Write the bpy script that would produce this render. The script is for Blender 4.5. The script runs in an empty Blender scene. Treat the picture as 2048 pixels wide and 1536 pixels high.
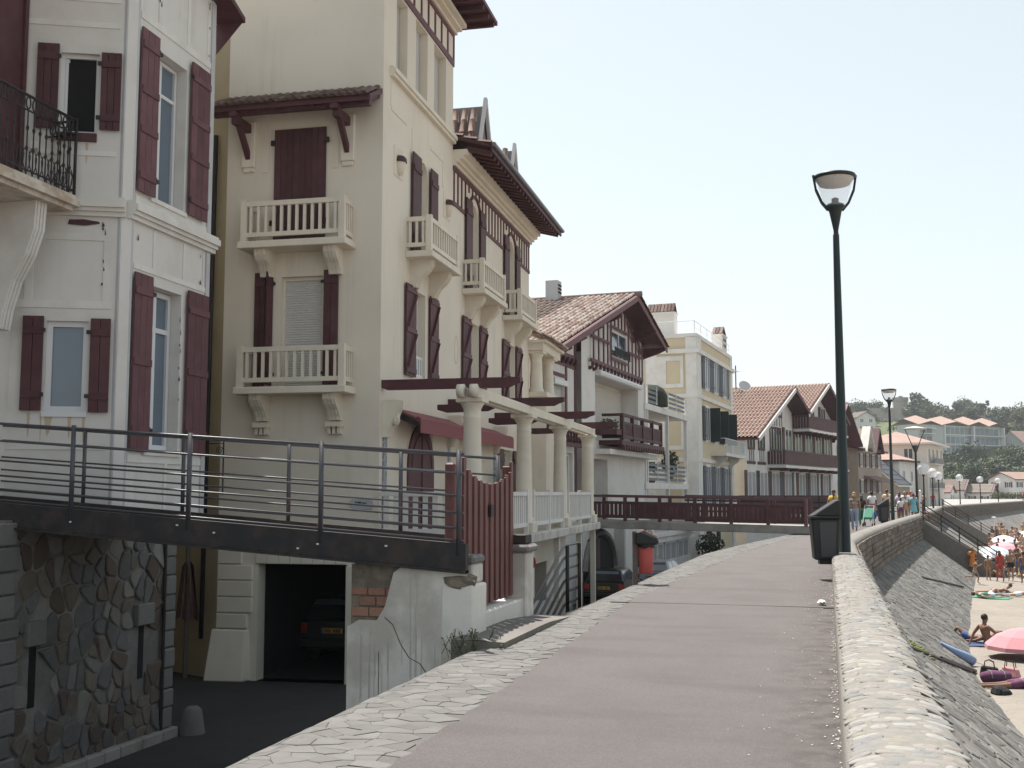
import bpy, bmesh, math, random
from math import sin, cos, pi, radians, atan2, hypot, sqrt
from mathutils import Vector, Matrix, noise
random.seed(7)
R = random.Random(11)
SC = bpy.context.scene
COL = SC.collection
# ------------------------------------------------------------------ camera, sky, sun, exposure
cam_d = bpy.data.cameras.new('camera'); cam = bpy.data.objects.new('camera', cam_d); COL.objects.link(cam)
cam_d.sensor_width = 36; cam_d.lens = 39.375; cam_d.clip_end = 4000; cam_d.clip_start = .05
cam.location = (-.05, 0, 1.65)
cam.rotation_euler = (radians(90) + math.atan(217 / 2240), 0, radians(15.66))
SC.camera = cam
SUN = Vector((-.30, .37, 1)).normalized()
world = bpy.data.worlds.new('World'); SC.world = world; world.use_nodes = True
wn = world.node_tree; wn.nodes.clear()
sky = wn.nodes.new('ShaderNodeTexSky'); sky.sky_type = 'NISHITA'; sky.sun_disc = False
sky.sun_elevation = math.asin(SUN.z); sky.sun_rotation = atan2(SUN.x, SUN.y)
sky.air_density = 1.0; sky.dust_density = 1.2; sky.ozone_density = 1.2
hs = wn.nodes.new('ShaderNodeHueSaturation'); hs.inputs['Saturation'].default_value = .52; hs.inputs['Hue'].default_value = .462
gm = wn.nodes.new('ShaderNodeGamma'); gm.inputs['Gamma'].default_value = .62
bg = wn.nodes.new('ShaderNodeBackground'); bg.inputs['Strength'].default_value = .148
wo = wn.nodes.new('ShaderNodeOutputWorld')
wn.links.new(sky.outputs[0], hs.inputs['Color']); wn.links.new(hs.outputs[0], gm.inputs[0])
wn.links.new(gm.outputs[0], bg.inputs[0]); wn.links.new(bg.outputs[0], wo.inputs[0])
sun_d = bpy.data.lights.new('sun', 'SUN'); sun_d.energy = 3.9; sun_d.angle = radians(.6); sun_d.color = (1, .95, .88)
sun = bpy.data.objects.new('sun', sun_d); COL.objects.link(sun)
sun.rotation_euler = SUN.to_track_quat('Z', 'Y').to_euler(); sun.location = (-30, 40, 60)
vs = SC.view_settings; vs.view_transform = 'Standard'; vs.look = 'None'; vs.exposure = 1.17; vs.gamma = 1
SC.cycles.max_bounces = 6; SC.cycles.diffuse_bounces = 4; SC.cycles.glossy_bounces = 2; SC.cycles.transparent_max_bounces = 6
SC.cycles.caustics_reflective = False; SC.cycles.caustics_refractive = False

# ------------------------------------------------------------------ mesh helpers
class M:
    def __init__(s): s.v = []; s.f = []
    def add(s, vs, fs):
        o = len(s.v); s.v += [tuple(p) for p in vs]; s.f += [tuple(i + o for i in f) for f in fs]; return s
    def box(s, x0, x1, y0, y1, z0, z1):
        return s.add([(x0,y0,z0),(x1,y0,z0),(x1,y1,z0),(x0,y1,z0),(x0,y0,z1),(x1,y0,z1),(x1,y1,z1),(x0,y1,z1)],
                     [(0,3,2,1),(4,5,6,7),(0,1,5,4),(1,2,6,5),(2,3,7,6),(3,0,4,7)])
    def hexa(s, b, t): return s.add(list(b) + list(t), [(0,3,2,1),(4,5,6,7),(0,1,5,4),(1,2,6,5),(2,3,7,6),(3,0,4,7)])
    def bar(s, p, q, w, h, up=(0,0,1)):
        p = Vector(p); q = Vector(q); d = (q - p).normalized(); u = Vector(up)
        if abs(d.dot(u)) > .95: u = Vector((1,0,0)) if abs(d.x) < .9 else Vector((0,1,0))
        r = d.cross(u).normalized() * (w / 2); u = r.cross(d).normalized() * (h / 2)
        return s.hexa([p-r-u, p+r-u, p+r+u, p-r+u], [q-r-u, q+r-u, q+r+u, q-r+u])
    def tube(s, pts, rad, n=8, cap=True):
        pts = [Vector(p) for p in pts]; rr = rad if isinstance(rad, (list, tuple)) else [rad] * len(pts); o = len(s.v); u = None
        for i, p in enumerate(pts):
            d = (pts[min(i+1, len(pts)-1)] - pts[max(i-1, 0)]).normalized()
            if u is None: u = d.cross(Vector((0,0,1)) if abs(d.z) < .9 else Vector((1,0,0))).normalized()
            else: u = (u - d * u.dot(d)).normalized()
            w = d.cross(u)
            for k in range(n):
                a = 2 * pi * k / n; s.v.append(tuple(p + (u * cos(a) + w * sin(a)) * rr[i]))
        for i in range(len(pts) - 1):
            for k in range(n): s.f.append((o+i*n+k, o+i*n+(k+1)%n, o+(i+1)*n+(k+1)%n, o+(i+1)*n+k))
        if cap: s.f.append(tuple(o + k for k in range(n))[::-1]); s.f.append(tuple(o + (len(pts)-1)*n + k for k in range(n)))
        return s
    def lathe(s, prof, c=(0,0,0), n=16, a0=0, a1=2*pi):
        o = len(s.v); full = abs(a1 - a0 - 2*pi) < 1e-6; m = n if full else n + 1
        for r, z in prof:
            for k in range(m):
                a = a0 + (a1 - a0) * k / n; s.v.append((c[0] + r*cos(a), c[1] + r*sin(a), c[2] + z))
        for i in range(len(prof) - 1):
            for k in range(n):
                k2 = (k+1) % m; s.f.append((o+i*m+k, o+i*m+k2, o+(i+1)*m+k2, o+(i+1)*m+k))
        return s
    def prism(s, poly, fn, a, b):   # poly: 2d list; fn(u,v,w)->xyz ; w from a to b
        n = len(poly); o = len(s.v)
        for w in (a, b):
            for u, v in poly: s.v.append(tuple(fn(u, v, w)))
        s.f.append(tuple(o + k for k in range(n))[::-1]); s.f.append(tuple(o + n + k for k in range(n)))
        for k in range(n): s.f.append((o+k, o+(k+1)%n, o+n+(k+1)%n, o+n+k))
        return s
    def blob(s, c, r, n=8, m=5, jit=0.):
        o = len(s.v); c = Vector(c)
        for i in range(m + 1):
            th = pi * i / m
            for k in range(n):
                a = 2*pi*k/n; j = 1 + R.uniform(-jit, jit); s.v.append((c.x + r[0]*sin(th)*cos(a)*j, c.y + r[1]*sin(th)*sin(a)*j, c.z + r[2]*cos(th)*j))
        for i in range(m):
            for k in range(n): s.f.append((o+i*n+k, o+i*n+(k+1)%n, o+(i+1)*n+(k+1)%n, o+(i+1)*n+k))
        return s
def mesh(name, m, mt, smooth=False):
    me = bpy.data.meshes.new(name); me.from_pydata(m.v, [], m.f); me.materials.append(mt)
    if smooth: me.polygons.foreach_set('use_smooth', [True] * len(me.polygons))
    me.update(); return me
def link(name, data, parent=None, loc=None, rot=None, scl=None):
    o = bpy.data.objects.new(name, data); COL.objects.link(o)
    if parent is not None: o.parent = parent
    if loc is not None: o.location = loc
    if rot is not None: o.rotation_euler = rot
    if scl is not None: o.scale = scl
    return o
def obj(name, m, mt, parent=None, smooth=False, bev=0, loc=None, rot=None):
    me = mesh(name, m, mt, smooth)
    if bev or smooth:
        bm = bmesh.new(); bm.from_mesh(me); bmesh.ops.recalc_face_normals(bm, faces=bm.faces)
        if bev: bmesh.ops.bevel(bm, geom=[e for e in bm.edges if len(e.link_faces) == 2 and e.calc_face_angle(0) > .5], offset=bev, segments=1, affect='EDGES', clamp_overlap=True)
        bm.to_mesh(me); bm.free()
    return link(name, me, parent, loc, rot)
def tag(o, label, cat, group=None):
    o['label'] = label; o['category'] = cat
    if group: o['group'] = group
    return o
def thing(name, label, cat, loc=(0,0,0), az=0, group=None, scl=None):
    o = bpy.data.objects.new(name, None); COL.objects.link(o); o.location = loc; o.rotation_euler = (0, 0, -radians(az)); o.empty_display_size = .2
    if scl: o.scale = scl
    return tag(o, label, cat, group)
def struct(name, m, mt, smooth=False):
    o = obj(name, m, mt, None, smooth); o['kind'] = 'structure'; return o
def stuff(o): o['kind'] = 'stuff'; return o
def copy_tree(o, parent=None):
    c = o.copy(); COL.objects.link(c); c.parent = parent
    for ch in list(o.children): copy_tree(ch, c)
    return c

# ------------------------------------------------------------------ materials
MATS = {}
def mat(name, col, rough=.8, var=.12, scale=6., bump=0., bscale=None, col2=None, mix=0., mscale=1.5, spec=.3, metal=0., streak=0., em=None, sharp=(.45,.6), detail=4):
    if name in MATS: return MATS[name]
    m = bpy.data.materials.new(name); m.use_nodes = True; nt = m.node_tree; N = nt.nodes; L = nt.links
    b = N['Principled BSDF']; b.inputs['Roughness'].default_value = rough; b.inputs['Specular IOR Level'].default_value = spec; b.inputs['Metallic'].default_value = metal
    tc = N.new('ShaderNodeTexCoord'); geo = N.new('ShaderNodeObjectInfo')
    add = N.new('ShaderNodeVectorMath'); add.operation = 'ADD'; L.new(tc.outputs['Object'], add.inputs[0])
    cmb = N.new('ShaderNodeCombineXYZ'); ml = N.new('ShaderNodeMath'); ml.operation = 'MULTIPLY'; ml.inputs[1].default_value = 37.; L.new(geo.outputs['Random'], ml.inputs[0]); L.new(ml.outputs[0], cmb.inputs[0]); L.new(cmb.outputs[0], add.inputs[1])
    vec = add.outputs[0]
    def nz(sc, dt=detail, v=vec, ro=.6):
        n = N.new('ShaderNodeTexNoise'); n.inputs['Scale'].default_value = sc; n.inputs['Detail'].default_value = dt; n.inputs['Roughness'].default_value = ro; L.new(v, n.inputs['Vector']); return n.outputs['Fac']
    c = None
    base = N.new('ShaderNodeRGB'); base.outputs[0].default_value = (*col, 1); c = base.outputs[0]
    if col2 and mix > 0:
        mr = N.new('ShaderNodeMapRange'); mr.inputs['From Min'].default_value = sharp[0]; mr.inputs['From Max'].default_value = sharp[1]; mr.inputs['To Max'].default_value = mix; L.new(nz(mscale), mr.inputs['Value'])
        mx = N.new('ShaderNodeMix'); mx.data_type = 'RGBA'; L.new(mr.outputs[0], mx.inputs['Factor']); L.new(c, mx.inputs['A']); mx.inputs['B'].default_value = (*col2, 1); c = mx.outputs['Result']
    if streak:
        mp = N.new('ShaderNodeMapping'); mp.inputs['Scale'].default_value = (4.5, 4.5, .22); L.new(vec, mp.inputs['Vector']); mk = N.new('ShaderNodeMapRange'); mk.inputs['From Min'].default_value = .48; mk.inputs['From Max'].default_value = .68; L.new(nz(.55, 3), mk.inputs['Value'])
        mr = N.new('ShaderNodeMapRange'); mr.inputs['From Min'].default_value = .5; mr.inputs['From Max'].default_value = .75; mr.inputs['To Max'].default_value = streak; L.new(nz(1., 4, mp.outputs[0]), mr.inputs['Value']); mkm = N.new('ShaderNodeMath'); mkm.operation = 'MULTIPLY'; L.new(mr.outputs[0], mkm.inputs[0]); L.new(mk.outputs[0], mkm.inputs[1])
        mx = N.new('ShaderNodeMix'); mx.data_type = 'RGBA'; L.new(mkm.outputs[0], mx.inputs['Factor']); L.new(c, mx.inputs['A']); mx.inputs['B'].default_value = (.24, .19, .15, 1); c = mx.outputs['Result']
    if var:
        f = N.new('ShaderNodeMath'); f.operation = 'MULTIPLY_ADD'; f.inputs[1].default_value = 2 * var; f.inputs[2].default_value = 1 - var; L.new(nz(scale), f.inputs[0])
        f2 = N.new('ShaderNodeMath'); f2.operation = 'MULTIPLY_ADD'; f2.inputs[1].default_value = var; f2.inputs[2].default_value = 1 - var / 2; L.new(geo.outputs['Random'], f2.inputs[0])
        f3 = N.new('ShaderNodeMath'); f3.operation = 'MULTIPLY'; L.new(f.outputs[0], f3.inputs[0]); L.new(f2.outputs[0], f3.inputs[1])
        vm = N.new('ShaderNodeVectorMath'); vm.operation = 'SCALE'; L.new(c, vm.inputs[0]); L.new(f3.outputs[0], vm.inputs['Scale']); c = vm.outputs[0]
    L.new(c, b.inputs['Base Color'])
    if bump:
        bp = N.new('ShaderNodeBump'); bp.inputs['Strength'].default_value = min(1, bump); bp.inputs['Distance'].default_value = .02 * max(1, bump); L.new(nz(bscale or scale * 3, 5), bp.inputs['Height']); L.new(bp.outputs[0], b.inputs['Normal'])
    if em: b.inputs['Emission Color'].default_value = (*em[0], 1); b.inputs['Emission Strength'].default_value = em[1]
    MATS[name] = m; return m
def glassmat(name, col, alpha=.3, rough=.05):
    m = bpy.data.materials.new(name); m.use_nodes = True; b = m.node_tree.nodes['Principled BSDF']
    b.inputs['Base Color'].default_value = (*col, 1); b.inputs['Roughness'].default_value = rough; b.inputs['Alpha'].default_value = alpha; b.inputs['Specular IOR Level'].default_value = .6
    MATS[name] = m; return m
ASPH = mat('rosy_asphalt', (.166,.149,.147), .95, .42, 70, .9, 130, (.135,.12,.118), .55, 1.3, sharp=(.4,.75))
STREET = mat('street_asphalt', (.033,.033,.035), .9, .2, 3, .3, 60, (.05,.05,.048), .5, .4)
FLAG = mat('flagstone', (.132,.128,.123), .85, .3, 4, .45, 30, (.115,.11,.105), .5, 3)
JOINT = mat('joint_mortar', (.118,.112,.106), .95, .25, 8, .5, 60)
CONC = mat('concrete', (.34,.32,.30), .9, .15, 3, .25, 40, (.2,.185,.17), .6, 1.2)
PMORT = mat('pebble_mortar', (.235,.222,.203), .95, .2, 12, .6, 90)
PEB = [mat('pebble_buff', (.23,.212,.183), .8, .2, 10, .2, 60), mat('pebble_grey', (.185,.182,.178), .8, .2, 10, .2, 60), mat('pebble_pale', (.27,.26,.243), .8, .15, 10, .2, 60), mat('pebble_rose', (.225,.205,.193), .8, .15, 10, .2, 60)]
SLOPE = mat('revetment_grout', (.11,.105,.098), .95, .3, 7, .7, 50, (.19,.18,.165), .6, .8)
SLST = [mat('revetment_stone', (.122,.118,.112), .9, .4, 9, .6, 50, (.085,.08,.075), .5, 2.5), mat('revetment_stone_pale', (.178,.17,.158), .9, .35, 9, .6, 50, (.12,.113,.104), .5, 2.5)]
WST = [mat('wall_block', (.13,.107,.086), .9, .35, 6, .6, 40, (.075,.065,.055), .5, 2), mat('wall_block_pale', (.18,.15,.124), .9, .3, 6, .6, 40, (.11,.095,.08), .4, 2)]
SAND = mat('sand', (.25,.222,.192), .95, .16, 2.5, 3.5, 7, (.205,.18,.153), .6, .35)
CREAM = mat('cream_render', (.735,.67,.575), .9, .045, 1.2, .12, 120, (.62,.56,.465), .4, .6, streak=.28)
CREAMD = mat('cream_trim', (.72,.66,.56), .85, .05, 3, .1, 60, (.55,.48,.38), .25, 2)
YEL = mat('ochre_render', (.60,.51,.36), .9, .06, 2, .1, 60)
YELW = mat('warm_render', (.50,.415,.27), .9, .08, 1.5, .15, 60, (.40,.30,.18), .4, 1)
WHITE = mat('white_render', (.71,.69,.66), .9, .05, 2, .15, 60, (.57,.52,.46), .35, .8, streak=.25)
WHITEB = mat('weathered_white_render', (.69,.665,.63), .9, .06, 2.2, .2, 50, (.52,.47,.41), .5, .9, sharp=(.5,.75), streak=.3)
TRIM = mat('white_trim', (.71,.69,.655), .8, .05, 4, .08, 60, (.5,.46,.4), .3, 1.5)
GREYT = mat('grey_trim', (.52,.525,.545), .8, .05, 4, .08, 60, (.42,.40,.38), .4, 1.5)
OX = mat('oxblood_paint', (.080,.030,.036), .6, .3, 5, .15, 60, (.11,.055,.058), .35, 2)
OXL = mat('faded_oxblood_paint', (.14,.062,.073), .65, .3, 5, .15, 60, (.09,.04,.043), .4, 2)
AWN = mat('awning_cloth', (.27,.105,.115), .9, .1, 8, .1, 60)
GATEM = mat('gate_red_paint', (.15,.062,.058), .5, .12, 6, .1, 50, (.1,.04,.038), .4, 2)
TILE = [mat('tile_terracotta', (.215,.155,.132), .9, .3, 6, .3, 40, (.17,.115,.095), .5, 3), mat('tile_pale', (.235,.20,.175), .9, .3, 6, .3, 40, (.21,.155,.13), .55, 3), mat('tile_dark', (.16,.102,.085), .9, .3, 6, .3, 40, (.10,.07,.06), .5, 3)]
TILEF = mat('tile_field_pink', (.33,.235,.20), .9, .25, 3, .3, 20, (.27,.17,.14), .5, 1.2)
TILEB = mat('tile_bed', (.16,.09,.07), .95, .2, 6)
IRON = mat('black_iron', (.022,.021,.023), .5, .2, 8, .1, 60, (.07,.04,.03), .3, 3)
STEEL = mat('grey_steel', (.062,.064,.074), .38, .2, 6, .1, 40, (.045,.04,.042), .5, 3, spec=.55)
GIRD = mat('black_girder', (.026,.025,.026), .6, .3, 5, .3, 40, (.06,.042,.036), .6, 2.5)
DECK = mat('deck_boards', (.30,.21,.195), .8, .15, 4, .2, 40)
GREEN = mat('dark_green_metal', (.018,.027,.027), .45, .2, 5, .08, 50)
BLACKP = mat('dark_plastic', (.02,.022,.022), .5, .2, 6, .1, 50)
GREYP = mat('grey_panel', (.06,.06,.065), .55, .1, 5)
REDP = mat('red_plastic', (.46,.085,.07), .5, .08, 4)
DGRN = mat('dark_green_shutter', (.022,.032,.03), .6, .2, 5)
BLUESH = mat('blue_grey_shutter', (.06,.072,.09), .6, .15, 5)
SHUTW = mat('roller_shutter', (.56,.55,.53), .6, .05, 4)
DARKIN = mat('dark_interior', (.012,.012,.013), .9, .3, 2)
GLASS = mat('window_glass', (.055,.075,.10), .08, .1, 1.5, spec=.8)
GLASSB = mat('blue_grey_glass', (.13,.17,.22), .12, .12, 1.5, spec=.8)
CURT = mat('net_curtain', (.34,.34,.35), .9, .2, 30)
PVC = mat('white_pvc', (.68,.68,.69), .4, .03, 4)
RUBST = [mat('rubble_grey', (.15,.146,.142), .9, .25, 7, .7, 35, (.11,.105,.10), .5, 4), mat('rubble_buff', (.18,.156,.128), .9, .25, 7, .7, 35, (.14,.115,.09), .5, 4), mat('rubble_pale', (.23,.215,.197), .9, .2, 7, .7, 35, (.2,.18,.16), .4, 4), mat('rubble_rust', (.125,.097,.08), .9, .2, 7, .7, 35)]
RMORT = mat('rubble_mortar', (.19,.178,.162), .95, .3, 9, .8, 60, (.33,.312,.29), .7, .9)
QUOIN = mat('quoin_stone', (.185,.175,.168), .9, .25, 6, .6, 35, (.16,.15,.14), .5, 3)
RWALL = mat('stained_white_wall', (.70,.665,.61), .9, .1, 3, .25, 50, (.36,.31,.26), .55, 1.2, streak=.3)
BRICK = mat('old_red_brick', (.30,.155,.11), .9, .25, 9, .5, 50, (.28,.2,.15), .4, 5)
RUBBLE = mat('exposed_rubble', (.17,.145,.115), .95, .35, 10, .9, 30, (.30,.24,.18), .5, 6)
CRACK = mat('crack_dark', (.05,.042,.035), .95, .2, 9)
BARK = mat('bark', (.10,.075,.055), .9, .3, 8, .5, 30)
LEAF = [mat('leaf_dark', (.034,.052,.026), .7, .45, 1.2), mat('leaf_mid', (.058,.085,.036), .7, .45, 1.2), mat('leaf_olive', (.09,.105,.048), .7, .4, 1.2)]
HILL = mat('hill_green', (.06,.085,.03), .95, .35, .12, 0, None, (.13,.12,.06), .5, .03)
SKIN = [mat('skin_tan', (.30,.18,.125), .6, .08, 5), mat('skin_brown', (.19,.108,.075), .6, .08, 5), mat('skin_fair', (.45,.30,.23), .6, .08, 5)]
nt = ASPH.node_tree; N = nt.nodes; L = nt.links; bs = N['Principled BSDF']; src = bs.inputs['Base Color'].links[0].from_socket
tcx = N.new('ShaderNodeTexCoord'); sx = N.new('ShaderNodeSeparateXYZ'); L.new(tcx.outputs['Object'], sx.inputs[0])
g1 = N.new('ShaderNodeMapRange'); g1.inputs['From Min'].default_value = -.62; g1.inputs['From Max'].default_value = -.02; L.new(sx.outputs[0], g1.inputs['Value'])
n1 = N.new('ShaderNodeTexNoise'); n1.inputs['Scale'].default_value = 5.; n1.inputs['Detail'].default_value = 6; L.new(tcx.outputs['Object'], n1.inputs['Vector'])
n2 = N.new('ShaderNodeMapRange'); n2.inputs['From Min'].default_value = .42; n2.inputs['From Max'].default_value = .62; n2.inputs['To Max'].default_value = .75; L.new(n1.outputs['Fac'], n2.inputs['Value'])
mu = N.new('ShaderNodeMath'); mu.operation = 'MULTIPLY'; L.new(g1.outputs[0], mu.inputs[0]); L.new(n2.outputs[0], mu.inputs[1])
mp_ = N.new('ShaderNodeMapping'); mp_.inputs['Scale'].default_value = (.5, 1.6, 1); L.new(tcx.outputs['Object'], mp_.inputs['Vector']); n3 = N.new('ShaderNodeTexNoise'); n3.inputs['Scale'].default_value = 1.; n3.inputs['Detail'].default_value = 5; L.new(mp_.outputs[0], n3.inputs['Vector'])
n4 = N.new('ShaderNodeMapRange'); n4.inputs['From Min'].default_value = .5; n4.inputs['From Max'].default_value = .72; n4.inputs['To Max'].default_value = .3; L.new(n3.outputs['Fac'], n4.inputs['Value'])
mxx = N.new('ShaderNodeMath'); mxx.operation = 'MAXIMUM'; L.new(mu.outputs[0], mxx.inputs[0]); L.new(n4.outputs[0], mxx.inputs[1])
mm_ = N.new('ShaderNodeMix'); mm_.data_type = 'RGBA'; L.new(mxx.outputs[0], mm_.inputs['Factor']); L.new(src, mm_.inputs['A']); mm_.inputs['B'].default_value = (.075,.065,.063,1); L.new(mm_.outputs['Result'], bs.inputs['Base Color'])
def cloth(n, c): return mat('cloth_' + n, c, .9, .08, 8, .15, 60)
# ------------------------------------------------------------------ path helpers (sea-front line = seaward top edge of the parapet)
LINE = [(.58,-4),(.58,8),(.58,24),(.62,31),(1.11,36.5),(1.83,42.8),(2.97,51.9),(4.58,64.2),(5.51,70.9),(7.4,86.6),(10.25,111),(15.55,133),(21.25,156),(29.1,188),(45,240),(72,310)]
def resample(line, step):
    out = [Vector(line[0])]
    for a, b in zip(line, line[1:]):
        a = Vector(a); b = Vector(b); n = max(1, round((b - a).length / step)); out += [a + (b - a) * (i + 1) / n for i in range(n)]
    return out
def normals(P):
    N = []
    for i in range(len(P)):
        d = (P[min(i+1, len(P)-1)] - P[max(i-1, 0)]).normalized(); N.append(Vector((d.y, -d.x)))
    return N
def at(yq, off=0, P=[None]):
    if P[0] is None: P[0] = resample(LINE, .5); P.append(normals(P[0]))
    p = P[0]; lo = 0; hi = len(p) - 1
    while hi - lo > 1:
        md = (lo + hi) // 2
        if p[md].y <= yq: lo = md
        else: hi = md
    t = min(1, max(0, (yq - p[lo].y) / max(1e-6, p[hi].y - p[lo].y))); q = p[lo].lerp(p[hi], t); n = P[1][lo].lerp(P[1][hi], t).normalized()
    return Vector((q.x + n.x * off, q.y + n.y * off)), n
def sweep(y0, y1, prof, step=1.5, fn=None):
    m = M(); n = max(1, round((y1 - y0) / step)); k = len(prof(y0) if callable(prof) else prof)
    for i in range(n + 1):
        y = y0 + (y1 - y0) * i / n; pr = prof(y) if callable(prof) else prof
        for o, z in pr:
            q, nn = at(y, o); m.v.append((q.x, q.y, z))
    for i in range(n):
        for j in range(k - 1): m.f.append((i*k+j, i*k+j+1, (i+1)*k+j+1, (i+1)*k+j))
    return m
def interp(tab, y):
    for (a, va), (b, vb) in zip(tab, tab[1:]):
        if y <= b: return va + (vb - va) * max(0, (y - a)) / (b - a)
    return tab[-1][1]
ASPE = lambda y: interp([(-4,-3.2),(6.5,-3.22),(17.4,-3.57),(28,-3.05),(48,-2.95),(300,-2.95)], y)
COBE = lambda y: interp([(-4,-4.3),(6.2,-4.32),(12,-4.42),(17.2,-4.22),(20.7,-4.17),(36,-4.0),(44,-3.9),(300,-3.9)], y)
# ------------------------------------------------------------------ stone-laying helpers
CAM = Vector((-.05, 0, 1.65)); VD = Vector((-sin(radians(15.66)), cos(radians(15.66)), 0)); VR = Vector((VD.y, -VD.x, 0))
def inview(p, mg=1.15):
    d = Vector(p) - CAM; w = d.dot(VD)
    return w > .5 and abs(d.dot(VR) / w) < .457 * mg and d.z / w < .46 and d.z / w > -.26 * mg
def clip(poly, n, c):
    out = []
    for i in range(len(poly)):
        a = poly[i]; b = poly[(i+1) % len(poly)]; da = a[0]*n[0] + a[1]*n[1] - c; db = b[0]*n[0] + b[1]*n[1] - c
        if da <= 0: out.append(a)
        if da * db < 0: t = da / (da - db); out.append((a[0] + (b[0]-a[0])*t, a[1] + (b[1]-a[1])*t))
    return out
def cells(pts, x0, x1, y0, y1, gap, asp=1., rad=None):
    # Voronoi cells; asp stretches distance along y
    res = []; g = {}; rad = rad or 1.
    for i, p in enumerate(pts): g.setdefault((int(p[0]//rad), int(p[1]//rad)), []).append(i)
    for i, p in enumerate(pts):
        poly = [(x0,y0),(x1,y0),(x1,y1),(x0,y1)]; gx, gy = int(p[0]//rad), int(p[1]//rad)
        for a in range(gx-2, gx+3):
            for b in range(gy-2, gy+3):
                for j in g.get((a, b), ()):
                    if j == i: continue
                    q = pts[j]; dx = (q[0]-p[0]); dy = (q[1]-p[1]) * asp
                    L = hypot(dx, dy) or 1e-6
                    if L > 2.5 * rad: continue
                    n = (dx / L, dy * asp / L); nl = hypot(*n)
                    mid = ((p[0]+q[0])/2, (p[1]+q[1])/2)
                    poly = clip(poly, n, mid[0]*n[0] + mid[1]*n[1] - gap * nl)
                    if len(poly) < 3: break
        if len(poly) >= 3: res.append(poly)
    return res
def chaikin(p): return [q for i in range(len(p)) for q in ((p[i][0]*.8+p[(i+1)%len(p)][0]*.2, p[i][1]*.8+p[(i+1)%len(p)][1]*.2), (p[i][0]*.2+p[(i+1)%len(p)][0]*.8, p[i][1]*.2+p[(i+1)%len(p)][1]*.8))]
def stone(m, poly, fn, h, ch=.35, wob=.1):
    # poly extruded by h with a chamfered, slightly tilted top
    n = len(poly); cx = sum(p[0] for p in poly) / n; cy = sum(p[1] for p in poly) / n
    t1 = R.uniform(-wob, wob); t2 = R.uniform(-wob, wob)
    o = len(m.v)
    for lev, (sc, hh) in enumerate(((1, 0), (.985, 1 - ch), (.86, 1))):
        for p in poly:
            x = cx + (p[0]-cx)*sc; y = cy + (p[1]-cy)*sc; m.v.append(tuple(fn(x, y, h*hh + (0 if lev == 0 else (x-cx)*t1 + (y-cy)*t2))))
    for l in range(2):
        for k in range(n): m.f.append((o+l*n+k, o+l*n+(k+1)%n, o+(l+1)*n+(k+1)%n, o+(l+1)*n+k))
    m.f.append(tuple(o + 2*n + k for k in range(n)))
def lay(parent, name, polys, fn, hfn, mats, limit=300, rest='small_stones', ch=.35, wob=.08, scorefn=None):
    L = []
    for p in polys:
        c = (sum(q[0] for q in p)/len(p), sum(q[1] for q in p)/len(p)); w = Vector(fn(c[0], c[1], 0)); vis = inview(w)
        ar = abs(sum(p[i][0]*p[(i+1)%len(p)][1] - p[(i+1)%len(p)][0]*p[i][1] for i in range(len(p)))) / 2
        L.append((0 if vis else 1, -(ar ** .5) / (w - CAM).length, p))
    L.sort(key=lambda t: t[:2])
    for _, _, p in L[:limit]:
        m = M(); stone(m, p, fn, hfn(), ch, wob); obj(name, m, R.choice(mats), parent)
    for k, mt in enumerate(mats):
        m = M()
        for _, _, p in L[limit:][k::len(mats)]: stone(m, p, fn, hfn(), ch, wob)
        if m.v: stuff(obj(rest, m, mt, parent))
def jgrid(x0, x1, y0, y1, sx, sy, j=.38):
    P = []; r = 0; y = y0
    while y < y1:
        x = x0 + (sx/2 if r % 2 else 0)
        while x < x1: P.append((x + R.uniform(-j, j)*sx, y + R.uniform(-j, j)*sy)); x += sx
        y += sy; r += 1
    return P

# ------------------------------------------------------------------ ground, street, sand, hills
def sheet(xs, ys, zf):
    m = M(); k = len(ys)
    for x in xs:
        for y in ys: m.v.append((x, y, zf(x, y)))
    for i in range(len(xs)-1):
        for j in range(k-1): m.f.append((i*k+j, (i+1)*k+j, (i+1)*k+j+1, i*k+j+1))
    return m
struct('street', M().add([(-600,-60,-2.1),(-3,-60,-2.1),(-3,25,-2.1),(-600,25,-2.1),(-600,46,-2.9),(-1.5,46,-2.9),(9,125,-3.1),(-600,125,-3.1)], [(0,1,2,3),(3,2,5,4),(4,5,6,7)]), STREET)
struct('ground', M().add([(-3000,-400,-3.2),(3000,-400,-3.2),(3000,3500,-3.2),(-3000,3500,-3.2)], [(0,1,2,3)]), SAND)
# beach: follows the foot of the revetment
def beach():
    m = M(); offs = [2.3, 2.9, 3.5, 4.5, 6, 8, 11, 15, 20, 28, 40, 60, 100, 200, 400]; ys = [-4 + i*1.6 for i in range(60)] + [92 + i*5 for i in range(45)]
    for y in ys:
        for o in offs:
            q, n = at(min(y, 309), min(o, 12)); x = q.x + max(0, o-12); yy = q.y
            z = -2.9 - .012*max(0, o-3) + (.05*noise.noise((x*.7, yy*.7, 0)) + .035*noise.noise((x*2.1, yy*2.1, 3)))*(o > 2.4)
            m.v.append((x, yy, z))
    k = len(offs)
    for i in range(len(ys)-1):
        for j in range(k-1): m.f.append((i*k+j, i*k+j+1, (i+1)*k+j+1, (i+1)*k+j))
    return m
struct('beach', beach(), SAND, True)
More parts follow.
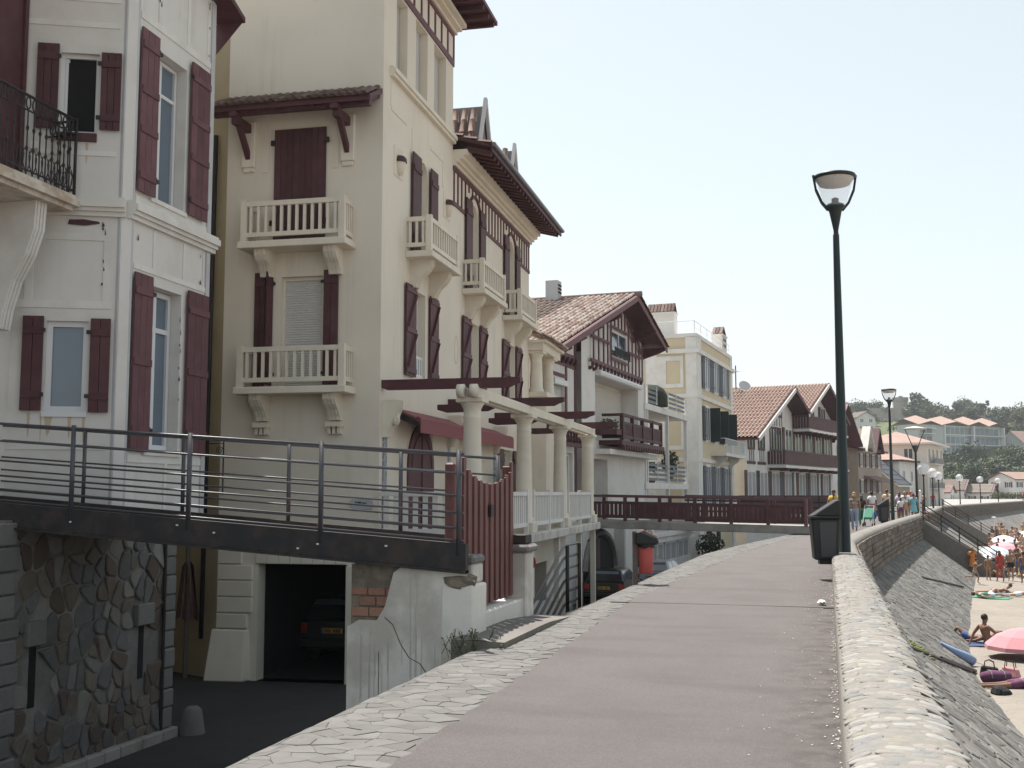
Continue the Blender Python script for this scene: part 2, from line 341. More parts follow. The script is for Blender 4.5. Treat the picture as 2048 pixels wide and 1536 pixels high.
# promenade: asphalt walk, flagstone border bed, retaining face to the street
asp = M(); ys = [-4 + .12*i for i in range(int(60/.12))] + [56 + 2*i for i in range(110)]
for y in ys:
    rag = (noise.noise((y*3.1, 0, 0))*.045 + noise.noise((y*11, 5, 0))*.03) if y < 56 else 0
    for o, z in ((ASPE(y) + rag - .01, -.012), (ASPE(y) + rag, .006), (-2, .008), (-.56, .004)):
        q, n = at(y, o); asp.v.append((q.x, q.y, z))
for i in range(len(ys)-1):
    for j in range(3): asp.f.append((i*4+j, i*4+j+1, (i+1)*4+j+1, (i+1)*4+j))
walk = struct('promenade', asp, ASPH)
border = struct('promenade_border', sweep(-4, 290, lambda y: [(-2.9,-.008),(COBE(y)+.2,-.008),(COBE(y)+.0,-.09),(COBE(y)-.03,-.25),(COBE(y)-.05,-3.3)], 1.), JOINT)
def fl(u, v, h):
    q, n = at(v, u)
    e = u - COBE(v); return (q.x, q.y, -.008 + h - max(0, .22 - e)**2 * 1.6)
pts = [p for p in jgrid(-4.45, -2.75, 3.6, 52, .205, .14, .46) if COBE(p[1]) - .02 < p[0] < ASPE(p[1]) + .12]
lay(border, 'flagstone', [q_ for q_ in (clip(p, (-1,0), -(COBE(p[0][1])+.0)) for p in cells(pts, -4.5, -2.7, 3, 53, .001, 1.25, .5) if max(q[0] for q in p) < -2.75) if len(q_) > 2], fl, lambda: R.uniform(.004, .010), [FLAG, mat('flagstone_pale', (.148,.143,.137), .85, .2, 4, .45, 30, (.125,.121,.115), .4, 3), mat('flagstone_rose', (.132,.126,.12), .85, .22, 4, .45, 30, (.112,.107,.102), .5, 3)], 300, 'far_flagstones', .3, .018)
# ragged expansion joint across the walk and a drain notch by the parapet
obj('expansion_joint', M().box(-3.25, -.05, 16.9, 17.0, -.01, .012), JOINT, walk)
obj('drain_notch', M().box(-.16, .02, 16.75, 16.95, -.01, .014), CRACK, walk)
g = M()
for k in range(420):
    y = 4 + R.random()**1.6 * 18; o = -.585 - abs(R.gauss(0, .035 if k % 3 else .35)); q, n = at(y, o); s_ = R.uniform(.004, .011)
    g.blob((q.x, q.y, .008), (s_, s_*1.3, s_*.7), 5, 3, .2)
stuff(obj('loose_grit', g, mat('pale_grit', (.6,.55,.52), .9, .2, 30), walk))
tag(obj('paper_scrap', M().blob((-.17, 17.3, .045), (.06,.10,.03), 9, 6, .5), mat('white_paper', (.8,.8,.78), .9, .05), None), 'crumpled white paper scrap lying by the foot of the pebbled parapet', 'litter')
tag(obj('dry_leaf', M().add([(-.19,5.62,.012),(-.16,5.58,.016),(-.11,5.63,.022),(-.09,5.68,.014),(-.13,5.68,.02)], [(0,1,2,3,4)]), mat('dry_leaf_tan', (.6,.42,.27), .8, .1), None), 'small dry tan leaf on the asphalt near the parapet', 'leaf')

# ------------------------------------------------------------------ sea wall with pebbled parapet and stone revetment
sw = thing('sea_wall', 'long stone sea wall with pebbled parapet curving round the beach', 'sea wall')
PP = lambda y: [(-.585,-.05),(-.585,.39),(-.575,.43),(-.535,.465),(-.42,.50),(-.2,.50),(-.08,.47),(-.01,.40),(.02,.28),(.04,-.3)] if y < 22.75 else [(-.585,-.05),(-.585,.27),(-.53,.36),(-.42,.41),(-.3,.43),(-.12,.42),(-.03,.37),(.0,.28),(.03,.1),(.04,-.3)]
obj('parapet', sweep(-4, 22.7, PP, .6), PMORT, sw, True)
obj('parapet', sweep(22.8, 290, PP, 1.2), mat('far_parapet', (.20,.188,.172), .95, .3, 9, .7, 60, (.15,.138,.124), .5, 1.5), sw, True)
q = M(); n0 = len(PP(0)); ring = [(at(22.72, o)[0].x, 22.72, z) for o, z in PP(0)]; q.add(ring + [(.62, 22.72, -.05)], [tuple(range(n0 + 1))]); obj('parapet_end', q, PMORT, sw)
obj('parapet_end', M().add([(at(-4, o)[0].x, -4, z) for o, z in PP(0)], [tuple(range(n0))]), PMORT, sw)
def ptop(o):   # height on the parapet profile
    pr = PP(0)
    for (a, za), (b, zb) in zip(pr[1:], pr[2:]):
        if a <= o <= b and b > a: return za + (zb-za)*(o-a)/(b-a)
    return .3
pm = []
for k in range(5):
    m = M(); m.blob((0,0,0), (.5,.5,.5), 10, 6, .06); sg = lambda t: (abs(t*2)**.62)/2*(1 if t > 0 else -1); m.v = [(sg(x), sg(y), z) for x, y, z in m.v]; pm.append(m)
pmesh = [[mesh('pebble', m, mt, True) for m in pm] for mt in PEB]
peb = []
y = 4.3
while y < 22.5:
    o = -.585 + R.uniform(0, .04)
    while o < -.09:
        w = R.uniform(.07, .17); 
        if R.random() < .9: peb.append((o + w/2, y + R.uniform(-.022, .022), w, R.uniform(.055, .085)))
        o += w + R.uniform(.004, .03)
    y += R.uniform(.07, .084)
def pose(o, y, w, d):
    qq, n = at(y, o); z = ptop(o); tilt = atan2(ptop(min(.02, o+.03)) - ptop(max(-.56, o-.03)), .06)
    return (qq.x, qq.y, z - .006), (R.uniform(-.05,.05), -tilt + R.uniform(-.04,.04), R.uniform(-.25,.25)), (w, d*1.1, R.uniform(.018,.03))
for i, pb in enumerate(peb[:300]):
    l, r, s_ = pose(*pb); link('pebble', R.choice(R.choice(pmesh)), sw, l, r, s_)
for k in range(4):
    m = M()
    for pb in peb[300:][k::4]:
        l, r, s_ = pose(*pb); mx = Matrix.LocRotScale(Vector(l), __import__('mathutils').Euler(r), Vector(s_)); src = R.choice(pm); m.add([mx @ Vector(v) for v in src.v], src.f)
    stuff(obj('far_pebbles', m, PEB[k], sw, True))
# masonry face below the parapet, then the sloping revetment
obj('wall_core', sweep(-4, 290, [(.0,.12),(.02,-.95)], 1.5), JOINT, sw)
fc = lambda u, v, h: (lambda q, n: (q.x, q.y, v))(*at(u, .03 + h + .03*(.1-v)))
def course(y0, y1, zs, lo, hi):
    P = []
    for z0, z1 in zip(zs, zs[1:]):
        y = y0
        while y < y1: w = R.uniform(lo, hi); P.append([(y+.012, z0+.012), (y+w-.012, z0+.012+R.uniform(-.006,.006)), (y+w-.012, z1-.012), (y+.012, z1-.012+R.uniform(-.006,.006))]); y += w
    return P
zs = [-.92,-.72,-.55,-.35,-.16,.02,.2,.29]
lay(sw, 'wall_stone', course(24, 71, zs, .35, .85), fc, lambda: R.uniform(.02,.05), WST, 300, 'wall_stones', .5, .05)
m = M()
for p in course(71, 200, [-.92,-.5,-.1,.29], .6, 1.6): stone(m, p, fc, R.uniform(.02,.05), .5, .03)
stuff(obj('far_wall_stones', m, WST[0], sw))
SL = lambda u: -.92 - 2.0*(u/2.72)
obj('revetment', sweep(-4, 290, [(.02,-.9),(.06,-.92),(2.78,-2.92),(3.1,-3.2)], 1.5), SLOPE, sw)
def sf(u, v, h):
    q, n = at(v, .06 + u); return (q.x + n.x*h*.59, q.y + n.y*h*.59, SL(u) + h*.8)
pts = jgrid(.05, 2.72, 9, 66, .23, .42, .4)
lay(sw, 'revetment_stone', cells(pts, .03, 2.76, 8.7, 66.4, .013, .62, .5), sf, lambda: R.uniform(.006,.022), SLST, 300, 'revetment_stones', .5, .03)
# drain pipes and weep slots down the slope
def slope_pt(y, u, h=0): return Vector(sf(u, y, h))
obj('drain_pipe', M().tube([slope_pt(24.5, .75, .03), slope_pt(30.6, 2.6, .05)], .03, 6), IRON, sw)
obj('drain_pipe', M().tube([slope_pt(27.6, 1.65, .05), slope_pt(31.4, 2.72, .06)], .045, 6), IRON, sw)
obj('drain_pipe', M().tube([slope_pt(47, 1.0, .03), slope_pt(55, 2.3, .05)], .035, 6), IRON, sw)
mo = M()
for k in range(60):
    c = slope_pt(26.3 + R.gauss(0,.35), 1.15 + R.gauss(0,.16), .02); mo.blob(c, (.05,.06,.025), 5, 3, .3)
stuff(tag(obj('moss_patch', mo, mat('moss', (.16,.17,.06), .95, .3, 20), None), 'small yellow green moss patch on the sloping revetment', 'moss'))
# ------------------------------------------------------------------ facade helpers (local frame: x = towards the sea, y = along the front, z up)
class Pl:
    def __init__(s, o=(0,0), d=(0,1), n=None): s.o = o; s.d = d; s.n = n or (d[1], -d[0])
    def P(s, a, b, z): return (s.o[0] + s.d[0]*a + s.n[0]*b, s.o[1] + s.d[1]*a + s.n[1]*b, z)
    def box(s, m, a0, a1, b0, b1, z0, z1): return m.hexa([s.P(a0,b0,z0), s.P(a1,b0,z0), s.P(a1,b1,z0), s.P(a0,b1,z0)], [s.P(a0,b0,z1), s.P(a1,b0,z1), s.P(a1,b1,z1), s.P(a0,b1,z1)])
    def off(s, a, b): p = s.P(a, b, 0); return Pl((p[0], p[1]), s.d, s.n)
def wall(pl, a0, a1, z0, z1, holes=(), depth=.22, m=None, b=0):
    # front skin with openings, reveals going back by depth
    m = m or M(); A = sorted({a0, a1, *[h[0] for h in holes], *[h[1] for h in holes]}); Z = sorted({z0, z1, *[h[2] for h in holes], *[h[3] for h in holes]})
    for i in range(len(A)-1):
        for j in range(len(Z)-1):
            ca = (A[i]+A[i+1])/2; cz = (Z[j]+Z[j+1])/2
            if any(h[0] < ca < h[1] and h[2] < cz < h[3] for h in holes): continue
            m.add([pl.P(A[i],b,Z[j]), pl.P(A[i+1],b,Z[j]), pl.P(A[i+1],b,Z[j+1]), pl.P(A[i],b,Z[j+1])], [(0,1,2,3)])
    for h in holes:
        c = [(h[0],h[2]),(h[1],h[2]),(h[1],h[3]),(h[0],h[3])]
        for k in range(4):
            p, q = c[k], c[(k+1)%4]; m.add([pl.P(p[0],b,p[1]), pl.P(q[0],b,q[1]), pl.P(q[0],b-depth,q[1]), pl.P(p[0],b-depth,p[1])], [(0,1,2,3)])
    return m
def window(par, pl, a0, a1, z0, z1, b=-.16, frame=PVC, glass=GLASS, fw=.06, mull=0, trans=(), name='window'):
    m = M(); pl.box(m, a0, a0+fw, b-.04, b+.03, z0, z1); pl.box(m, a1-fw, a1, b-.04, b+.03, z0, z1); pl.box(m, a0+fw, a1-fw, b-.04, b+.03, z0, z0+fw); pl.box(m, a0+fw, a1-fw, b-.04, b+.03, z1-fw, z1)
    for k in range(mull): c = a0 + (a1-a0)*(k+1)/(mull+1); pl.box(m, c-fw*.55, c+fw*.55, b-.035, b+.025, z0+fw, z1-fw)
    for t in trans: pl.box(m, a0+fw, a1-fw, b-.03, b+.022, t-fw*.5, t+fw*.5)
    w = obj(name, m, frame, par)
    g = M(); pl.box(g, a0+fw*.5, a1-fw*.5, b-.03, b-.015, z0+fw*.5, z1-fw*.5); obj('pane', g, glass, w); return w
def slats(par, pl, a0, a1, z0, z1, b, mt, name='roller_shutter', step=.045):
    m = M(); n = max(2, int((z1-z0)/step)); h = (z1-z0)/n
    for k in range(n):
        z = z0 + k*h; m.add([pl.P(a0,b,z), pl.P(a1,b,z), pl.P(a1,b+.012,z+h*.45), pl.P(a0,b+.012,z+h*.45), pl.P(a1,b,z+h*.92), pl.P(a0,b,z+h*.92), pl.P(a1,b-.006,z+h), pl.P(a0,b-.006,z+h)], [(0,1,2,3),(3,2,4,5),(5,4,6,7)])
    return obj(name, m, mt, par)
def shutter(par, pl, a0, a1, z0, z1, b=.03, mt=OX, planks=3, battens=(.12,.5,.88), z_brace=False, mt2=None, hinge=0):
    bh = .11; m = M(); pl.box(m, a0+.006, a1-.006, b-.006, b+.004, z0+.006, z1-.006); s = obj('shutter', m, mt2 or mt, par)
    for f in battens: zc = z0 + (z1-z0)*f; m = M(); pl.box(m, a0+.012, a1-.012, b+.03, b+.052, zc-bh/2, zc+bh/2); obj('batten', m, mt2 or mt, s)
    if z_brace:
        for f0, f1 in zip(battens, battens[1:]):
            p = pl.P(a0+.06, b+.042, z0+(z1-z0)*f0+bh/2); q = pl.P(a1-.06, b+.042, z0+(z1-z0)*f1-bh/2); obj('brace', M().bar(p, q, .022, .09, up=(pl.n[0], pl.n[1], 0)), mt2 or mt, s)
    w = (a1-a0)/planks
    for k in range(planks):
        g = M(); pl.box(g, a0+k*w+.004, a0+(k+1)*w-.004, b, b+.03, z0, z1); obj('plank', g, mt, s)
    if hinge:
        for f in (battens[0], battens[-1]): g = M(); zc = z0+(z1-z0)*f; e = a0 if hinge < 0 else a1; pl.box(g, e-.03, e+.05 if hinge > 0 else e+.03, b+.02, b+.06, zc-.03, zc+.03); obj('hinge', g, IRON, s)
    return s
def flatshut(par, pl, a0, a1, z0, z1, b=.03, mt=OX, n=2):
    m = M(); pl.box(m, a0, a1, b, b+.03, z0, z1); s = obj('shutter', m, mt, par)
    for f in (.15,.85): m = M(); zc = z0+(z1-z0)*f; pl.box(m, a0+.02, a1-.02, b+.03, b+.055, zc-.06, zc+.06); obj('batten', m, mt, s)
    return s
def scroll(m, pl, a, w, out, ztop, h):    # stepped scroll bracket under a balcony
    prof = [(0,ztop),(out,ztop),(out*.97,ztop-h*.22),(out*.80,ztop-h*.42),(out*.52,ztop-h*.62),(out*.34,ztop-h*.85),(out*.28,ztop-h),(0,ztop-h)]
    m.prism(prof, lambda u, v, t: pl.P(t, u, v), a-w/2, a+w/2)
    for k in (-1, 0, 1):
        c = a + k*w*.28
        m.prism([(u+.018, v) for u, v in prof[1:7]] + [(u-.02, v) for u, v in prof[1:7]][::-1], lambda u, v, t: pl.P(t, u, v), c-w*.07, c+w*.07)
def balcony(par, pl, a0, a1, dep, zs, zt, nb, nside, mt=CREAMD, brackets=(), br_h=.52, tray=.14):
    m = M(); pl.box(m, a0-.05, a1+.05, 0, dep+.05, zs-tray, zs); sl = obj('balcony_slab', m, mt, par, bev=.012)
    if brackets:
        for c in brackets:
            m = M(); scroll(m, pl, c, .26, dep*.85, zs-tray, br_h); obj('bracket', m, mt, sl)
    m = M()
    for a in (a0+.06, a1-.06): pl.box(m, a-.06, a+.06, dep-.12, dep, zs, zt+.03)
    pl.box(m, a0+.12, a1-.12, dep-.10, dep-.02, zt-.10, zt); pl.box(m, a0+.12, a1-.12, dep-.09, dep-.03, zs+.10, zs+.19)
    for a in (a0+.06, a1-.06): pl.box(m, a-.04, a+.04, 0, dep-.12, zt-.10, zt); pl.box(m, a-.03, a+.03, 0, dep-.12, zs+.10, zs+.19)
    r = obj('railing', m, mt, par)
    for k in range(nb):
        c = a0+.12 + (a1-a0-.24)*(k+.5)/nb; g = M(); pl.box(g, c-.028, c+.028, dep-.085, dep-.035, zs+.19, zt-.10); obj('baluster', g, mt, r)
    for a in (a0+.06, a1-.06):
        for k in range(nside):
            c = (dep-.12)*(k+.5)/nside; g = M(); pl.box(g, a-.025, a+.025, c-.025, c+.025, zs+.19, zt-.10); obj('baluster', g, mt, r)
    return sl
def barrel(n=6, L=.42, r0=.095, r1=.075, th=0):
    m = M(); o = 0
    for i, (y, r) in enumerate(((0, r0), (L, r1))):
        for k in range(n+1): a = pi*k/n; m.v.append((-r*cos(a), y, r*sin(a)*.85))
    for k in range(n): m.f.append((k, k+1, n+2+k, n+1+k))
    m.f.append(tuple(range(n+1)))
    return m
def tiles(par, org, du, dv, w, h, pitch, row, mats, limit=300, name='roof_tile', r=.095, fade=None, rest='roof_tiles'):
    # org: eave corner (local), du: unit along eave, dv: unit up the slope; lays cover tiles
    du = Vector(du).normalized(); dv = Vector(dv).normalized(); nn = du.cross(dv).normalized(); src = barrel(5, row*1.12, r, r*.82); org = Vector(org)
    ms = [mesh(name, src, mt, True) for mt in mats]; L = []; C = int(w/pitch); Q = int(h/row)
    for j in range(Q):
        for i in range(C): L.append((org + du*(pitch*(i+.5)) + dv*(row*j) + nn*(.012*(j % 2)), i, j))
    rotm = Matrix((du, dv, nn)).transposed()
    pw = par.matrix_world if False else None
    L.sort(key=lambda t: fade(t[0]) if fade else 0)
    for p, i, j in L[:limit]:
        e = (rotm @ Matrix.Rotation(R.uniform(-.03,.03), 3, 'Z') @ Matrix.Rotation(.05, 3, 'X')).to_euler(); link(name, R.choice(ms), par, p + nn*R.uniform(0,.01), e)
    if L[limit:]:
        for k, mt in enumerate(mats):
            m = M()
            for p, i, j in L[limit:][k::len(mats)]: m.add([p + rotm @ Vector(v) for v in src.v], src.f)
            if m.v: stuff(obj(rest, m, mt, par, True))
def ribroof(m, org, du, dv, w, h, pitch, r=.1, rows=1):
    # corrugated sheet of tile rolls for far roofs, stepped in courses
    du = Vector(du).normalized(); dv = Vector(dv).normalized(); nn = du.cross(dv).normalized(); org = Vector(org); n = int(w/pitch)
    for j in range(rows):
        o = len(m.v); k = 0
        for e in (0, 1):
            for i in range(n):
                for t in (0, .25, .5, .75):
                    m.v.append(tuple(org + du*(pitch*(i+t)) + dv*(h*(j+e)/rows) + nn*((r*sin(pi*min(1, t/.75)) if t < .75 else -.02) + (.05 if e == 0 else 0)*(rows > 1))))
        K = n*4
        for i in range(K-1): m.f.append((o+i, o+i+1, o+K+i+1, o+K+i))
    return m
def column(par, x, y, z0, z1, r, mt=CREAMD, name='column'):
    H = z1-z0; p = [(r*1.25,0),(r*1.25,.10),(r*1.06,.13),(r*1.05,H*.35),(r*.92,H-.42),(r*.96,H-.40),(r*.96,H-.36),(r*.92,H-.35),(r*.94,H-.22),(r*1.1,H-.16),(r*1.3,H-.10),(r*1.3,H-.08)]
    m = M().lathe(p, (x,y,z0), 20); c = obj(name, m, mt, par, True)
    obj('capital', M().box(x-r*1.45, x+r*1.45, y-r*1.45, y+r*1.45, z1-.09, z1), mt, c, bev=.01); return c
def beam_end(m, p, q, w, h):   # rafter / pergola beam with a curved nose at q
    m.bar(p, q, w, h)
# ------------------------------------------------------------------ white house with canted bay (far left)
b1 = thing('white_house', 'white rendered house with canted bay, red shutters and iron balcony at far left', 'house', (-10.5, 14.95, 0), -2.8)
F = Pl((0,0),(0,1)); S = Pl((0,0),(-.926,-.378),(.378,-.926)); Mn = Pl((-1.53,-.62),(0,-1),(1,0))
w = wall(F, .1, 2.62, .92, 11.2, [(.64,1.70,6.43,8.95),(.70,1.72,2.33,5.0)], .3)
wall(S, .08, 1.66, .92, 11.2, [(.50,1.09,7.25,8.55),(.52,1.14,2.88,4.28)], .16, w)
wall(Mn, 0, 7, -2.1, 11.2, [], .2, w)
w.hexa([(-.07,-.05,.92),(.03,.1,.92),(0,.1,.92),(-.1,-.02,.92)], [(-.07,-.05,11.2),(.03,.1,11.2),(0,.1,11.2),(-.1,-.02,11.2)])
w.add([(0,2.62,.92),(-7,2.62,.92),(-7,2.62,11.2),(0,2.62,11.2)], [(0,1,2,3)])
w.add([(0,0,.92),(0,2.62,.92),(-7,2.62,.92),(-7,-.62,.92),(-1.53,-.62,.92)], [(0,1,2,3,4)])
w.add([(-.9,-1,-2.1),(-.9,1.0,-2.1),(-.9,1.0,.92),(-.9,-1,.92),(-7,1.0,-2.1),(-7,1,.92)], [(0,1,2,3),(1,4,5,2)])
w.add([(-7,-8,11.2),(0,-8,11.2),(0,2.62,11.2),(-7,2.62,11.2)], [(0,1,2,3)])
obj('wall', w, WHITEB, b1)
m = M()
m.hexa([(-.085,-.06,.93),(.045,.12,.93),(.0,.17,.93),(-.16,-.05,.93)], [(-.085,-.06,11.1),(.045,.12,11.1),(.0,.17,11.1),(-.16,-.05,11.1)])
F.box(m, 2.5, 2.63, -.02, .03, .93, 5.92); F.box(m, 2.5, 2.63, -.02, .03, 6.24, 11.1)
obj('corner_board', m, GREYT, b1)
def strips(par, pl, L, t=.016, mt=None):
    for a0, a1, z0, z1 in L:
        m = M(); pl.box(m, a0, a1, -.01, t, z0, z1); obj('panel_board', m, mt or TRIM, par)
strips(b1, F, [(.2,2.5,9.28,9.40),(.72,.80,9.40,11),(1.66,1.74,9.40,11),(2.36,2.44,9.4,11),(.2,2.5,5.18,5.27),(.76,.83,5.27,5.9),(1.72,1.79,5.27,5.9),(2.4,2.47,5.27,5.9),(.2,2.5,1.0,1.15),(.2,2.5,2.12,2.24),(1.3,1.38,1.15,2.12),(.2,2.5,6.26,6.36)])
strips(b1, S, [(.2,1.66,5.55,5.66),(.2,1.66,4.48,4.6),(.22,.33,4.6,5.55),(1.36,1.48,4.6,5.55),(.2,1.66,8.98,9.07),(.2,1.66,9.4,9.5),(1.36,1.48,6.3,7.1),(.2,1.66,6.9,6.98),(.2,1.66,2.3,2.4),(.2,1.66,1.0,1.15)])
for pl, a0, a1 in ((F, .02, 2.75), (S, .02, 1.66)):
    m = M()
    for b, z0, z1 in ((.07,5.93,6.0),(.12,6.0,6.06),(.17,6.06,6.17),(.13,6.17,6.22)): pl.box(m, a0 if pl is F else a0, a1, -.02, b, z0, z1)
    obj('cornice', m, TRIM, b1)
window(b1, F, .66, 1.68, 6.45, 8.93, -.22, mull=1, trans=(8.35,), glass=GLASSB); window(b1, F, .72, 1.70, 2.35, 4.98, -.22, mull=1, trans=(4.34,), glass=GLASSB, fw=.08)
m = M(); F.box(m, 1.6, 1.71, -.21, -.0, 6.43, 8.95); 
window(b1, S, .5, 1.09, 7.25, 8.55, -.12, glass=DARKIN); window(b1, S, .52, 1.14, 2.88, 4.28, -.10, glass=GLASSB, fw=.085)
P2 = Pl(S.P(1.05,-.1,0)[:2], (.55,.835), (.835,-.55))   # casement standing open
cz = S.P(1.04,-.1,0); op = Pl((cz[0],cz[1]), (.30,.954), (.954,-.30)); window(b1, op, 0, .5, 7.32, 8.48, 0, glass=DARKIN, fw=.05, name='open_casement')
shutter(b1, F, .14, .66, 6.42, 9.1, .06, OXL, 3, (.1,.38,.62,.9), hinge=1); shutter(b1, F, 1.76, 2.4, 6.42, 9.14, .05, OXL, 3, (.1,.38,.62,.9), hinge=-1)
shutter(b1, F, .15, .68, 2.30, 5.11, .06, OXL, 3, (.12,.5,.9), hinge=1); shutter(b1, F, 1.84, 2.55, 2.31, 5.11, .05, OXL, 3, (.12,.5,.88), hinge=-1)
shutter(b1, S, 1.09, 1.42, 7.30, 8.66, .04, OX, 3, (.15,.85), hinge=-1); shutter(b1, S, .15, .46, 7.31, 8.56, .04, OX, 3, (.15,.85), hinge=1)
shutter(b1, S, 1.16, 1.47, 2.89, 4.34, .04, OX, 2, (.17,.85), hinge=-1); shutter(b1, S, .18, .48, 2.87, 4.32, .04, OX, 2, (.17,.85), hinge=1)
m = M(); F.box(m, .62, 1.76, -.05, .05, 2.24, 2.33); obj('window_sill', m, TRIM, b1); m = M(); F.box(m, .6, 1.74, -.05, .05, 6.36, 6.43); obj('window_sill', m, TRIM, b1)
m = M(); S.box(m, .5, 1.1, -.05, .05, 7.12, 7.25); obj('window_sill', m, OX, b1)
m = M(); S.box(m, .5, 1.16, -.05, .03, 2.80, 2.88); obj('window_sill', m, PVC, b1)
m = M(); Mn.box(m, .02, .10, -.02, .1, 6.2, 11); Mn.box(m, .10, .9, -.02, .05, 6.2, 11); obj('balcony_door', m, OX, b1)
# stains of rust and peeling paint with their own shapes
m = M()
for a, z, l, wd in ((1.32,2.86,.4,.05),(.72,2.8,.35,.06),(1.0,2.8,.3,.12),(.52,2.85,.45,.05),(1.15,2.86,.5,.03),(.62,7.1,.35,.05)): m.add([S.P(a,.003,z), S.P(a+wd,.003,z), S.P(a+wd*.6,.003,z-l), S.P(a+wd*.3,.003,z-l*.8)], [(0,1,2,3)])
stuff(obj('rust_stain', m, mat('rust_wash', (.50,.40,.28), .95, .15, 8), b1))
m = M()
for k in range(26):
    pl, a, z = R.choice([(F,2.3,5.3+R.random()*.5),(F,2.42,9.3+R.random()*1.2),(F,1.68,3+R.random()*1.8),(F,.3,5.3+R.random()*.6),(F,.75,9.5+R.random()*.7),(S,.34,4.6+R.random()*1.2)]); a += R.uniform(-.03,.03); s_ = R.uniform(.01,.025); m.add([pl.P(a-s_,.019,z), pl.P(a+s_,.019,z-.01), pl.P(a+s_*.6,.019,z+R.uniform(.03,.12)), pl.P(a-s_*.7,.019,z+.03)], [(0,1,2,3)])
for a0, z in ((.62,5.78),): m.add([S.P(a0-.22,.02,z+.04), S.P(a0,.02,z-.0), S.P(a0+.26,.02,z+.015), S.P(a0+.24,.02,z+.09), S.P(a0+.02,.02,z+.10), S.P(a0-.2,.02,z+.07)], [(0,1,2,3,4,5)])
stuff(obj('peeling_paint', m, OX, b1))
# iron balcony
m = M(); m.box(-1.53, -.56, -3.6, -.42, 6.03, 6.12); m.box(-1.53, -.6, -3.6, -.45, 6.12, 6.2); m.box(-1.53,-.64,-3.6,-.48,5.96,6.03); sl = obj('balcony_slab', m, mat('stained_stone_edge', (.55,.50,.43), .9, .15, 5, .3, 40, (.35,.24,.15), .6, 3, streak=.5), b1)
m = M(); m.tube([(-.63,-3.6,7.38),(-.63,-.48,7.38),(-1.12,-.48,7.38)], .022, 6); m.tube([(-.63,-3.6,7.16),(-.63,-.48,7.16),(-1.12,-.48,7.16)], .014, 6); m.tube([(-.63,-3.6,6.28),(-.63,-.48,6.28),(-1.12,-.48,6.28)], .014, 6)
m.tube([(-.63,-.48,6.2),(-.63,-.48,7.42)], .024, 6); rl = obj('balcony_rail', m, IRON, b1, True)
bal = M().tube([(0,0,6.2),(0,0,6.55),(0,0,6.6),(0,0,6.64),(0,0,6.85),(0,0,6.9),(0,0,6.94),(0,0,7.16)], [.011,.011,.026,.011,.011,.026,.011,.011], 6)
for sd in (-1, 1): bal.tube([(0,0,6.22),(0,sd*.07,6.36),(0,sd*.09,6.5),(0,sd*.05,6.58)], .009, 5); 
bal.tube([(0,.05*cos(2*pi*k/10),7.27+.09*sin(2*pi*k/10)) for k in range(11)], .012, 5)
bm_ = mesh('iron_baluster', bal, IRON)
for k in range(22): link('iron_baluster', bm_, rl, (-.63, -.62 - .145*k, 0))
for k in range(3): link('iron_baluster', bm_, rl, (-.76 - .14*k, -.48, 0), (0,0,pi/2))
m = M(); scroll(m, Mn, .42, .26, .75, 5.96, 1.9); obj('bracket', m, TRIM, b1)
# roof corner jutting past the gable end
m = M(); m.hexa([(-.2,1.6,10.86),(.38,1.6,10.86),(.36,3.12,10.38),(-.2,3.12,10.38)], [(-.2,1.6,10.96),(.38,1.6,10.96),(.36,3.12,10.48),(-.2,3.12,10.48)])
m.add([(.33,3.08,10.38),(-2.5,3.08,9.9),(-2.5,2.62,9.9),(.0,2.63,9.55),(-2.5,3.08,10.4)], [(0,1,2,3),(0,4,1)]); obj('roof_eave', m, OX, b1)
tag(obj('wall_bracket', M().tube([(-10.5,17.45,2.5),(-10.16,17.45,2.5),(-10.16,17.45,1.6)], .014, 6).tube([(-10.24+.075*(1-k/16)*cos(k*.8),17.45,2.38+.075*(1-k/16)*sin(k*.8)) for k in range(16)], .008, 5).tube([(-10.16,17.45,2.5),(-10.16,17.45,2.6)], .012, 6), IRON, None), 'small black iron sign bracket with a scroll between white and cream houses', 'bracket')

# ------------------------------------------------------------------ rubble garden wall under the footbridge
rw = thing('rubble_wall', 'dark rubble stone wall with two narrow slits below the steel footbridge', 'wall', (-9.93, 0, 0))
obj('wall_core', M().box(-.55, -.03, 9, 15.64, -2.1, 1.3), RMORT, rw)
def rf(u, v, h): return (-.03 + h, u, v)
def off_block(p): return not any(a0 < p[0] < a1 and z0 < p[1] < z1 for a0, a1, z0, z1 in ((12.3,12.72,-1.15,.03),(14.66,15.1,-1.15,.03)))
pts = [p for p in jgrid(10.6, 15.34, -1.95, 1.3, .24, .24, .48) if off_block(p) and R.random() < .8]
blk = [(12.27,12.62,-.31,.0),(14.64,15.06,-.31,.0)]
pol = [p for p in cells(pts, 10.5, 15.36, -1.96, 1.28, .014, .8, .4) if off_block((sum(q[0] for q in p)/len(p), sum(q[1] for q in p)/len(p)))]
pol2 = []
for p in pol:    # keep the rubble clear of the slits
    for a0, a1, z0, z1 in ((12.36,12.56,-1.15,-.28),(14.76,14.96,-1.15,-.28)):
        if max(q[0] for q in p) > a0 and min(q[0] for q in p) < a1 and max(q[1] for q in p) > z0 and min(q[1] for q in p) < z1:
            p = clip(p, (1,0), a0) if sum(q[0] for q in p)/len(p) < (a0+a1)/2 else clip(p, (-1,0), -a1)
    if len(p) >= 3: pol2.append(p)
lay(rw, 'rubble_stone', [chaikin(p) for p in pol2], rf, lambda: R.uniform(.018,.042), [RUBST[0],RUBST[1],RUBST[2],RUBST[0],RUBST[1],RUBST[3]], 300, 'rubble_stones', .45, .12)
for a0, a1, z0, z1 in blk: obj('lintel_stone', M().box(-.1, .07, a0, a1, z0, z1), QUOIN, rw, bev=.012)
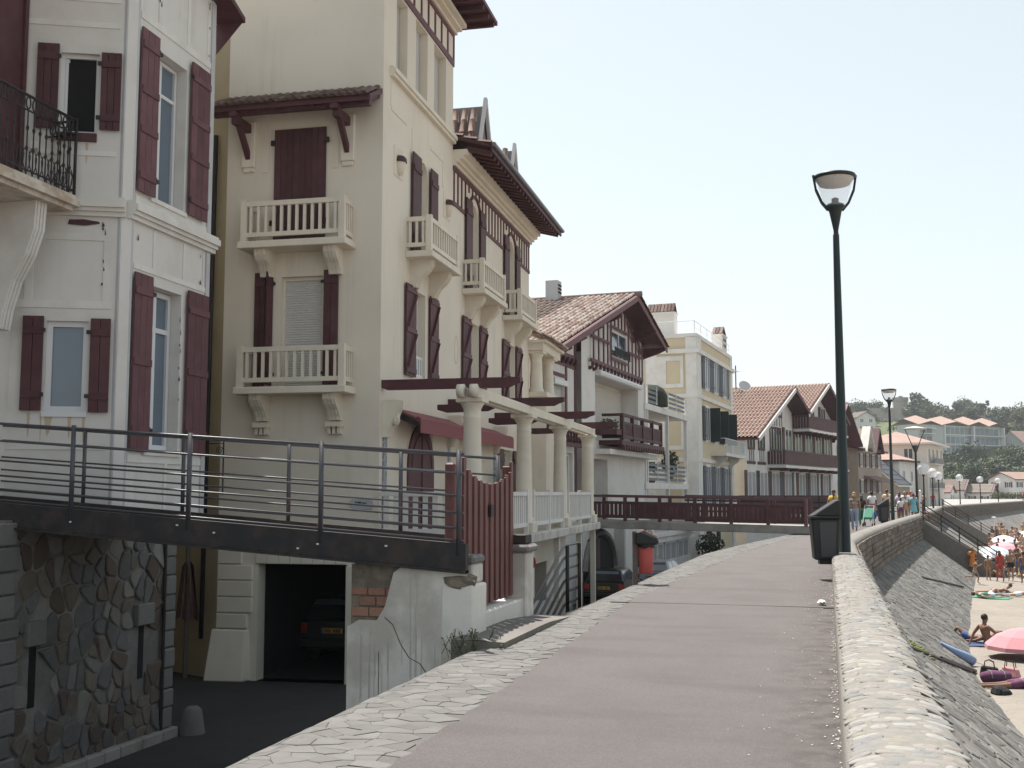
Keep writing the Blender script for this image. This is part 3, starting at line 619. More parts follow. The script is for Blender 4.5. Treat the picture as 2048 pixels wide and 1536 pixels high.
for a0, a1 in ((12.41,12.54),(14.79,14.92)): obj('slit', M().box(-.09, -.024, a0, a1, -1.1, -.3), DARKIN, rw)
z = -1.95
while z < 1.05:
    h = R.uniform(.24,.33); obj('quoin_stone', M().box(-.6, .03+R.uniform(0,.03), 15.37, 15.66, z+.008, z+h-.008), QUOIN, rw, bev=.02)
    obj('quoin_stone', M().box(-.12, .04+R.uniform(0,.03), 11.5, 12.08+R.uniform(-.06,.06), z+.008, z+h-.008), QUOIN, rw, bev=.02); z += h
y = 10.
while y < 15.6: h = R.uniform(.35,.6); obj('plinth_stone', M().box(-.3, .11, y+.006, min(15.72, y+h)-.006, -2.12, -1.95), CONC, rw, bev=.015); y += h
m = M().tube([(.02,15.37,-1.95),(.02,15.37,.9)], .028, 8); obj('drain_pipe', m, IRON, rw)
tag(obj('guard_stone', M().lathe([(.0,.42),(.09,.41),(.14,.36),(.17,.18),(.2,0)], (-9.72,15.95,-2.1), 12), QUOIN, None, True), 'worn conical guard stone at the foot of the rubble wall corner', 'guard stone')

# ------------------------------------------------------------------ cream villa with tower, balconies and pergola terrace
v = thing('cream_villa', 'tall cream villa with corner tower, scroll bracket balconies and columned pergola terrace', 'villa', (-8.61, 20.76, 0), -2.8)
F = Pl((0,0),(0,1)); S = Pl((0,0),(-1,0),(0,-1))
w = wall(S, 0, 3.45, -2.1, 13.4, [(1.25,2.17,3.72,6.07),(.64,2.55,-2.1,.22)], .35)
wall(F, 0, 5.2, -2.1, 13.4, [(.79,1.53,10.56,12.3),(2.14,3.02,10.56,12.3),(3.55,4.55,10.56,12.3),(2.43,3.12,6.84,9.15),(2.2,3.0,4.2,6.1),(1.75,3.63,.76,2.5)], .3, w)
wall(F, 5.2, 14.36, -2.1, 10.2, [(6.92,7.72,6.84,9.3),(11.25,12.15,6.84,9.3),(6.85,7.78,4.2,6.1),(11.28,12.2,4.2,6.1),(6.0,7.6,.76,2.7),(10.6,11.8,.76,2.9)], .3, w)
w.add([(0,5.2,10.2),(-3.6,5.2,10.2),(-3.6,5.2,13.4),(0,5.2,13.4)], [(0,1,2,3)])
w.add([(0,14.36,-2.1),(-6,14.36,-2.1),(-6,14.36,10.2),(0,14.36,10.2)], [(0,1,2,3)])
w.add([(-3.45,0,13.4),(0,0,13.4),(0,5.2,13.4),(-3.6,5.2,13.4)], [(0,1,2,3)])
w.add([(-3.45,0,9.4),(-3.6,5.2,9.4),(-3.6,5.2,13.4),(-3.45,0,13.4)], [(0,1,2,3)])
obj('wall', w, CREAM, v)
obj('back_block', M().box(-16, -4.2, 3.2, 14.3, -2.1, 10.1), CREAM, v); obj('sun_blocker', M().box(-18, -6.6, -1.8, 3.2, -2.1, 17.5), YELW, v)  # rear wing is unseen, added tall to keep sun off the street
obj('side_wall', M().prism([(-3.45,.0),(-6.7,1.75),(-6.7,5),(-3.6,5)], lambda x, y, t: (x,y,t), -2.1, 17.5), YELW, v)  # angled wall is real; its extra height is added to shade the street
# garage recess and rusticated pier
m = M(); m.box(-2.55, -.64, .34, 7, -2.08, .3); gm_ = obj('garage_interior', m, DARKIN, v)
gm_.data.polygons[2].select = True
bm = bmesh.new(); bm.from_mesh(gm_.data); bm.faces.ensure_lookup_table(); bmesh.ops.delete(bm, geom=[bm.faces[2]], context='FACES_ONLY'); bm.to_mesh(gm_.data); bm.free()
for k, (z0, z1) in enumerate(((-.77,-.45),(-.45,-.12),(-.12,.2),(.2,.5))): obj('rusticated_block', M().box(-3.42, -2.66 if z0 < .2 else -2.9, -.05, .02, z0+.012, z1-.012), CREAM, v, bev=.012)
obj('rusticated_block', M().box(-3.42, -2.75, -.06, .02, -1.07, -.79), CREAM, v, bev=.012)
obj('pier_plinth', M().hexa([(-3.55,-.3,-2.1),(-2.75,-.22,-2.1),(-2.6,.3,-2.1),(-3.7,.3,-2.1)], [(-3.5,-.1,-1.1),(-2.75,-.08,-1.1),(-2.62,.3,-1.1),(-3.6,.3,-1.1)]), CREAM, v, bev=.02)
for k in range(8): obj('voussoir', M().box(-2.6+.245*k+.006, -2.6+.245*(k+1)-.006, -.03, .02, .225, .52), CREAM, v, bev=.008)
obj('garage_jamb', M().box(-.66, -.5, -.04, .03, -2.1, .2), CREAMD, v, bev=.01)
m = M(); m.tube([(-3.75,-.05,-1.3),(-3.75,.05,9.2)], .05, 8); obj('drain_pipe', m, IRON, v, True)
# side elevation: closed door, shuttered window, balconies, tiled canopy
d = obj('balcony_door', M().box(-2.36, -1.22, -.05, -.02, 6.86, 9.18), OX, v)
for k in range(8):
    m = M(); S.box(m, 1.24+.138*k+.003, 1.24+.138*(k+1)-.003, .05, .068 + .004*(k % 2), 6.8, 9.16); obj('plank', m, OX, d)
m = M()
for a in (1.2, 2.38):
    for z in (7.2, 8.9): m = M(); S.box(m, a-.05, a+.05, .04, .09, z-.05, z+.05); obj('hinge', m, IRON, d)
strips(v, S, [(1.05,2.5,9.22,9.4),(1.0,1.15,8.9,9.22),(2.45,2.6,8.9,9.22),(.95,1.1,8.3,8.9),(2.5,2.65,8.3,8.9)], .014, CREAM)
slats(v, S, 1.27, 2.15, 3.72, 6.03, -.14, SHUTW, step=.05)
m = M(); S.box(m, 1.25, 1.30, -.2, -.1, 3.72, 6.07); S.box(m, 2.12, 2.17, -.2, -.1, 3.72, 6.07); S.box(m, 1.3, 2.12, -.2, -.1, 6.0, 6.07); obj('window_frame', m, CREAMD, v)
shutter(v, S, 2.50, 2.74, 3.82, 6.17, .03, OX, 2, (.1,.9)); shutter(v, Pl((-2.36,-.02),(-.35,-.94),(.94,-.35)), 0, .18, 3.82, 6.17, 0, OX, 2, (.1,.9), hinge=-1); shutter(v, S, .9, 1.22, 3.82, 6.17, .03, OX, 2, (.1,.9), hinge=1)
balcony(v, S, .6, 2.84, .55, 6.72, 7.55, 12, 4, brackets=(.95,2.45)); balcony(v, S, .56, 2.86, .55, 3.75, 4.56, 12, 4, brackets=(.92,2.5))
m = M()
for a in (.92,2.5):
    m = M(); S.box(m, a-.16, a+.16, -.02, .2, 2.96, 3.06); 
    for k in (-1,0,1): S.box(m, a+k*.1-.03, a+k*.1+.03, -.02, .14, 2.82, 2.96)
    obj('bracket_drop', m, CREAMD, v)
m = M(); m.hexa([(-3.48,.02,9.82),(-.02,.02,9.82),(-.02,-.78,9.42),(-3.48,-.78,9.42)], [(-3.48,.02,9.92),(-.02,.02,9.92),(-.02,-.78,9.52),(-3.48,-.78,9.52)]); m.bar((-3.45,-.62,9.42),(-.05,-.62,9.42),.12,.16); m.bar((-3.5,-.77,9.46),(0,-.77,9.46),.03,.12); cn = obj('canopy', m, OX, v)
tiles(cn, (-3.5,-.84,9.5), (1,0,0), (0,.86,.43), 3.5, .98, .165, .3, [TILE[2],TILE[0],TILE[2]], 300, 'canopy_tile', .075)
for k in range(12): obj('rafter', M().bar((-3.3+.29*k,-.7,9.40),(-3.3+.29*k,0,9.76),.06,.09), OX, cn)
for a in (.75, 2.95):
    m = M(); m.bar(S.P(a,0,9.24), S.P(a,.72,9.24), .13, .18); m.bar(S.P(a,.03,8.62), S.P(a,.5,9.18), .10, .11); m.bar(S.P(a,.52,9.33), S.P(a,.82,9.33), .15, .10); obj('canopy_bracket', m, OX, cn)
    m = M(); S.box(m, a-.15, a+.15, -.02, .07, 8.42, 9.4); S.box(m, a-.12, a+.12, -.02, .05, 8.32, 8.42); obj('bracket_pad', m, CREAM, v, bev=.015)
# tower front
m = M()
for b, z0, z1 in ((.10,10.32,10.40),(.14,10.40,10.5),(.08,10.5,10.54)): F.box(m, .38, 5.15, -.02, b, z0, z1)
obj('sill_ledge', m, CREAMD, v)
for a0, a1 in ((.79,1.53),(2.14,3.02),(3.55,4.55)): slats(v, F, a0+.02, a1-.02, 10.56, 12.3, -.2, SHUTW, step=.06)
m = M(); F.box(m, .25, 5.22, -.02, .03, 12.34, 12.5); F.box(m, .25, 5.22, -.02, .03, 13.1, 13.2)
for k in range(10): a = .3+.54*k; F.box(m, a, a+.07, -.02, .028, 12.5, 13.1)
obj('timber_band', m, OXL, v)
m = M()
for b, z0, z1 in ((.08,13.2,13.28),(.2,13.28,13.36),(.32,13.36,13.46)): F.box(m, -.1, 5.3, -.02, b, z0, z1)
obj('cornice', m, CREAMD, v)
m = M(); m.hexa([(-4.2,-.9,13.62),(.98,-.9,13.62),(.98,5.9,13.62),(-4.2,5.9,13.62)], [(-4.2,-.9,13.72),(.98,-.9,13.72),(.98,5.9,13.72),(-4.2,5.9,13.72)]); m.hexa([(-4.2,-.9,13.72),(.98,-.9,13.72),(.98,5.9,13.72),(-4.2,5.9,13.72)], [(-2,1.5,15.2),(-1.4,1.5,15.2),(-1.4,3.4,15.2),(-2,3.4,15.2)])
tr = obj('tower_roof', m, OX, v)
for k in range(13): obj('rafter', M().bar((-.2,-.6+.52*k,13.55),(.94,-.6+.52*k,13.55),.09,.12), OX, tr)
for k in range(9): obj('rafter', M().bar((-3.9+.55*k,-.86,13.55),(-3.9+.55*k,.1,13.55),.09,.12), OX, tr)
for a in (.97, 4.66):
    m = M(); F.box(m, a-.28, a+.28, -.01, .02, 8.3, 8.95); pq = obj('lamp_plaque', m, CREAMD, v, bev=.01)
    m = M(); m.lathe([(.16,0),(.15,.08),(.1,.14),(0,.17)], (.04,a,8.62), 12); obj('lamp_hood', m, OX, pq, True); m = M(); m.lathe([(.0,-.28),(.07,-.26),(.12,-.1),(.14,0)], (.04,a,8.62), 10); obj('lamp_body', m, CREAMD, pq, True)
def arch(par, a0, a1, z0, z1, ring=None, wide=.1):
    c = (a0+a1)/2; r = (a1-a0)/2; zc = z1-r; m = M()
    for k in range(10):
        t0 = pi*k/10; t1 = pi*(k+1)/10
        m.add([F.P(c-r*cos(t0),.0,zc+r*sin(t0)), F.P(c-r*cos(t1),.0,zc+r*sin(t1)), F.P(c-r*cos(t1),.0,z1+.001), F.P(c-r*cos(t0),.0,z1+.001)], [(0,1,2,3)])
        m.add([F.P(c-r*cos(t0),.0,zc+r*sin(t0)), F.P(c-r*cos(t1),.0,zc+r*sin(t1)), F.P(c-r*cos(t1),-.3,zc+r*sin(t1)), F.P(c-r*cos(t0),-.3,zc+r*sin(t0))], [(0,1,2,3)])
    obj('arch_head', m, CREAM, par)
    if ring:
        m = M(); m.tube([F.P(c-(r+wide)*cos(pi*k/14),.02,zc+(r+wide)*sin(pi*k/14)) for k in range(15)], .045, 6); obj('arch_ring', m, ring, par)
for a0, a1, zt, rg in ((2.43,3.12,9.15,None),(6.92,7.72,9.3,OXL),(11.25,12.15,9.3,OXL)):
    arch(v, a0, a1, 6.84, zt, rg, .22); window(v, F, a0, a1, 6.84, zt, -.25, CREAMD, mat('pale_blind', (.45,.44,.42), .8, .06), mull=1)
    flatshut(v, F, a0-.62, a0-.03, 6.9, zt-.02, .05, OX); flatshut(v, F, a1+.04, a1+.58, 6.9, zt-.02, .05, OX)
for a0, a1 in ((1.56,3.79),(6.15,8.6),(10.6,12.85)): balcony(v, F, a0, a1, .565, 6.84, 7.6, 11, 3, brackets=(a0+.42,a1-.42), br_h=.6)
for a0, a1, l, r_ in ((2.2,3.0,(1.44,2.13),(3.2,3.86)),(6.85,7.78,(6.03,6.8),(7.82,8.5)),(11.28,12.2,(10.47,11.24),(12.26,12.98))):
    window(v, F, a0, a1, 4.2, 6.1, -.22, PVC, SHUTW, mull=0); shutter(v, F, l[0], l[1], 4.15, 6.14, .04, OX, 3, (.06,.5,.94), True, OXL); shutter(v, F, r_[0], r_[1], 4.2, 6.14, .04, OXL, 3, (.06,.5,.94), True, OX)
m = M(); F.box(m, 2.2, 3.0, -.1, -.06, 4.62, 4.68); F.box(m, 2.2, 3.0, -.1, -.06, 4.22, 4.27)
for k in range(5): F.box(m, 2.24+.17*k, 2.3+.17*k, -.1, -.06, 4.27, 4.62)
obj('window_guard', m, PVC, v)
m = M(); m.lathe([(0,.0),(.16,.0),(.18,.012),(.2,.0)], (0,0,0), 20); m.v = [(-.001+z, 5.58+x*.9, 5.2+y*1.9) for x, y, z in m.v]; obj('oval_plaque', m, YEL, v)
strips(v, F, [(.45,.52,9.7,10.2),(.5,1.5,9.62,9.7),(1.9,2.0,8.9,9.7),(3.3,4.3,9.62,9.7),(4.3,4.4,9.0,9.7)], .014, CREAMD)
# main block: timber band, cornice, eaves, dormers
m = M(); F.box(m, 5.2, 14.36, -.01, .035, 9.68, 9.8); 
for a0, a1 in ((5.2,6.62),(8.0,10.95),(12.45,14.36)): F.box(m, a0, a1, -.01, .033, 8.8, 8.9)
a = 5.25
while a < 14.35:
    inA = any(x0-.3 < a < x1+.3 for x0, x1 in ((6.92,7.72),(11.25,12.15))); F.box(m, a, a+.06, -.01, .03, 9.5 if inA else 8.9, 9.68); a += .36
obj('timber_band', m, OXL, v)
m = M()
for b, z0, z1 in ((.08,9.8,9.88),(.16,9.88,9.96),(.26,9.96,10.06),(.36,10.06,10.2)): F.box(m, 5.2, 14.5, -.02, b, z0, z1)
obj('cornice', m, CREAMD, v)
m = M(); m.hexa([(.0,5.22,10.5),(.98,5.22,10.2),(.98,14.75,10.2),(.0,14.75,10.5)], [(.0,5.22,10.58),(.98,5.22,10.28),(.98,14.75,10.28),(.0,14.75,10.58)]); m.bar((.99,5.22,10.2),(.99,14.8,10.2),.05,.2); m.hexa([(.0,5.22,10.5),(.0,14.75,10.5),(-3.5,14.75,11.6),(-3.5,5.22,11.6)], [(.0,5.22,10.58),(.0,14.75,10.58),(-3.5,14.75,11.7),(-3.5,5.22,11.7)])
mr = obj('main_roof', m, OX, v)
ribroof(mm := M(), (.95,5.25,10.3), (0,1,0), (-.955,0,.297), 9.5, 4.6, .22, .07, 12); stuff(obj('roof_tiles', mm, TILE[0], mr))
obj('gutter', M().tube([(1.05,5.22,10.28),(1.05,14.85,10.28)], .06, 8), mat('zinc', (.22,.22,.24), .5, .1, 5, metal=.5), mr)
k = 5.4
while k < 14.7: obj('rafter', M().bar((.3,k,10.26),(.95,k,10.09),.12,.13), OX, mr); k += .38
for c, hw, zb, zt in ((6.55,.62,10.6,11.95),(10.0,.55,10.62,11.8)):
    m = M(); m.prism([(c-hw*.8,zb-.1),(c+hw*.8,zb-.1),(c,zt-.2)], lambda a, z, t: (t, a, z), -1.2, .42); dm = obj('dormer', m, mat('grey_slate_board', (.20,.19,.20), .8, .1), v)
    m = M(); m.bar((.5,c-hw,zb-.1),(.5,c,zt),.08,.1); m.bar((.5,c+hw,zb-.1),(.5,c,zt),.08,.1); obj('bargeboard', m, GREYT, dm)
    L = sqrt(hw*hw+(zt-zb)**2)
    tiles(dm, (-1.3,c-hw-.05,zb-.06), (1,0,0), (0,hw,zt-zb+.1), 1.8, L-.12, .24, .36, [TILE[2],TILE[0]], 60, 'dormer_tile', .1)
    tiles(dm, (.5,c+hw+.05,zb-.06), (-1,0,0), (0,-hw,zt-zb+.1), 1.8, L-.12, .24, .36, [TILE[2]], 60, 'dormer_tile', .1)
# terrace floor level: arched door, awnings, tiled pilasters, columns, pergola, balustrade
arch(v, 1.75, 3.63, .76, 2.5+.6)
m = M(); c, r = 2.69, .94; poly = [(1.75,.76),(3.63,.76)] + [(c+r*cos(pi*k/14), 2.2+r*sin(pi*k/14)) for k in range(15)]
m.prism(poly, lambda a, z, t: F.P(a, t, z), -.04, .04); ad = obj('arched_door', m, OXL, v)
m = M(); m.tube([F.P(c,.045,.8), F.P(c,.045,3.1)], .025, 5); m.tube([F.P(c+.72*cos(pi*k/14),.045,2.2+.72*sin(pi*k/14)) for k in range(15)], .02, 5); obj('door_moulding', m, OX, ad)
for a0, a1 in ((.95,5.2),(5.75,9.6)):
    m = M(); m.hexa([F.P(a0,.02,3.36), F.P(a1,.02,3.36), F.P(a1,.55,3.12), F.P(a0,.55,3.12)], [F.P(a0,.02,3.40), F.P(a1,.02,3.40), F.P(a1,.55,3.16), F.P(a0,.55,3.16)]); F.box(m, a0, a1, .545, .565, 2.88, 3.15); m.tube([F.P(a0,.5,3.16), F.P(a1,.5,3.16)], .06, 8)
    aw = obj('awning', m, AWN, v)
    for a in (a0-.08, a1+.05): obj('awning_arm', M().bar(F.P(a,0,3.3), F.P(a,.52,3.05), .05, .12), PVC if a > a0 else IRON, aw)
for a in (.28, 4.98, 9.62):
    m = M(); F.box(m, a-.1, a+.1, -.01, .03, .8, 2.75); obj('tiled_pilaster', m, mat('blue_glazed_tile', (.24,.27,.36), .4, .5, 22, .1, 40, (.62,.6,.56), .7, 14), v)
    m = M(); scroll(m, F, a, .3, .35, 3.5, .75); m.blob(F.P(a,.24,3.15), (.1,.12,.16), 8, 6, .12); obj('bracket', m, CREAMD, v)
for a0, a1 in ((6.05,7.5),): window(v, F, a0, a1, .8, 2.68, -.2, CREAMD, GLASS, mull=1)
window(v, F, 10.6, 11.8, .8, 2.88, -.2, CREAMD, GLASS, mull=1); flatshut(v, F, 9.95, 10.55, .8, 2.9, .04, OX); flatshut(v, F, 11.85, 12.45, .8, 2.9, .04, OX)
m = M(); F.box(m, -.15, 15.1, 0, 2.2, .48, .70); tc_ = obj('terrace_slab', m, mat('weathered_slab', (.55,.52,.48), .9, .15, 3, .3, 40, (.3,.27,.23), .6, 1.5), v, bev=.02)
for a in (1.5, 5.2, 8.6, 12.2, 14.9): obj('slab_post', M().box(1.9, 2.05, a-.08, a+.08, -2.1, .48), CREAMD, v)
obj('under_wall', M().box(.9, 1.1, .2, 14.9, -.35, .48), CREAM, v)
obj('wall_panel', M().box(.02, .1, 3.2, 5.6, -2.1, -.3), WHITE, v)
obj('wall_panel', M().box(.02, .1, 9.3, 11.2, -2.1, .3), WHITE, v); obj('street_door', M().box(.02, .12, 6.2, 7.4, -2.1, .2), OX, v); obj('street_door', M().box(.02, .12, 12.4, 14.2, -2.1, .3), OX, v)
for a in (.15, 4.95, 9.7, 14.55):
    column(v, 1.87, a, .95, 3.5, .185); obj('column_plinth', M().box(1.6, 2.14, a-.27, a+.27, .70, .95), CREAMD, v, bev=.012)
    m = M(); m.prism([(-.1,3.9),(2.85,3.9),(2.85,3.80),(2.72,3.76),(2.6,3.7),(2.3,3.70),(.1,3.70),(-.1,3.8)], lambda x, z, t: (x, a+t, z), -.075, .075); obj('pergola_beam', m, OX, v)
    if a > 1: m = M(); m.prism([(-.1,3.62),(1.2,3.62),(1.2,3.52),(1.05,3.46),(.1,3.44),(-.1,3.5)], lambda x, z, t: (x+.4, a-1.9+t, z), -.07, .07); obj('pergola_beam', m, OX, v)
m = M()
for sd in (-.12,.12): m.bar((1.87+sd,-.2,3.6),(1.87+sd,14.9,3.6),.12,.2)
obj('pergola_plate', m, CREAMD, v, bev=.01)
for sd in (-.13,.13): obj('plate_scroll', M().tube([(1.87+sd-.07,-.22,3.62),(1.87+sd+.07,-.22,3.62)], .13, 12), CREAMD, v, True)
for a0, a1 in ((.5,4.6),(5.3,9.3),(10.1,14.2)):
    m = M(); m.bar((2.0,a0,1.62),(2.0,a1,1.62),.07,.09); m.bar((2.0,a0,.9),(2.0,a1,.9),.06,.09)
    for a in (a0, (a0+a1)/2, a1): m.bar((2.0,a,.7),(2.0,a,1.72),.1,.1)
    rl = obj('balustrade', m, WHITE, v); n = int((a1-a0)/.2); pm_ = mesh('picket', M().box(-.015,.015,-.045,.045,.94,1.58), WHITE)
    for k in range(n): link('picket', pm_, rl, (2.0, a0+.1+.2*k, 0))
m = M(); m.bar((.05,-.12,1.62),(2.0,-.12,1.62),.07,.09,); m.bar((.05,-.12,.9),(2.0,-.12,.9),.06,.09); rl = obj('balustrade', m, WHITE, v); pm_ = mesh('picket', M().box(-.05,.05,-.015,.015,.94,1.58), WHITE)
for k in range(9): link('picket', pm_, rl, (.2+.2*k, -.12, 0))
# small columned loggia at the far end
m = M(); m.box(-2, .55, 14.4, 17.2, -2.1, 4.75); m.box(-2, .6, 14.3, 17.3, 4.75, 4.9); obj('loggia_base', m, CREAM, v)
for a in (14.55, 16.5): column(v, .2, a, 4.9, 6.25, .2, name='loggia_column')
m = M(); m.box(-2, .5, 14.2, 17.3, 6.25, 6.5); m.box(-2, .62, 14.1, 17.42, 6.5, 6.58); lg = obj('loggia_entablature', m, CREAMD, v); obj('loggia_back', M().box(-1.4, -1.2, 14.4, 17.2, 4.9, 6.25), YEL, v)
tiles(lg, (.78,14.0,6.6), (0,1,0), (-.93,0,.37), 3.5, 1.5, .22, .34, [TILE[2],TILE[1],TILE[0]], 100, 'loggia_tile', .095)
# lattice, plaque
m = M()
for k in range(14): m.bar((.3,8.5+.11*k,1.7),(.3,8.5+.11*k+.5,2.3),.012,.02); m.bar((.3,8.5+.11*k+.5,1.7),(.3,8.5+.11*k,2.3),.012,.02)
obj('lattice_screen', m, mat('tan_lattice', (.36,.31,.24), .8, .1), v)
m = M(); m.prism([(-.2,-.1),(.2,-.1),(.26,-.02),(.2,.1),(-.2,.1),(-.26,.02)], lambda x, z, t: (-.35+x, -t, 1.42+z), .01, .04); pq = obj('name_plaque', m, mat('grey_enamel', (.42,.43,.45), .5, .06), v)
m = M()
for x0, x1, z0, z1 in ((-.13,-.10,.01,.05),(-.085,.0,.012,.048),(.015,.05,.01,.034),(.05,.11,.012,.032)): m.box(-.35+x0, -.35+x1, -.046, -.041, 1.42+z0, 1.42+z1)
obj('plaque_lettering', m, IRON, pq)

# ------------------------------------------------------------------ steel footbridge, red picket gate, piers and abutment
br = thing('steel_footbridge', 'black steel footbridge with grey tube railings leading to the white house', 'footbridge', (-4.0, 12.0, 0))
SLP = .072
def bp(x, y, z): return (-x, y, z + SLP*x)
m = M(); m.hexa([bp(-.05,0,.76),bp(8.6,0,.76),bp(8.6,.1,.76),bp(-.05,.1,.76)], [bp(-.05,0,1.08),bp(8.6,0,1.08),bp(8.6,.1,1.08),bp(-.05,.1,1.08)]); m.hexa([bp(-.05,-.06,.76),bp(8.6,-.06,.76),bp(8.6,.12,.76),bp(-.05,.12,.76)], [bp(-.05,-.06,.785),bp(8.6,-.06,.785),bp(8.6,.12,.785),bp(-.05,.12,.785)]); obj('girder', m, GIRD, br)
m = M(); m.hexa([bp(.25,2.12,.76),bp(8.6,2.12,.76),bp(8.6,2.22,.76),bp(.25,2.22,.76)], [bp(.25,2.12,1.03),bp(8.6,2.12,1.03),bp(8.6,2.22,1.03),bp(.25,2.22,1.03)]); obj('girder', m, GIRD, br)
dk = M(); 
for k in range(60):
    x0 = .25+.145*k; g_ = M(); g_.hexa([bp(x0+.004,.1,.87),bp(x0+.141,.1,.87),bp(x0+.141,2.12,.87),bp(x0+.004,2.12,.87)], [bp(x0+.004,.1,.91),bp(x0+.141,.1,.91),bp(x0+.141,2.12,.91),bp(x0+.004,2.12,.91)]); obj('deck_plank', g_, DECK, br)
for yy, xs in ((.02,(.04,1.73,3.47,5.12,6.8)),(2.18,(.22,1.58,3.24,4.9,6.55))):
    for x in xs: obj('rail_post', M().tube([bp(x,yy,.95), bp(x,yy,2.12)], .031 if yy < 1 else .029, 10), STEEL, br, True)
    for h in (1.0,.78,.53,.34,.17,.03):
        obj('rail', M().tube([bp(-.02 if yy < 1 else .22,yy,1.08+h), bp(8.6,yy,1.08+h)], .018 if h > .9 else .013, 8), STEEL, br, True)
m = M()
for k in range(46): m.blob(bp(.15+.18*k,-.05,.80), (.014,.012,.014), 6, 4)
stuff(obj('rivets', m, GIRD, br))
m = M()
for x, z in ((.9,.98),(1.75,.93),(2.0,.86),(3.1,.95),(3.6,1.0),(5.1,.92)): m.blob(bp(x,-.01,z), (.02,.006,.012), 6, 4)
stuff(obj('gull_droppings', m, PVC, br))
ab = thing('abutment_wall', 'cracked stained white wall with exposed brick corner carrying the steel footbridge', 'wall', (-3.95, 12.0, 0))
m = M(); m.prism([(0,-2.1),(-1.44,-2.1),(-1.44,.12),(-1.3,.2),(-1.08,.2),(-.98,.36),(-.88,.74),(-.8,.8),(0,.74)], lambda x, z, t: (x, t, z), .05, .5); obj('render_face', m, RWALL, ab)
obj('core', M().box(-1.41, -.7, .09, .45, -.1, .83), RUBBLE, ab)
for j, (z0, z1) in enumerate(((.24,.34),(.36,.46),(.48,.56))):
    x = -1.41 + (.1 if j % 2 else 0)
    while x < -1.05 + .05*j: bw = R.uniform(.16,.26); obj('brick', M().box(x+.006, min(x+bw, -.92+.04*j)-.006, .058+R.uniform(0,.015), .2, z0, z1), BRICK, ab, bev=.008); x += bw
m = M(); cr = [(-.98,.24),(-.88,.16),(-.78,-.06),(-.68,-.2),(-.55,-.26),(-.46,-.38),(-.4,-.52),(-.32,-.6),(-.2,-.68),(-.08,-.76),(0,-.8)]
for (x0,z0),(x1,z1) in zip(cr, cr[1:]):
    wv = R.uniform(.004,.010); m.add([(x0,.047,z0-wv),(x1,.047,z1-wv),(x1,.047,z1+wv),(x0,.047,z0+wv)], [(0,1,2,3)])
obj('crack', m, CRACK, ab)
m = M()
for k in range(26): x = R.uniform(-1.35,-.05); z = R.uniform(-.2,.7) if x > -.82 else R.uniform(-.3,.08); l = R.uniform(.2,1.4); m.add([(x-.004,.0475,z),(x+.004,.0475,z),(x+.003,.0475,z-l),(x-.003,.0475,z-l)], [(0,1,2,3)])
stuff(obj('rain_streaks', m, mat('grey_streak', (.48,.45,.41), .95, .15, 9), ab))
gp = thing('gate_pier', 'low peeling white pier carrying the footbridge end beside the red gate', 'pier', (-3.95, 12.0, 0))
obj('shaft', M().box(-.3, .08, .03, .55, -2.1, .62), RWALL, gp, bev=.02); obj('cap', M().box(-.32, .02, .2, .6, .62, .84), RWALL, gp, bev=.02); obj('cap_stone', M().box(-.34, .04, .18, .62, .84, .94), QUOIN, gp, bev=.03)
obj('exposed_patch', M().blob((-.1,.1,.66), (.22,.1,.1), 9, 6, .25), RUBBLE, gp)
gp = thing('gate_pier', 'narrow white pier with dark cap stone at the far side of the red gate', 'pier', (-3.95, 14.42, 0))
obj('shaft', M().box(-.34, .04, .06, .44, -.3, .86), RWALL, gp, bev=.02); obj('cap_stone', M().box(-.4, .09, 0, .5, .86, .96), QUOIN, gp, bev=.03); obj('cap_block', M().box(-.3, .02, .1, .42, .965, 1.09), GIRD, gp, bev=.01)
gt = thing('picket_gate', 'tall dark red wooden picket gate with dipped top across the footbridge end', 'gate', (-4.12, 12.3, 0))
for k in range(19):
    y = .08 + .113*k; t = (k-9)/9; top = 1.76 + .2*t*t + (.1 if abs(t) > .9 else 0); obj('picket', M().box(-.012+.02*(k%2), .022+.02*(k%2), y+.004, y+.098, .30, top), GATEM, gt, bev=.006)
obj('ledge_rail', M().box(-.05, -.014, .02, 2.2, .62, .74), GATEM, gt); obj('ledge_rail', M().box(-.05, -.014, .02, 2.2, 1.44, 1.56), GATEM, gt)
obj('gate_post', M().box(-.14, -.02, -.14, .06, .75, 1.99), GATEM, gt, bev=.02); obj('gate_post', M().box(-.12, .0, 2.16, 2.3, .3, 2.0), GATEM, gt, bev=.01); obj('latch', M().box(.04, .07, 1.02, 1.14, 1.35, 1.5), IRON, gt)
ld = thing('gate_step', 'cracked concrete step with mossy riser in front of the red gate', 'step', (-3.95, 11.7, 0))
obj('curb', M().box(-.35, .0, .7, 2.9, -.1, .26), RWALL, ld, bev=.02)
def lf(x, y): return (.075 - .06*max(0, x-.3))*(1 if y < 1.9 else max(-.2, 1-(y-1.9)/1.3)) + .004*noise.noise((x*4, y*4, 0))
m = sheet([-.05+.1*k for k in range(7)], [-.05+.2*k for k in range(18)], lambda x, y: lf(x, y)); n_ = len(m.v); obj('slab', m, mat('pink_concrete', (.165,.15,.14), .9, .2, 4, .3, 40, (.115,.105,.096), .5, 2), ld)
m = M(); m.add([(-.05,-.05,-.2),(.55,-.05,-.2),(.55,-.05,lf(.55,-.05)),(-.05,-.05,lf(0,-.05)),(.55,3.35,-.2),(.55,3.35,lf(.55,3.35))], [(0,1,2,3)]); m.add([(.55,.2*k-.05,lf(.55,.2*k-.05)) for k in range(18)] + [(.55,.2*k-.05,-.2) for k in range(18)], [(k,k+1,19+k,18+k) for k in range(17)]); obj('riser', m, mat('mossy_concrete', (.17,.16,.13), .95, .35, 6, .6, 30), ld)
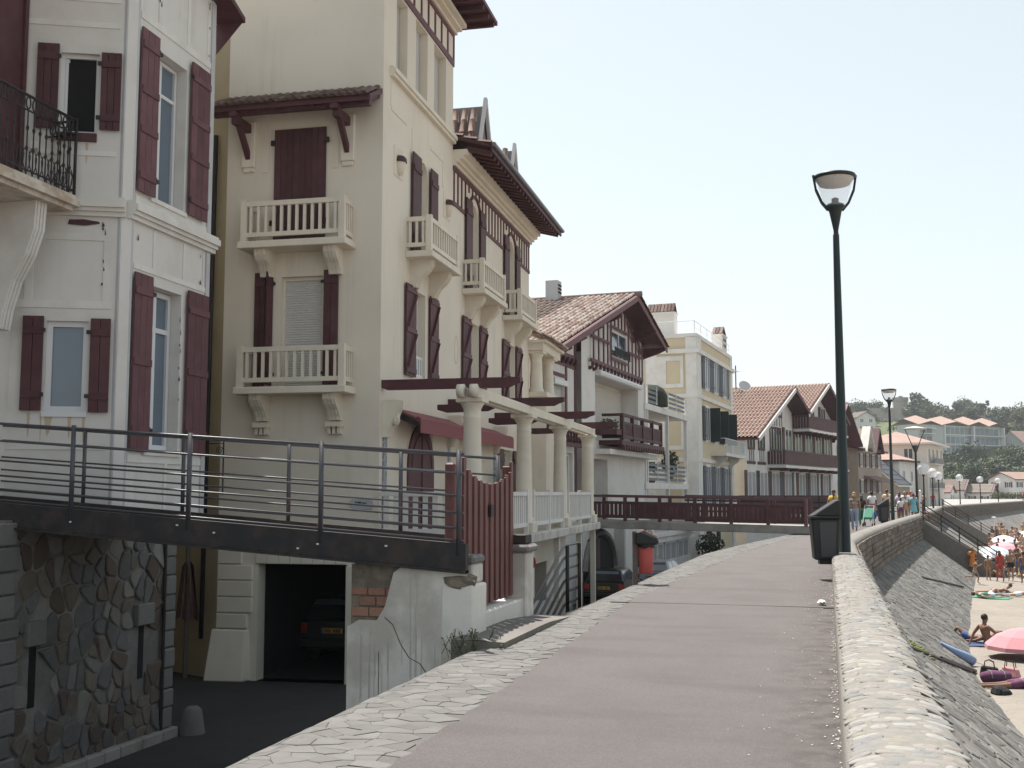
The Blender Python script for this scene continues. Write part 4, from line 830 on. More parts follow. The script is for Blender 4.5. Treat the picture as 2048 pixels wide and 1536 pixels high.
def weed(par, c, n, h, sp, mt):
    m = M()
    for k in range(n):
        a = R.uniform(0, 2*pi); p = Vector(c) + Vector((R.gauss(0,sp), R.gauss(0,sp), 0)); q = p + Vector((cos(a)*h*.4, sin(a)*h*.4, R.uniform(.4,1)*h)); m.bar(p, q, .006, .006)
        for t in (.4,.7,1): c2 = p.lerp(q, t); l = R.uniform(.02,.045); d2 = Vector((R.uniform(-1,1),R.uniform(-1,1),R.uniform(0,1))).normalized()*l; e = Vector((-d2.y,d2.x,.3*l))*.4; m.add([c2, c2+d2*.5+e, c2+d2, c2+d2*.5-e], [(0,1,2,3)])
    return m
tag(obj('weed_tuft', weed(None, (-3.8,11.72,-.08), 40, .26, .13, None), mat('weed_green', (.07,.085,.035), .8, .3), None), 'straggly dark weed growing at the foot of the gate pier', 'weed')
# steel stair railing beyond the gate
sr = thing('stair_railing', 'dark steel stair railing sloping down beside the flagstone border', 'railing', (-4.25, 15.6, 0))
for i in range(6):
    z = .78 - .19*i; obj('rail', M().tube([(.0,-.6,z-1.15),(.0,2.3,z-.1),(.0,2.5,z-.03),(.0,2.75,z),(.0,3.62,z)], .024, 8), STEEL if i < 3 else GIRD, sr, True)
    obj('rail', M().tube([(-1.1,-.4,z-1.3),(-1.1,2.4,z-.2)], .022, 6), GIRD, sr, True)
for y in (2.62, 3.55): obj('post', M().tube([(.04,y,-.35),(.04,y,.78)], .032, 8), GIRD, sr, True)
obj('stair_flight', M().prism([(3.4,-.2),(3.4,-.4),(-1.0,-2.3),(-1,-2.1)], lambda y, z, t: (t, y, z), -1.15, -.05), CONC, sr)
# ------------------------------------------------------------------ half-timbered gable house
h3 = thing('timbered_house', 'white half timbered house with broad tiled gable and red balcony', 'house', (-9.8, 45.5, 0), 4.5)
F = Pl((0,0),(0,1)); W = F.off(0, -.25)
w = wall(F, 0, 11.3, -3.2, 7.3, [(2.05,9.85,3.9,6.75),(1.8,4.0,.4,3.1)], .9)
ZL = lambda s: 10.75 + .325*(s-5.5); ZR = lambda s: 10.75 - .28*(s-5.5)
w.add([F.P(0,0,7.3),F.P(11.3,0,7.3),F.P(11.3,0,ZR(11.3)-.15),F.P(5.5,0,10.6),F.P(0,0,ZL(0)-.15)], [(0,1,2,3,4)])
wall(W, -5.2, 0, -3.2, 7.0, [(-3.25,-1.5,4.86,6.1),(-2.4,-.5,.5,3.25)], .25, w); w.add([W.P(-5.2,0,7),W.P(0,0,7),W.P(0,0,ZL(0)-.15),W.P(-5.2,0,ZL(-5.2)-.15)], [(0,1,2,3)])
w.add([(-.25,-5.2,-3.2),(-13,-5.2,-3.2),(-13,-5.2,7.1),(-.25,-5.2,7.1)], [(0,1,2,3)]); w.add([(0,11.3,-3.2),(-13,11.3,-3.2),(-13,11.3,9),(0,11.3,9)], [(0,1,2,3)])
w.add([(-.9,2.05,3.9),(-.9,9.85,3.9),(-.9,9.85,6.75),(-.9,2.05,6.75)], [(0,1,2,3)])
obj('wall', w, WHITE, h3)
m = M(); 
for y0, z0, y1, z1 in ((-6.1,ZL(-6.1),5.5,10.75),(5.5,10.75,11.6,ZR(11.6))): m.hexa([(-13,y0,z0-.12),(1.1,y0,z0-.12),(1.1,y1,z1-.12),(-13,y1,z1-.12)], [(-13,y0,z0),(1.1,y0,z0),(1.1,y1,z1),(-13,y1,z1)])
rf3 = obj('roof', m, OX, h3)
fd = lambda p: (0 if p.x > -6 else 1, -p.x, p.y)
tiles(rf3, (-13,-6.15,ZL(-6.1)+.02), (1,0,0), (0,.951,.309), 14.25, 12.2, .27, .42, [TILE[1],TILE[1],TILE[0],TILE[2]], 300, r=.112, fade=fd)
tiles(rf3, (1.25,11.7,ZR(11.6)+.02), (-1,0,0), (0,-.963,.27), 14.25, 6.3, .27, .42, [TILE[0]], 0, r=.13)
obj('ridge_cap', M().tube([(-13,5.5,10.8),(1.3,5.5,10.8)], .14, 8), TILE[0], rf3, True)
for y0, z0, y1, z1 in ((-6.15,ZL(-6.1)-.16,5.5,10.6),(11.65,ZR(11.6)-.16,5.5,10.6)): obj('bargeboard', M().bar((1.12,y0,z0),(1.12,y1,z1),.05,.24), OXL, rf3)
for s in (-4.6,-2.6,-.3,2.2,8.8,10.9):
    z = (ZL(s) if s < 5.5 else ZR(s)) - .3; obj('purlin_bracket', M().prism([(0,z),(1.2,z),(1.2,z-.12),(.85,z-.28),(.4,z-.42),(0,z-.55)], lambda x, zz, t: (x-.2*(s<0), s+t, zz), -.09, .09), OX, rf3)
obj('vent_chimney', M().box(-3.2,-2.6,4.9,5.5,10.6,11.6), GREYT, rf3)
for k in range(3): obj('vent_slot', M().box(-2.59,-2.57,4.95,5.45,11.0+.17*k,11.08+.17*k), DARKIN, rf3)
# timber frame
def timbers(L, pl, mt=OXL, t=.04):
    for a0, z0, a1, z1, wd in L: obj('timber', M().bar(pl.P(a0,.015,z0), pl.P(a1,.015,z1), .06, wd, up=(0,0,1) if abs(z1-z0) < .05 else (pl.d[0],pl.d[1],0)), mt, h3)
J = F.off(0, .12)
obj('jetty', M().box(0, .12, .95, 10.4, 7.02, 7.2), WHITE, h3)
timbers([(1.0,7.28,10.35,7.28,.16),(1.1,8.35,4.2,8.35,.12),(4.3,7.72,7.45,7.72,.11),(4.3,9.2,7.45,9.2,.12),(7.6,8.35,10.2,8.35,.11)], J)
for s in (1.4,2.2,3.0,3.7,4.3,7.45,8.2,8.9,9.6,10.25): timbers([(s,7.35,s,(ZL(s) if s < 5.5 else ZR(s))-.35,.09)], J)
for s in (4.95,5.6,6.2,6.8): timbers([(s,7.35,s,7.68,.08),(s,9.25,s,(ZL(s) if s < 5.5 else ZR(s))-.35,.08)], J)
timbers([(7.5,9.9,8.6,9.0,.16),(9.0,9.3,10.2,8.5,.16)], J)
for k in range(15): obj('dentil', M().prism([(0,7.2),(.24,7.2),(.24,7.1),(.12,6.92),(0,6.88)], lambda x, z, t: (x, 1.15+.62*k+t, z), -.1, .1), OX, h3)
window(h3, F.off(0,.02), 4.5, 7.35, 7.85, 9.05, .02, PVC, GLASS, mull=1); obj('window_railing', M().tube([(.25,4.5,8.25),(.25,7.4,8.25)], .03, 6).tube([(.25,4.5,7.9),(.25,7.4,7.9)], .03, 6), IRON, h3)
for k in range(14): obj('window_baluster', M().box(.23,.27,4.55+.21*k,4.6+.21*k,7.9,8.25), IRON, h3)
slats(h3, F, 2.1, 4.8, 3.92, 6.6, -.85, SHUTW, step=.12); slats(h3, F, 5.0, 9.8, 3.92, 6.6, -.85, mat('cream_roller', (.60,.56,.50), .7, .05), step=.12)
obj('awning_box', M().tube([(.12,2.1,6.85),(.12,9.7,6.85)], .15, 8), PVC, h3); slats(h3, F, 1.85, 3.95, .4, 3.05, -.6, SHUTW, step=.12)
m = M(); m.bar((.9,3.1,5.06),(.9,10.9,5.06),.12,.12); m.bar((.9,3.1,4.1),(.9,10.9,4.1),.12,.14); m.bar((.9,3.1,4.72),(.9,10.9,4.72),.08,.09)
for s in (3.15,5.0,6.9,8.9,10.85): m.bar((.9,s,3.95),(.9,s,5.1),.16,.16)
m.bar((0,3.15,5.06),(.9,3.15,5.06),.12,.12); m.bar((0,3.15,4.1),(.9,3.15,4.1),.12,.14); rl = obj('balcony_rail', m, OX, h3); pm_ = mesh('picket', M().box(-.03,.03,-.07,.07,4.16,4.7), OX)
for k in range(38): link('picket', pm_, rl, (.9, 3.3+.2*k, 0))
obj('balcony_slab', M().box(0,1.05,2.6,11.0,3.72,3.92), OX, h3)
for k in range(18): obj('dentil', M().box(.8,1.12,2.75+.46*k,2.95+.46*k,3.55,3.72), OX, h3)
obj('slab_edge', M().box(0,.7,1.9,11.1,3.3,3.52), WHITE, h3)
pl_ = thing('planter', 'dark red window box with green plants on the timbered house balcony', 'planter', (-8.75, 48.4, 4.15), 4.5)
obj('box', M().box(-.9,.1,-.8,.3,0,.25), OX, pl_)
def leaves(n, c, rad, sz, m=None):
    m = m or M()
    for k in range(n):
        d = Vector((R.gauss(0,1),R.gauss(0,1),R.gauss(0,1))).normalized(); p = Vector(c) + Vector((d.x*rad[0],d.y*rad[1],d.z*rad[2]))*R.random()**.4; a = Vector((R.uniform(-1,1),R.uniform(-1,1),R.uniform(-.6,1))).normalized(); b = a.cross(d).normalized()
        s_ = sz*R.uniform(.6,1.3); m.add([p-a*s_*.5, p+b*s_*.35, p+a*s_*.6, p-b*s_*.35], [(0,1,2,3)])
    return m
obj('foliage', leaves(160, (-.4,-.25,.45), (.5,.5,.3), .16), LEAF[1], pl_)
# wing: timbered storey and shutters
timbers([(-4.6,7.2,0,7.2,.2),(-4.6,6.82,0,6.82,.18),(-3.4,6.32,-1.35,6.32,.14),(-3.38,4.86,-3.38,6.8,.1),(-1.4,4.86,-1.4,6.8,.2),(-.15,1,-.15,8.2,.22),(-2.9,7.3,-2.9,ZL(-2.9)-.4,.11),(-1.5,7.3,-1.5,ZL(-1.5)-.4,.11),(-4.2,7.3,-4.2,ZL(-4.2)-.35,.11)], W)
for k in range(8): obj('dentil', M().prism([(0,7.1),(.22,7.1),(.2,6.98),(.08,6.84),(0,6.84)], lambda x, z, t: (x-.25, -4.3+.56*k+t, z), -.1, .1), OX, h3)
slats(h3, W, -3.2, -1.55, 4.9, 5.9, -.15, SHUTW, step=.1); obj('shutter_box', M().box(-.3,-.1,-3.25,-1.5,5.9,6.12), PVC, h3); window(h3, W, -2.4, -.5, .5, 3.25, -.18, TRIM, CURT, mull=1, fw=.12)
m = M(); m.bar((.1,-5.2,4.3),(.1,-.3,4.3),.12,.16); m.bar((.1,-5.2,3.55),(.1,-.3,3.55),.12,.16); rl = obj('wing_balustrade', m, OX, h3)
for k in range(12): obj('baluster', M().lathe([(.05,0),(.1,.15),(.05,.35),(.08,.55),(.05,.65)], (.1,-5+.4*k,3.6), 7), OX, rl)
# street arches
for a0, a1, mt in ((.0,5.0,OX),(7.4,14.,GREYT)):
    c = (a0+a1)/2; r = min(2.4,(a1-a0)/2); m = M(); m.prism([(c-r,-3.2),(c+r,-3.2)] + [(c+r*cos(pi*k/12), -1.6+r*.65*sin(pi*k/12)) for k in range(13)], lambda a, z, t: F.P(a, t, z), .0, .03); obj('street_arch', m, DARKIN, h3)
    m = M(); m.tube([F.P(c+r*cos(pi*k/12), .05, -1.6+r*.65*sin(pi*k/12)) for k in range(13)], .16, 6); obj('arch_ring', m, QUOIN if a0 < 1 else TRIM, h3)
obj('street_door', M().box(.03,.08,.7,2.4,-3.2,-.3), OX, h3)
obj('arch_pier', M().box(-.1,.5,5.1,7.3,-3.2,.2), WHITE, h3, bev=.05)

# ------------------------------------------------------------------ white flats with slatted balconies
h4 = thing('white_flats', 'low white apartment building with grey slatted balcony screens', 'apartment building', (-8.93, 56.57, 0), 5)
m = M(); m.box(-6,-2.4,0,10.3,-3.2,6.0); m.box(-8,-3,0.6,6,6.0,9.2); obj('wall', m, WHITE, h4)
for z in (2.15, 6.2): obj('balcony_slab', M().box(-2.4,.1,-.1,10.4,z-.32,z), TRIM, h4)
for s in (.05,.45,5.2,10.1): obj('post', M().box(-.12,.06,s,s+.2,-.6,7.2 if s < 10.2 else 7.), TRIM, h4)
for z0 in (2.25, 6.3):
    for s0, s1 in ((.65,5.15),(5.45,10.05)):
        f_ = obj('screen', M().box(-.04,.0,(s0+s1)/2-.05,(s0+s1)/2+.05,z0,z0+.95), GREYT, h4)
        for k in range(4): obj('slat', M().box(-.06,-.045,s0,s1,z0+.02+.25*k,z0+.16+.25*k), mat('slate_blue_slat', (.15,.17,.19), .6, .1), f_)
for s0, s1, z0, z1, mt in ((1.2,2.0,2.2,4.6,GLASSB),(2.4,4.2,2.2,5.4,SHUTW),(5.6,7.2,2.3,5.6,YEL)): obj('wall_panel', M().box(-2.4,-2.36,s0,s1,z0,z1), mt, h4)
m = M(); m.box(-3,.4,-.2,10.8,-.65,-.45); m.box(-.2,.3,-.2,10.8,-.95,-.65); obj('shop_fascia', m, WHITE, h4)
for s0, s1 in ((.6,3.4),(3.8,6.6),(7.0,9.9)): window(h4, F.off(0,.1), s0, s1, -3.2, -.98, 0, PVC, CURT, mull=1, fw=.12)
obj('shop_sill', M().box(.05,.14,-.1,10.4,-3.2,-1.95), WHITE, h4)
m = M(); m.hexa([(-7,.4,9.1),(-2.2,.4,9.1),(-2.2,6.3,9.1),(-7,6.3,9.1)], [(-7,.4,9.2),(-2.2,.4,9.2),(-3.2,6.3,9.7),(-7,6.3,9.7)]); rf4 = obj('roof', m, TRIM, h4); tiles(rf4, (-3.2,.4,9.22), (0,1,0), (-.95,0,.3), 5.9, .7, .26, .36, [TILE[0],TILE[2]], 60, r=.12)
obj('eave_tiles', M().box(-2.95,-2.7,.7,5.5,8.5,8.62), TILE[2], h4)
tag(obj('garden_canopy', M().lathe([(.95,0),(.93,.55),(.75,.95),(.45,1.15),(0,1.22)], (-9.2,60.6,6.3), 14), mat('dark_canopy_cloth', (.035,.042,.028), .9, .35, 8), None, True), 'dark domed canopy behind the upper balcony screen of the white flats', 'canopy')
for i, (s, z, n, c) in enumerate(((8.0,3.3,260,1),(3.4,2.9,60,0))):
    t = thing('potted_shrub', ('large', 'small')[i] + ' dark green potted shrub behind the lower balcony screen of the white flats', 'shrub', (-8.93+.087*s-.5, 56.57+s, z-.9), 5)
    obj('foliage', leaves(n, (0,0,1.0), (.5,1.3,.75) if i == 0 else (.3,.5,.3), .22), LEAF[0], t); obj('pot', M().lathe([(.18,0),(.26,.4),(.2,.4)], (0,0,0), 10), TILE[0], t)
tag(obj('street_shrub', leaves(420, (-6.9,68.2,-1.5), (.9,1.3,.75), .24), LEAF[0], None), 'dark leafy shrub at street level beside the white shop front', 'shrub')

# ------------------------------------------------------------------ ochre house with blue-grey shutters
h5 = thing('ochre_house', 'ochre and white four storey house with dark shutters and roof terrace', 'house', (-7.79, 69.58, 0), 5)
S = Pl((0,.5),(-1,0),(0,-1))
w = M(); w.box(-9,0,.5,13.4,-3.2,11.4); obj('wall', w, YEL, h5)
m = M()
for z0, z1, b in ((10.35,10.62,.22),(7.55,7.8,.12),(11.35,11.6,.08),(3.55,3.8,.1),(-.2,.0,.08)): m.box(-9-b,b,.5-b,13.4+b,z0,z1)
obj('string_course', m, TRIM, h5)
for a0, a1 in ((.45,1.75),(12.6,13.5)): obj('corner_pilaster', M().box(-.02,.08,a0,a1,-3.2,11.4), TRIM, h5)
for a0, a1 in ((-.65,.05),(-3.2,-2.5)): obj('corner_pilaster', M().box(a0,a1+.0,.42,.52,-3.2,11.4), TRIM, h5)
for z0, z1 in ((8.2,10.2),(4.3,7.2),(.6,3.2)):
    for k, (x0, x1, zz0, zz1) in enumerate(((-3.2,-1.9,z0,z1),(-1.0,-.8,z0,z1),(-1.9,-1.0,z1-.3,z1),(-1.9,-1.0,z0,z0+.25))): obj('blind_window_frame', M().box(x0,x1,.43,.5,zz0,zz1), TRIM, h5)
for z0, z1, mt in ((8.3,10.35,BLUESH),(4.95,7.15,DGRN),(.9,3.35,BLUESH)):
    for a in (3.0,6.2,9.6):
        obj('window_surround', M().box(0,.04,a-.1,a+1.5,z0-.12,z1+.12), TRIM, h5); window(h5, F, a, a+1.4, z0, z1, .07, PVC, GLASS, mull=1); flatshut(h5, F, a-.95, a-.05, z0, z1, .06, mt); flatshut(h5, F, a+1.45, a+2.3, z0, z1, .06, mt)
        if mt is DGRN: obj('open_shutter', M().box(.05,.75,a+1.42,a+1.5,z0,z1), mt, h5)
m = M(); m.box(0,1.0,5.0,13.2,4.05,4.25); sl = obj('balcony_slab', m, TRIM, h5); m = M(); m.tube([(.1,5.05,5.2),(.95,5.05,5.2),(.95,13.1,5.2)], .03, 6); 
for k in range(28): m.bar((.95,5.1+.29*k,4.25),(.95,5.1+.29*k,5.2),.03,.03)
obj('balcony_rail', m, PVC, sl); m = M(); scroll(m, F, 6.5, .4, .8, 4.05, .7); obj('bracket', m, TRIM, h5); m = M(); scroll(m, F, 11.5, .4, .8, 4.05, .7); obj('bracket', m, TRIM, h5)
tag(obj('beach_towel', M().add([(1.0,0,0),(1.0,.9,0),(1.03,.9,-.7),(1.02,.4,-.85),(1.03,0,-.75),(.85,0,.02),(.85,.9,.02)], [(0,1,2,3,4),(0,1,6,5)]), cloth('turquoise', (.12,.40,.48)), None, loc=(-6.85,81.2,5.22), rot=(0,0,radians(-5))), 'turquoise beach towel hung over the balcony rail of the ochre house', 'towel')
for a in (3.3, 6.5): obj('street_window', M().box(0,.06,a,a+1.2,-1.6,-.4), DARKIN, h5)
m = M()
for a0, a1 in ((.6,13.3),): m.tube([(-.1,a0,12.4),(-.1,a1,12.4)], .03, 6); m.tube([(-.1,a0,12.0),(-.1,a1,12.0)], .02, 6); m.tube([(-3,.6,12.4),(-.1,.6,12.4)], .03, 6)
for k in range(7): m.tube([(-.1,.6+2.1*k,11.6),(-.1,.6+2.1*k,12.4)], .025, 6)
obj('terrace_rail', m, PVC, h5)
def chimney(par, x0, x1, y0, y1, z0, z1, n, name='chimney'):
    c = obj(name, M().box(x0,x1,y0,y1,z0,z1), WHITE, par, bev=.03); w_ = (x1-x0)/n
    for k in range(n):
        for (ya, yb) in ((y0, (y0+y1)/2), (y1, (y0+y1)/2)): obj('chimney_tile', M().bar((x0+w_*(k+.5),ya,z1+.02),(x0+w_*(k+.5),yb,z1+.62),w_*.86,.08), TILE[R.choice((0,2))], c, bev=.02)
    obj('chimney_band', M().box(x0-.06,x1+.06,y0-.06,y1+.06,z1-.1,z1), TRIM, c); return c
chimney(h5, -3.3, -1.5, 1.2, 2.2, 11.4, 13.15, 8)
c = chimney(h5, -.9, -.1, 10.6, 12.4, 11.4, 12.9, 3)
for k in range(6): obj('flue_hole', M().box(-.11,-.09,11.0+.4*(k % 3),11.25+.4*(k % 3),12.0+.4*(k//3),12.25+.4*(k//3)), DARKIN, c)

# ------------------------------------------------------------------ twin gabled house
h6 = thing('twin_gabled_house', 'long white house with two pink tiled gables and dark red balconies', 'house', (-6.46, 84.74, 0), 14)
GA = ((11.0,10.2,1.0,5.8,15.2,8.6),(22.2,11.5,15.2,8.4,29.3,8.6))
w = M(); w.box(-12,0,2.0,28.6,-3.2,5.9)
for c, zr, a0, z0, a1, z1 in GA: w.prism([(max(a0,2.0),5.9),(min(a1,28.6),5.9),(min(a1,28.6),zr-(zr-z1+.3)*(min(a1,28.6)-c)/(a1+.6-c)-.2),(c,zr-.2),(max(a0,2.0),zr-(zr-z0+.1)*(c-max(a0,2.0))/(c-a0+.3)-.2)], lambda a, z, t: (t, a, z), -12, 0)
obj('wall', w, WHITE, h6)
for i, (c, zr, a0, z0, a1, z1) in enumerate(GA):
    m = M()
    for y0, y1, za, zb in ((a0-.3,c,z0-.1,zr),(a1+.6,c,z1-.3,zr)): m.hexa([(-13,y0,za-.15),(1.5,y0,za-.15),(1.5,y1,zb-.15),(-13,y1,zb-.15)], [(-13,y0,za),(1.5,y0,za),(1.5,y1,zb),(-13,y1,zb)])
    r_ = obj('roof', m, OX, h6); L = sqrt((c-a0+.3)**2+(zr-z0+.1)**2); ribroof(mm := M(), (-13,a0-.35,z0-.05), (1,0,0), (0,c-a0+.3,zr-z0+.1), 14.6, L, .3, .1, 14); stuff(obj('roof_tiles', mm, TILEF, r_))
    L = sqrt((a1+.6-c)**2+(zr-z1+.3)**2); ribroof(mm := M(), (1.55,a1+.65,z1-.25), (-1,0,0), (0,c-a1-.6,zr-z1+.3), 14.6, L, .3, .1, 8); stuff(obj('roof_tiles', mm, TILEF, r_))
    for y0, za in ((a0-.3,z0-.1),(a1+.6,z1-.3)): obj('bargeboard', M().bar((1.52,y0,za-.12),(1.52,c,zr-.12),.06,.3), TRIM if y0 < c else OX, r_)
m = M()
for a in (2.6,5.2): window(h6, F, a, a+1.7, 4.95, 6.2, .03, OX, GLASS, mull=1, fw=.16)
for a in (8.3,): window(h6, F, a, a+3.2, 5.0, 7.0, .03, OX, GLASS, mull=3, fw=.16)
for a in (12.6,15.6,19.0,22.4,25.6): window(h6, F, a, a+2.2, 4.9, 7.1, .03, TRIM, GLASS, mull=1, fw=.16); flatshut(h6, F, a-.75, a-.1, 4.9, 7.1, .04, OX); flatshut(h6, F, a+2.3, a+2.95, 4.9, 7.1, .04, OX)
for a in (17.0,20.6,24.6): window(h6, F, a, a+1.8, 8.2, 9.6, .03, TRIM, GLASS, mull=1, fw=.14); flatshut(h6, F, a-.8, a-.1, 8.2, 9.6, .04, OX)
for a in (2.3,5.4,8.6,12.2,16.6,20.4,24.8): window(h6, F, a, a+2.1, .9, 3.35, .03, TRIM, CURT, mull=1, fw=.16); flatshut(h6, F, a-.75, a-.05, .9, 3.35, .04, OX); flatshut(h6, F, a+2.15, a+2.8, .9, 3.35, .04, BLUESH)
def stud(a0, z0, a1, z1, wd=.14): obj('timber', M().bar((.03,a0,z0),(.03,a1,z1),.06,wd,up=(0,1,0) if a0 == a1 else (0,0,1)), mat('grey_timber', (.33,.31,.31), .8, .1) if wd < .2 else OX, h6)
for a in (3.0,3.5,4.0,5.6,6.1,6.6): stud(a, 4.0, a, 5.0)
for a in (5.0,5.6,6.2,8.6,9.2,9.8,10.4,11.2,11.8): stud(a, 7.1, a, 10.2-.36*abs(a-11)-.3)
for a0, a1, z in ((2.4,4.4,3.95),(5.0,7.0,3.95),(8.4,11.8,7.95)): stud(a0, z, a1, z, .22)
for a0, a1, z0, z1, nm in ((7.6,29.0,3.9,4.95,'lower'),(15.0,29.0,7.15,8.15,'upper')):
    sl = obj('balcony_slab', M().box(0,1.5,a0,a1,z0-.28,z0-.08), TRIM if nm == 'upper' else TRIM, h6); n = int((a1-a0)/.24); pm_ = mesh('balcony_board', M().box(-.02,.02,-.1,.1,z0,z1), OX)
    for k in range(n): link('balcony_board', pm_, sl, (1.42, a0+.12+.24*k, 0))
    for y in (a0+.05,): 
        for k in range(6): link('balcony_board', pm_, sl, (.12+.24*k, y, 0), (0,0,pi/2))
    obj('handrail', M().bar((1.42,a0,z1+.04),(1.42,a1,z1+.04),.14,.1), OXL, sl)
    for k in range(8): y = a0+.6+(a1-a0-1)*k/7; obj('joist', M().bar((0,y,z0-.38),(1.55,y,z0-.38),.16,.2), OX, sl)
an = thing('tv_aerial', 'thin grey television aerial mast standing on the pink tiled roof', 'aerial', (-7.3, 96.3, 10.0), 14)
obj('mast', M().tube([(0,0,0),(0,0,2.4)], .05, 6), IRON, an); obj('boom', M().tube([(0,-1.4,1.9),(0,.6,1.9)], .02, 5), GREYT, an)
for k in range(7): obj('element', M().tube([(-.3,-1.3+.3*k,1.9),(.3,-1.3+.3*k,1.9)], .012, 5), GREYT, an)
tag(obj('satellite_dish', M().lathe([(0,0),(.3,.05),(.55,.18)], (0,0,0), 14), GREYT, None, True, loc=(-6.6,96.1,10.5), rot=(radians(60),0,radians(30))), 'small grey satellite dish beside the aerial on the pink roof', 'satellite dish')

# ------------------------------------------------------------------ farther houses
def house(name, label, loc, az, W_, D_, z0, ze, zr, wallm, roofm, ridge='x', ov=.8, cols=3, rows=2, shut=None, eave=OX, hip=False, wz=(1.1,1.5), face='front', cat='house', timber=False, group=None):
    # front faces local +x; W_ along y; ridge 'x' = gable to the front, 'y' = ridge along the front
    t = thing(name, label, cat, loc, az, group); m = M(); m.box(-D_,0,0,W_,z0,ze)
    c = W_/2
    if not hip:
        if ridge == 'x': m.prism([(0,ze),(W_,ze),(c,zr-.1)], lambda a, z, q: (q, a, z), -D_, 0)
        else: m.prism([(0,ze),(-D_,ze),(-D_/2,zr-.1)], lambda a, z, q: (a, q, z), 0, W_)
    obj('wall', m, wallm, t); m = M(); e = M()
    if hip:
        r = [(-D_-ov,-ov,ze),(ov,-ov,ze),(ov,W_+ov,ze),(-D_-ov,W_+ov,ze)]; h_ = min(W_,D_)/2
        tp = [(-D_/2,c-max(0,W_/2-h_),zr),(-D_/2,c+max(0,W_/2-h_),zr)] if W_ >= D_ else [(-h_,c,zr),(-D_+h_,c,zr)]
        if W_ >= D_: m.add(r + tp, [(0,1,4),(1,2,5,4),(2,3,5),(3,0,4,5)])
        else: m.add(r + tp, [(1,2,4),(2,3,5,4),(3,0,5),(0,1,4,5)])
        e.box(-D_-ov,ov,-ov,W_+ov,ze-.2,ze-.02)
    elif ridge == 'x':
        sl = (zr-ze)/c
        for y0, d_ in ((-ov,1),(W_+ov,-1)):
            za = ze-ov*sl; ribroof(m, (-D_-ov if d_ > 0 else ov,y0,za+.1), (d_,0,0), (0,d_*(c+ov),zr-za), D_+2*ov, sqrt((c+ov)**2+(zr-za)**2), .4, .1, 6); e.hexa([(-D_-ov,y0,za-.1),(ov,y0,za-.1),(ov,c,zr-.1),(-D_-ov,c,zr-.1)], [(-D_-ov,y0,za+.06),(ov,y0,za+.06),(ov,c,zr+.06),(-D_-ov,c,zr+.06)])
    else:
        h_ = D_/2; sl = (zr-ze)/h_
        for x0, d_ in ((ov,1),(-D_-ov,-1)):
            za = ze-ov*sl; ribroof(m, (x0,-ov if d_ > 0 else W_+ov,za+.1), (0,d_,0), (-d_*(h_+ov),0,zr-za), W_+2*ov, sqrt((h_+ov)**2+(zr-za)**2), .4, .1, 6); e.hexa([(x0,-ov,za-.1),(x0,W_+ov,za-.1),(-h_,W_+ov,zr-.1),(-h_,-ov,zr-.1)], [(x0,-ov,za+.06),(x0,W_+ov,za+.06),(-h_,W_+ov,zr+.06),(-h_,-ov,zr+.06)])
    rr = obj('roof', e, eave, t); stuff(obj('roof_tiles', m, roofm, rr))
    for fl_, n_, L_ in ((Pl((0,0),(0,1)), cols, W_), (Pl((0,0),(-1,0),(0,-1)), max(1,int(cols*D_/W_*.7)), D_)):
        for j in range(rows):
            zb = z0 + (ze-z0)*(j+.28)/rows
            for k in range(n_):
                a = L_*(k+.5)/n_; hw = wz[0]/2; window(t, fl_, a-hw, a+hw, zb, min(zb+wz[1],ze-.2), .04, TRIM, GLASS, mull=1, fw=.12)
                if shut: flatshut(t, fl_, a-hw-.55, a-hw-.05, zb, zb+wz[1], .04, shut, 1); flatshut(t, fl_, a+hw+.05, a+hw+.55, zb, zb+wz[1], .04, shut, 1)
    if timber:
        for k in range(int(W_/1.1)): a = .5+1.1*k; obj('timber', M().bar((.04,a,ze-1.6),(.04,a,min(zr-abs(a-c)*(zr-ze)/c, zr)-.3),.06,.2,up=(0,1,0)), OX, t)
        obj('timber', M().bar((.05,0,ze-1.6),(.05,W_,ze-1.6),.06,.25), OX, t)
    return t
BROWNST = mat('brown_stone', (.34,.285,.235), .9, .15, 2, .3, 20); SLATE = mat('slate_roof', (.13,.14,.16), .7, .15, 3)
house('gabled_house', 'white house with deep brown eaves behind the near lamp post', (-.4,114.5,0), 14, 9, 10, -3.2, 7.6, 10.6, WHITE, TILE[1], 'x', 1.6, 2, 3, OX)
house('annex_house', 'low white annex with striped pale tiles beside the twin gabled house', (-2.2,111,0), 14, 4, 9, -3.2, 4.6, 6.4, WHITE, TILE[1], 'y', 1.2, 1, 2, OX)
t = house('stone_villa', 'grey brown stone villa with steep small gables and tall windows', (3.2,126,0), 15, 11, 9, -2, 6.4, 7.7, BROWNST, TILE[1], 'y', .7, 4, 3, OX)
for a in (2.2, 6.6): m = M(); m.prism([(a-1.6,6.2),(a+1.6,6.2),(a,8.6)], lambda q, z, x: (x,q,z), -3, .1); gb = obj('front_gable', m, BROWNST, t); obj('bargeboard', M().bar((.5,a-1.9,6.0),(.5,a,8.8),.9,.14).bar((.5,a+1.9,6.0),(.5,a,8.8),.9,.14), TRIM if a < 3 else OX, gb)
obj('porch_roof', M().hexa([(0,2.4,3.3),(0,9,3.3),(1.9,9.3,2.7),(1.9,2.2,2.7)], [(0,2.4,3.5),(0,9,3.5),(1.9,9.3,2.85),(1.9,2.2,2.85)]), TILE[0], t)
h = house('slate_roofed_house', 'house with steep dark slate roof and rendered ground floor', (8.0,143,0), 16, 7, 8, -2, 2.7, 6.2, BROWNST, SLATE, 'y', .3, 3, 1, None, TRIM)
house('white_hip_house', 'white house with low pink hipped roof behind the second lamp', (8.8,150,0), 16, 9, 11, -2, 5.8, 7.5, WHITE, TILEF, 'x', .6, 2, 2, None, OX, True)
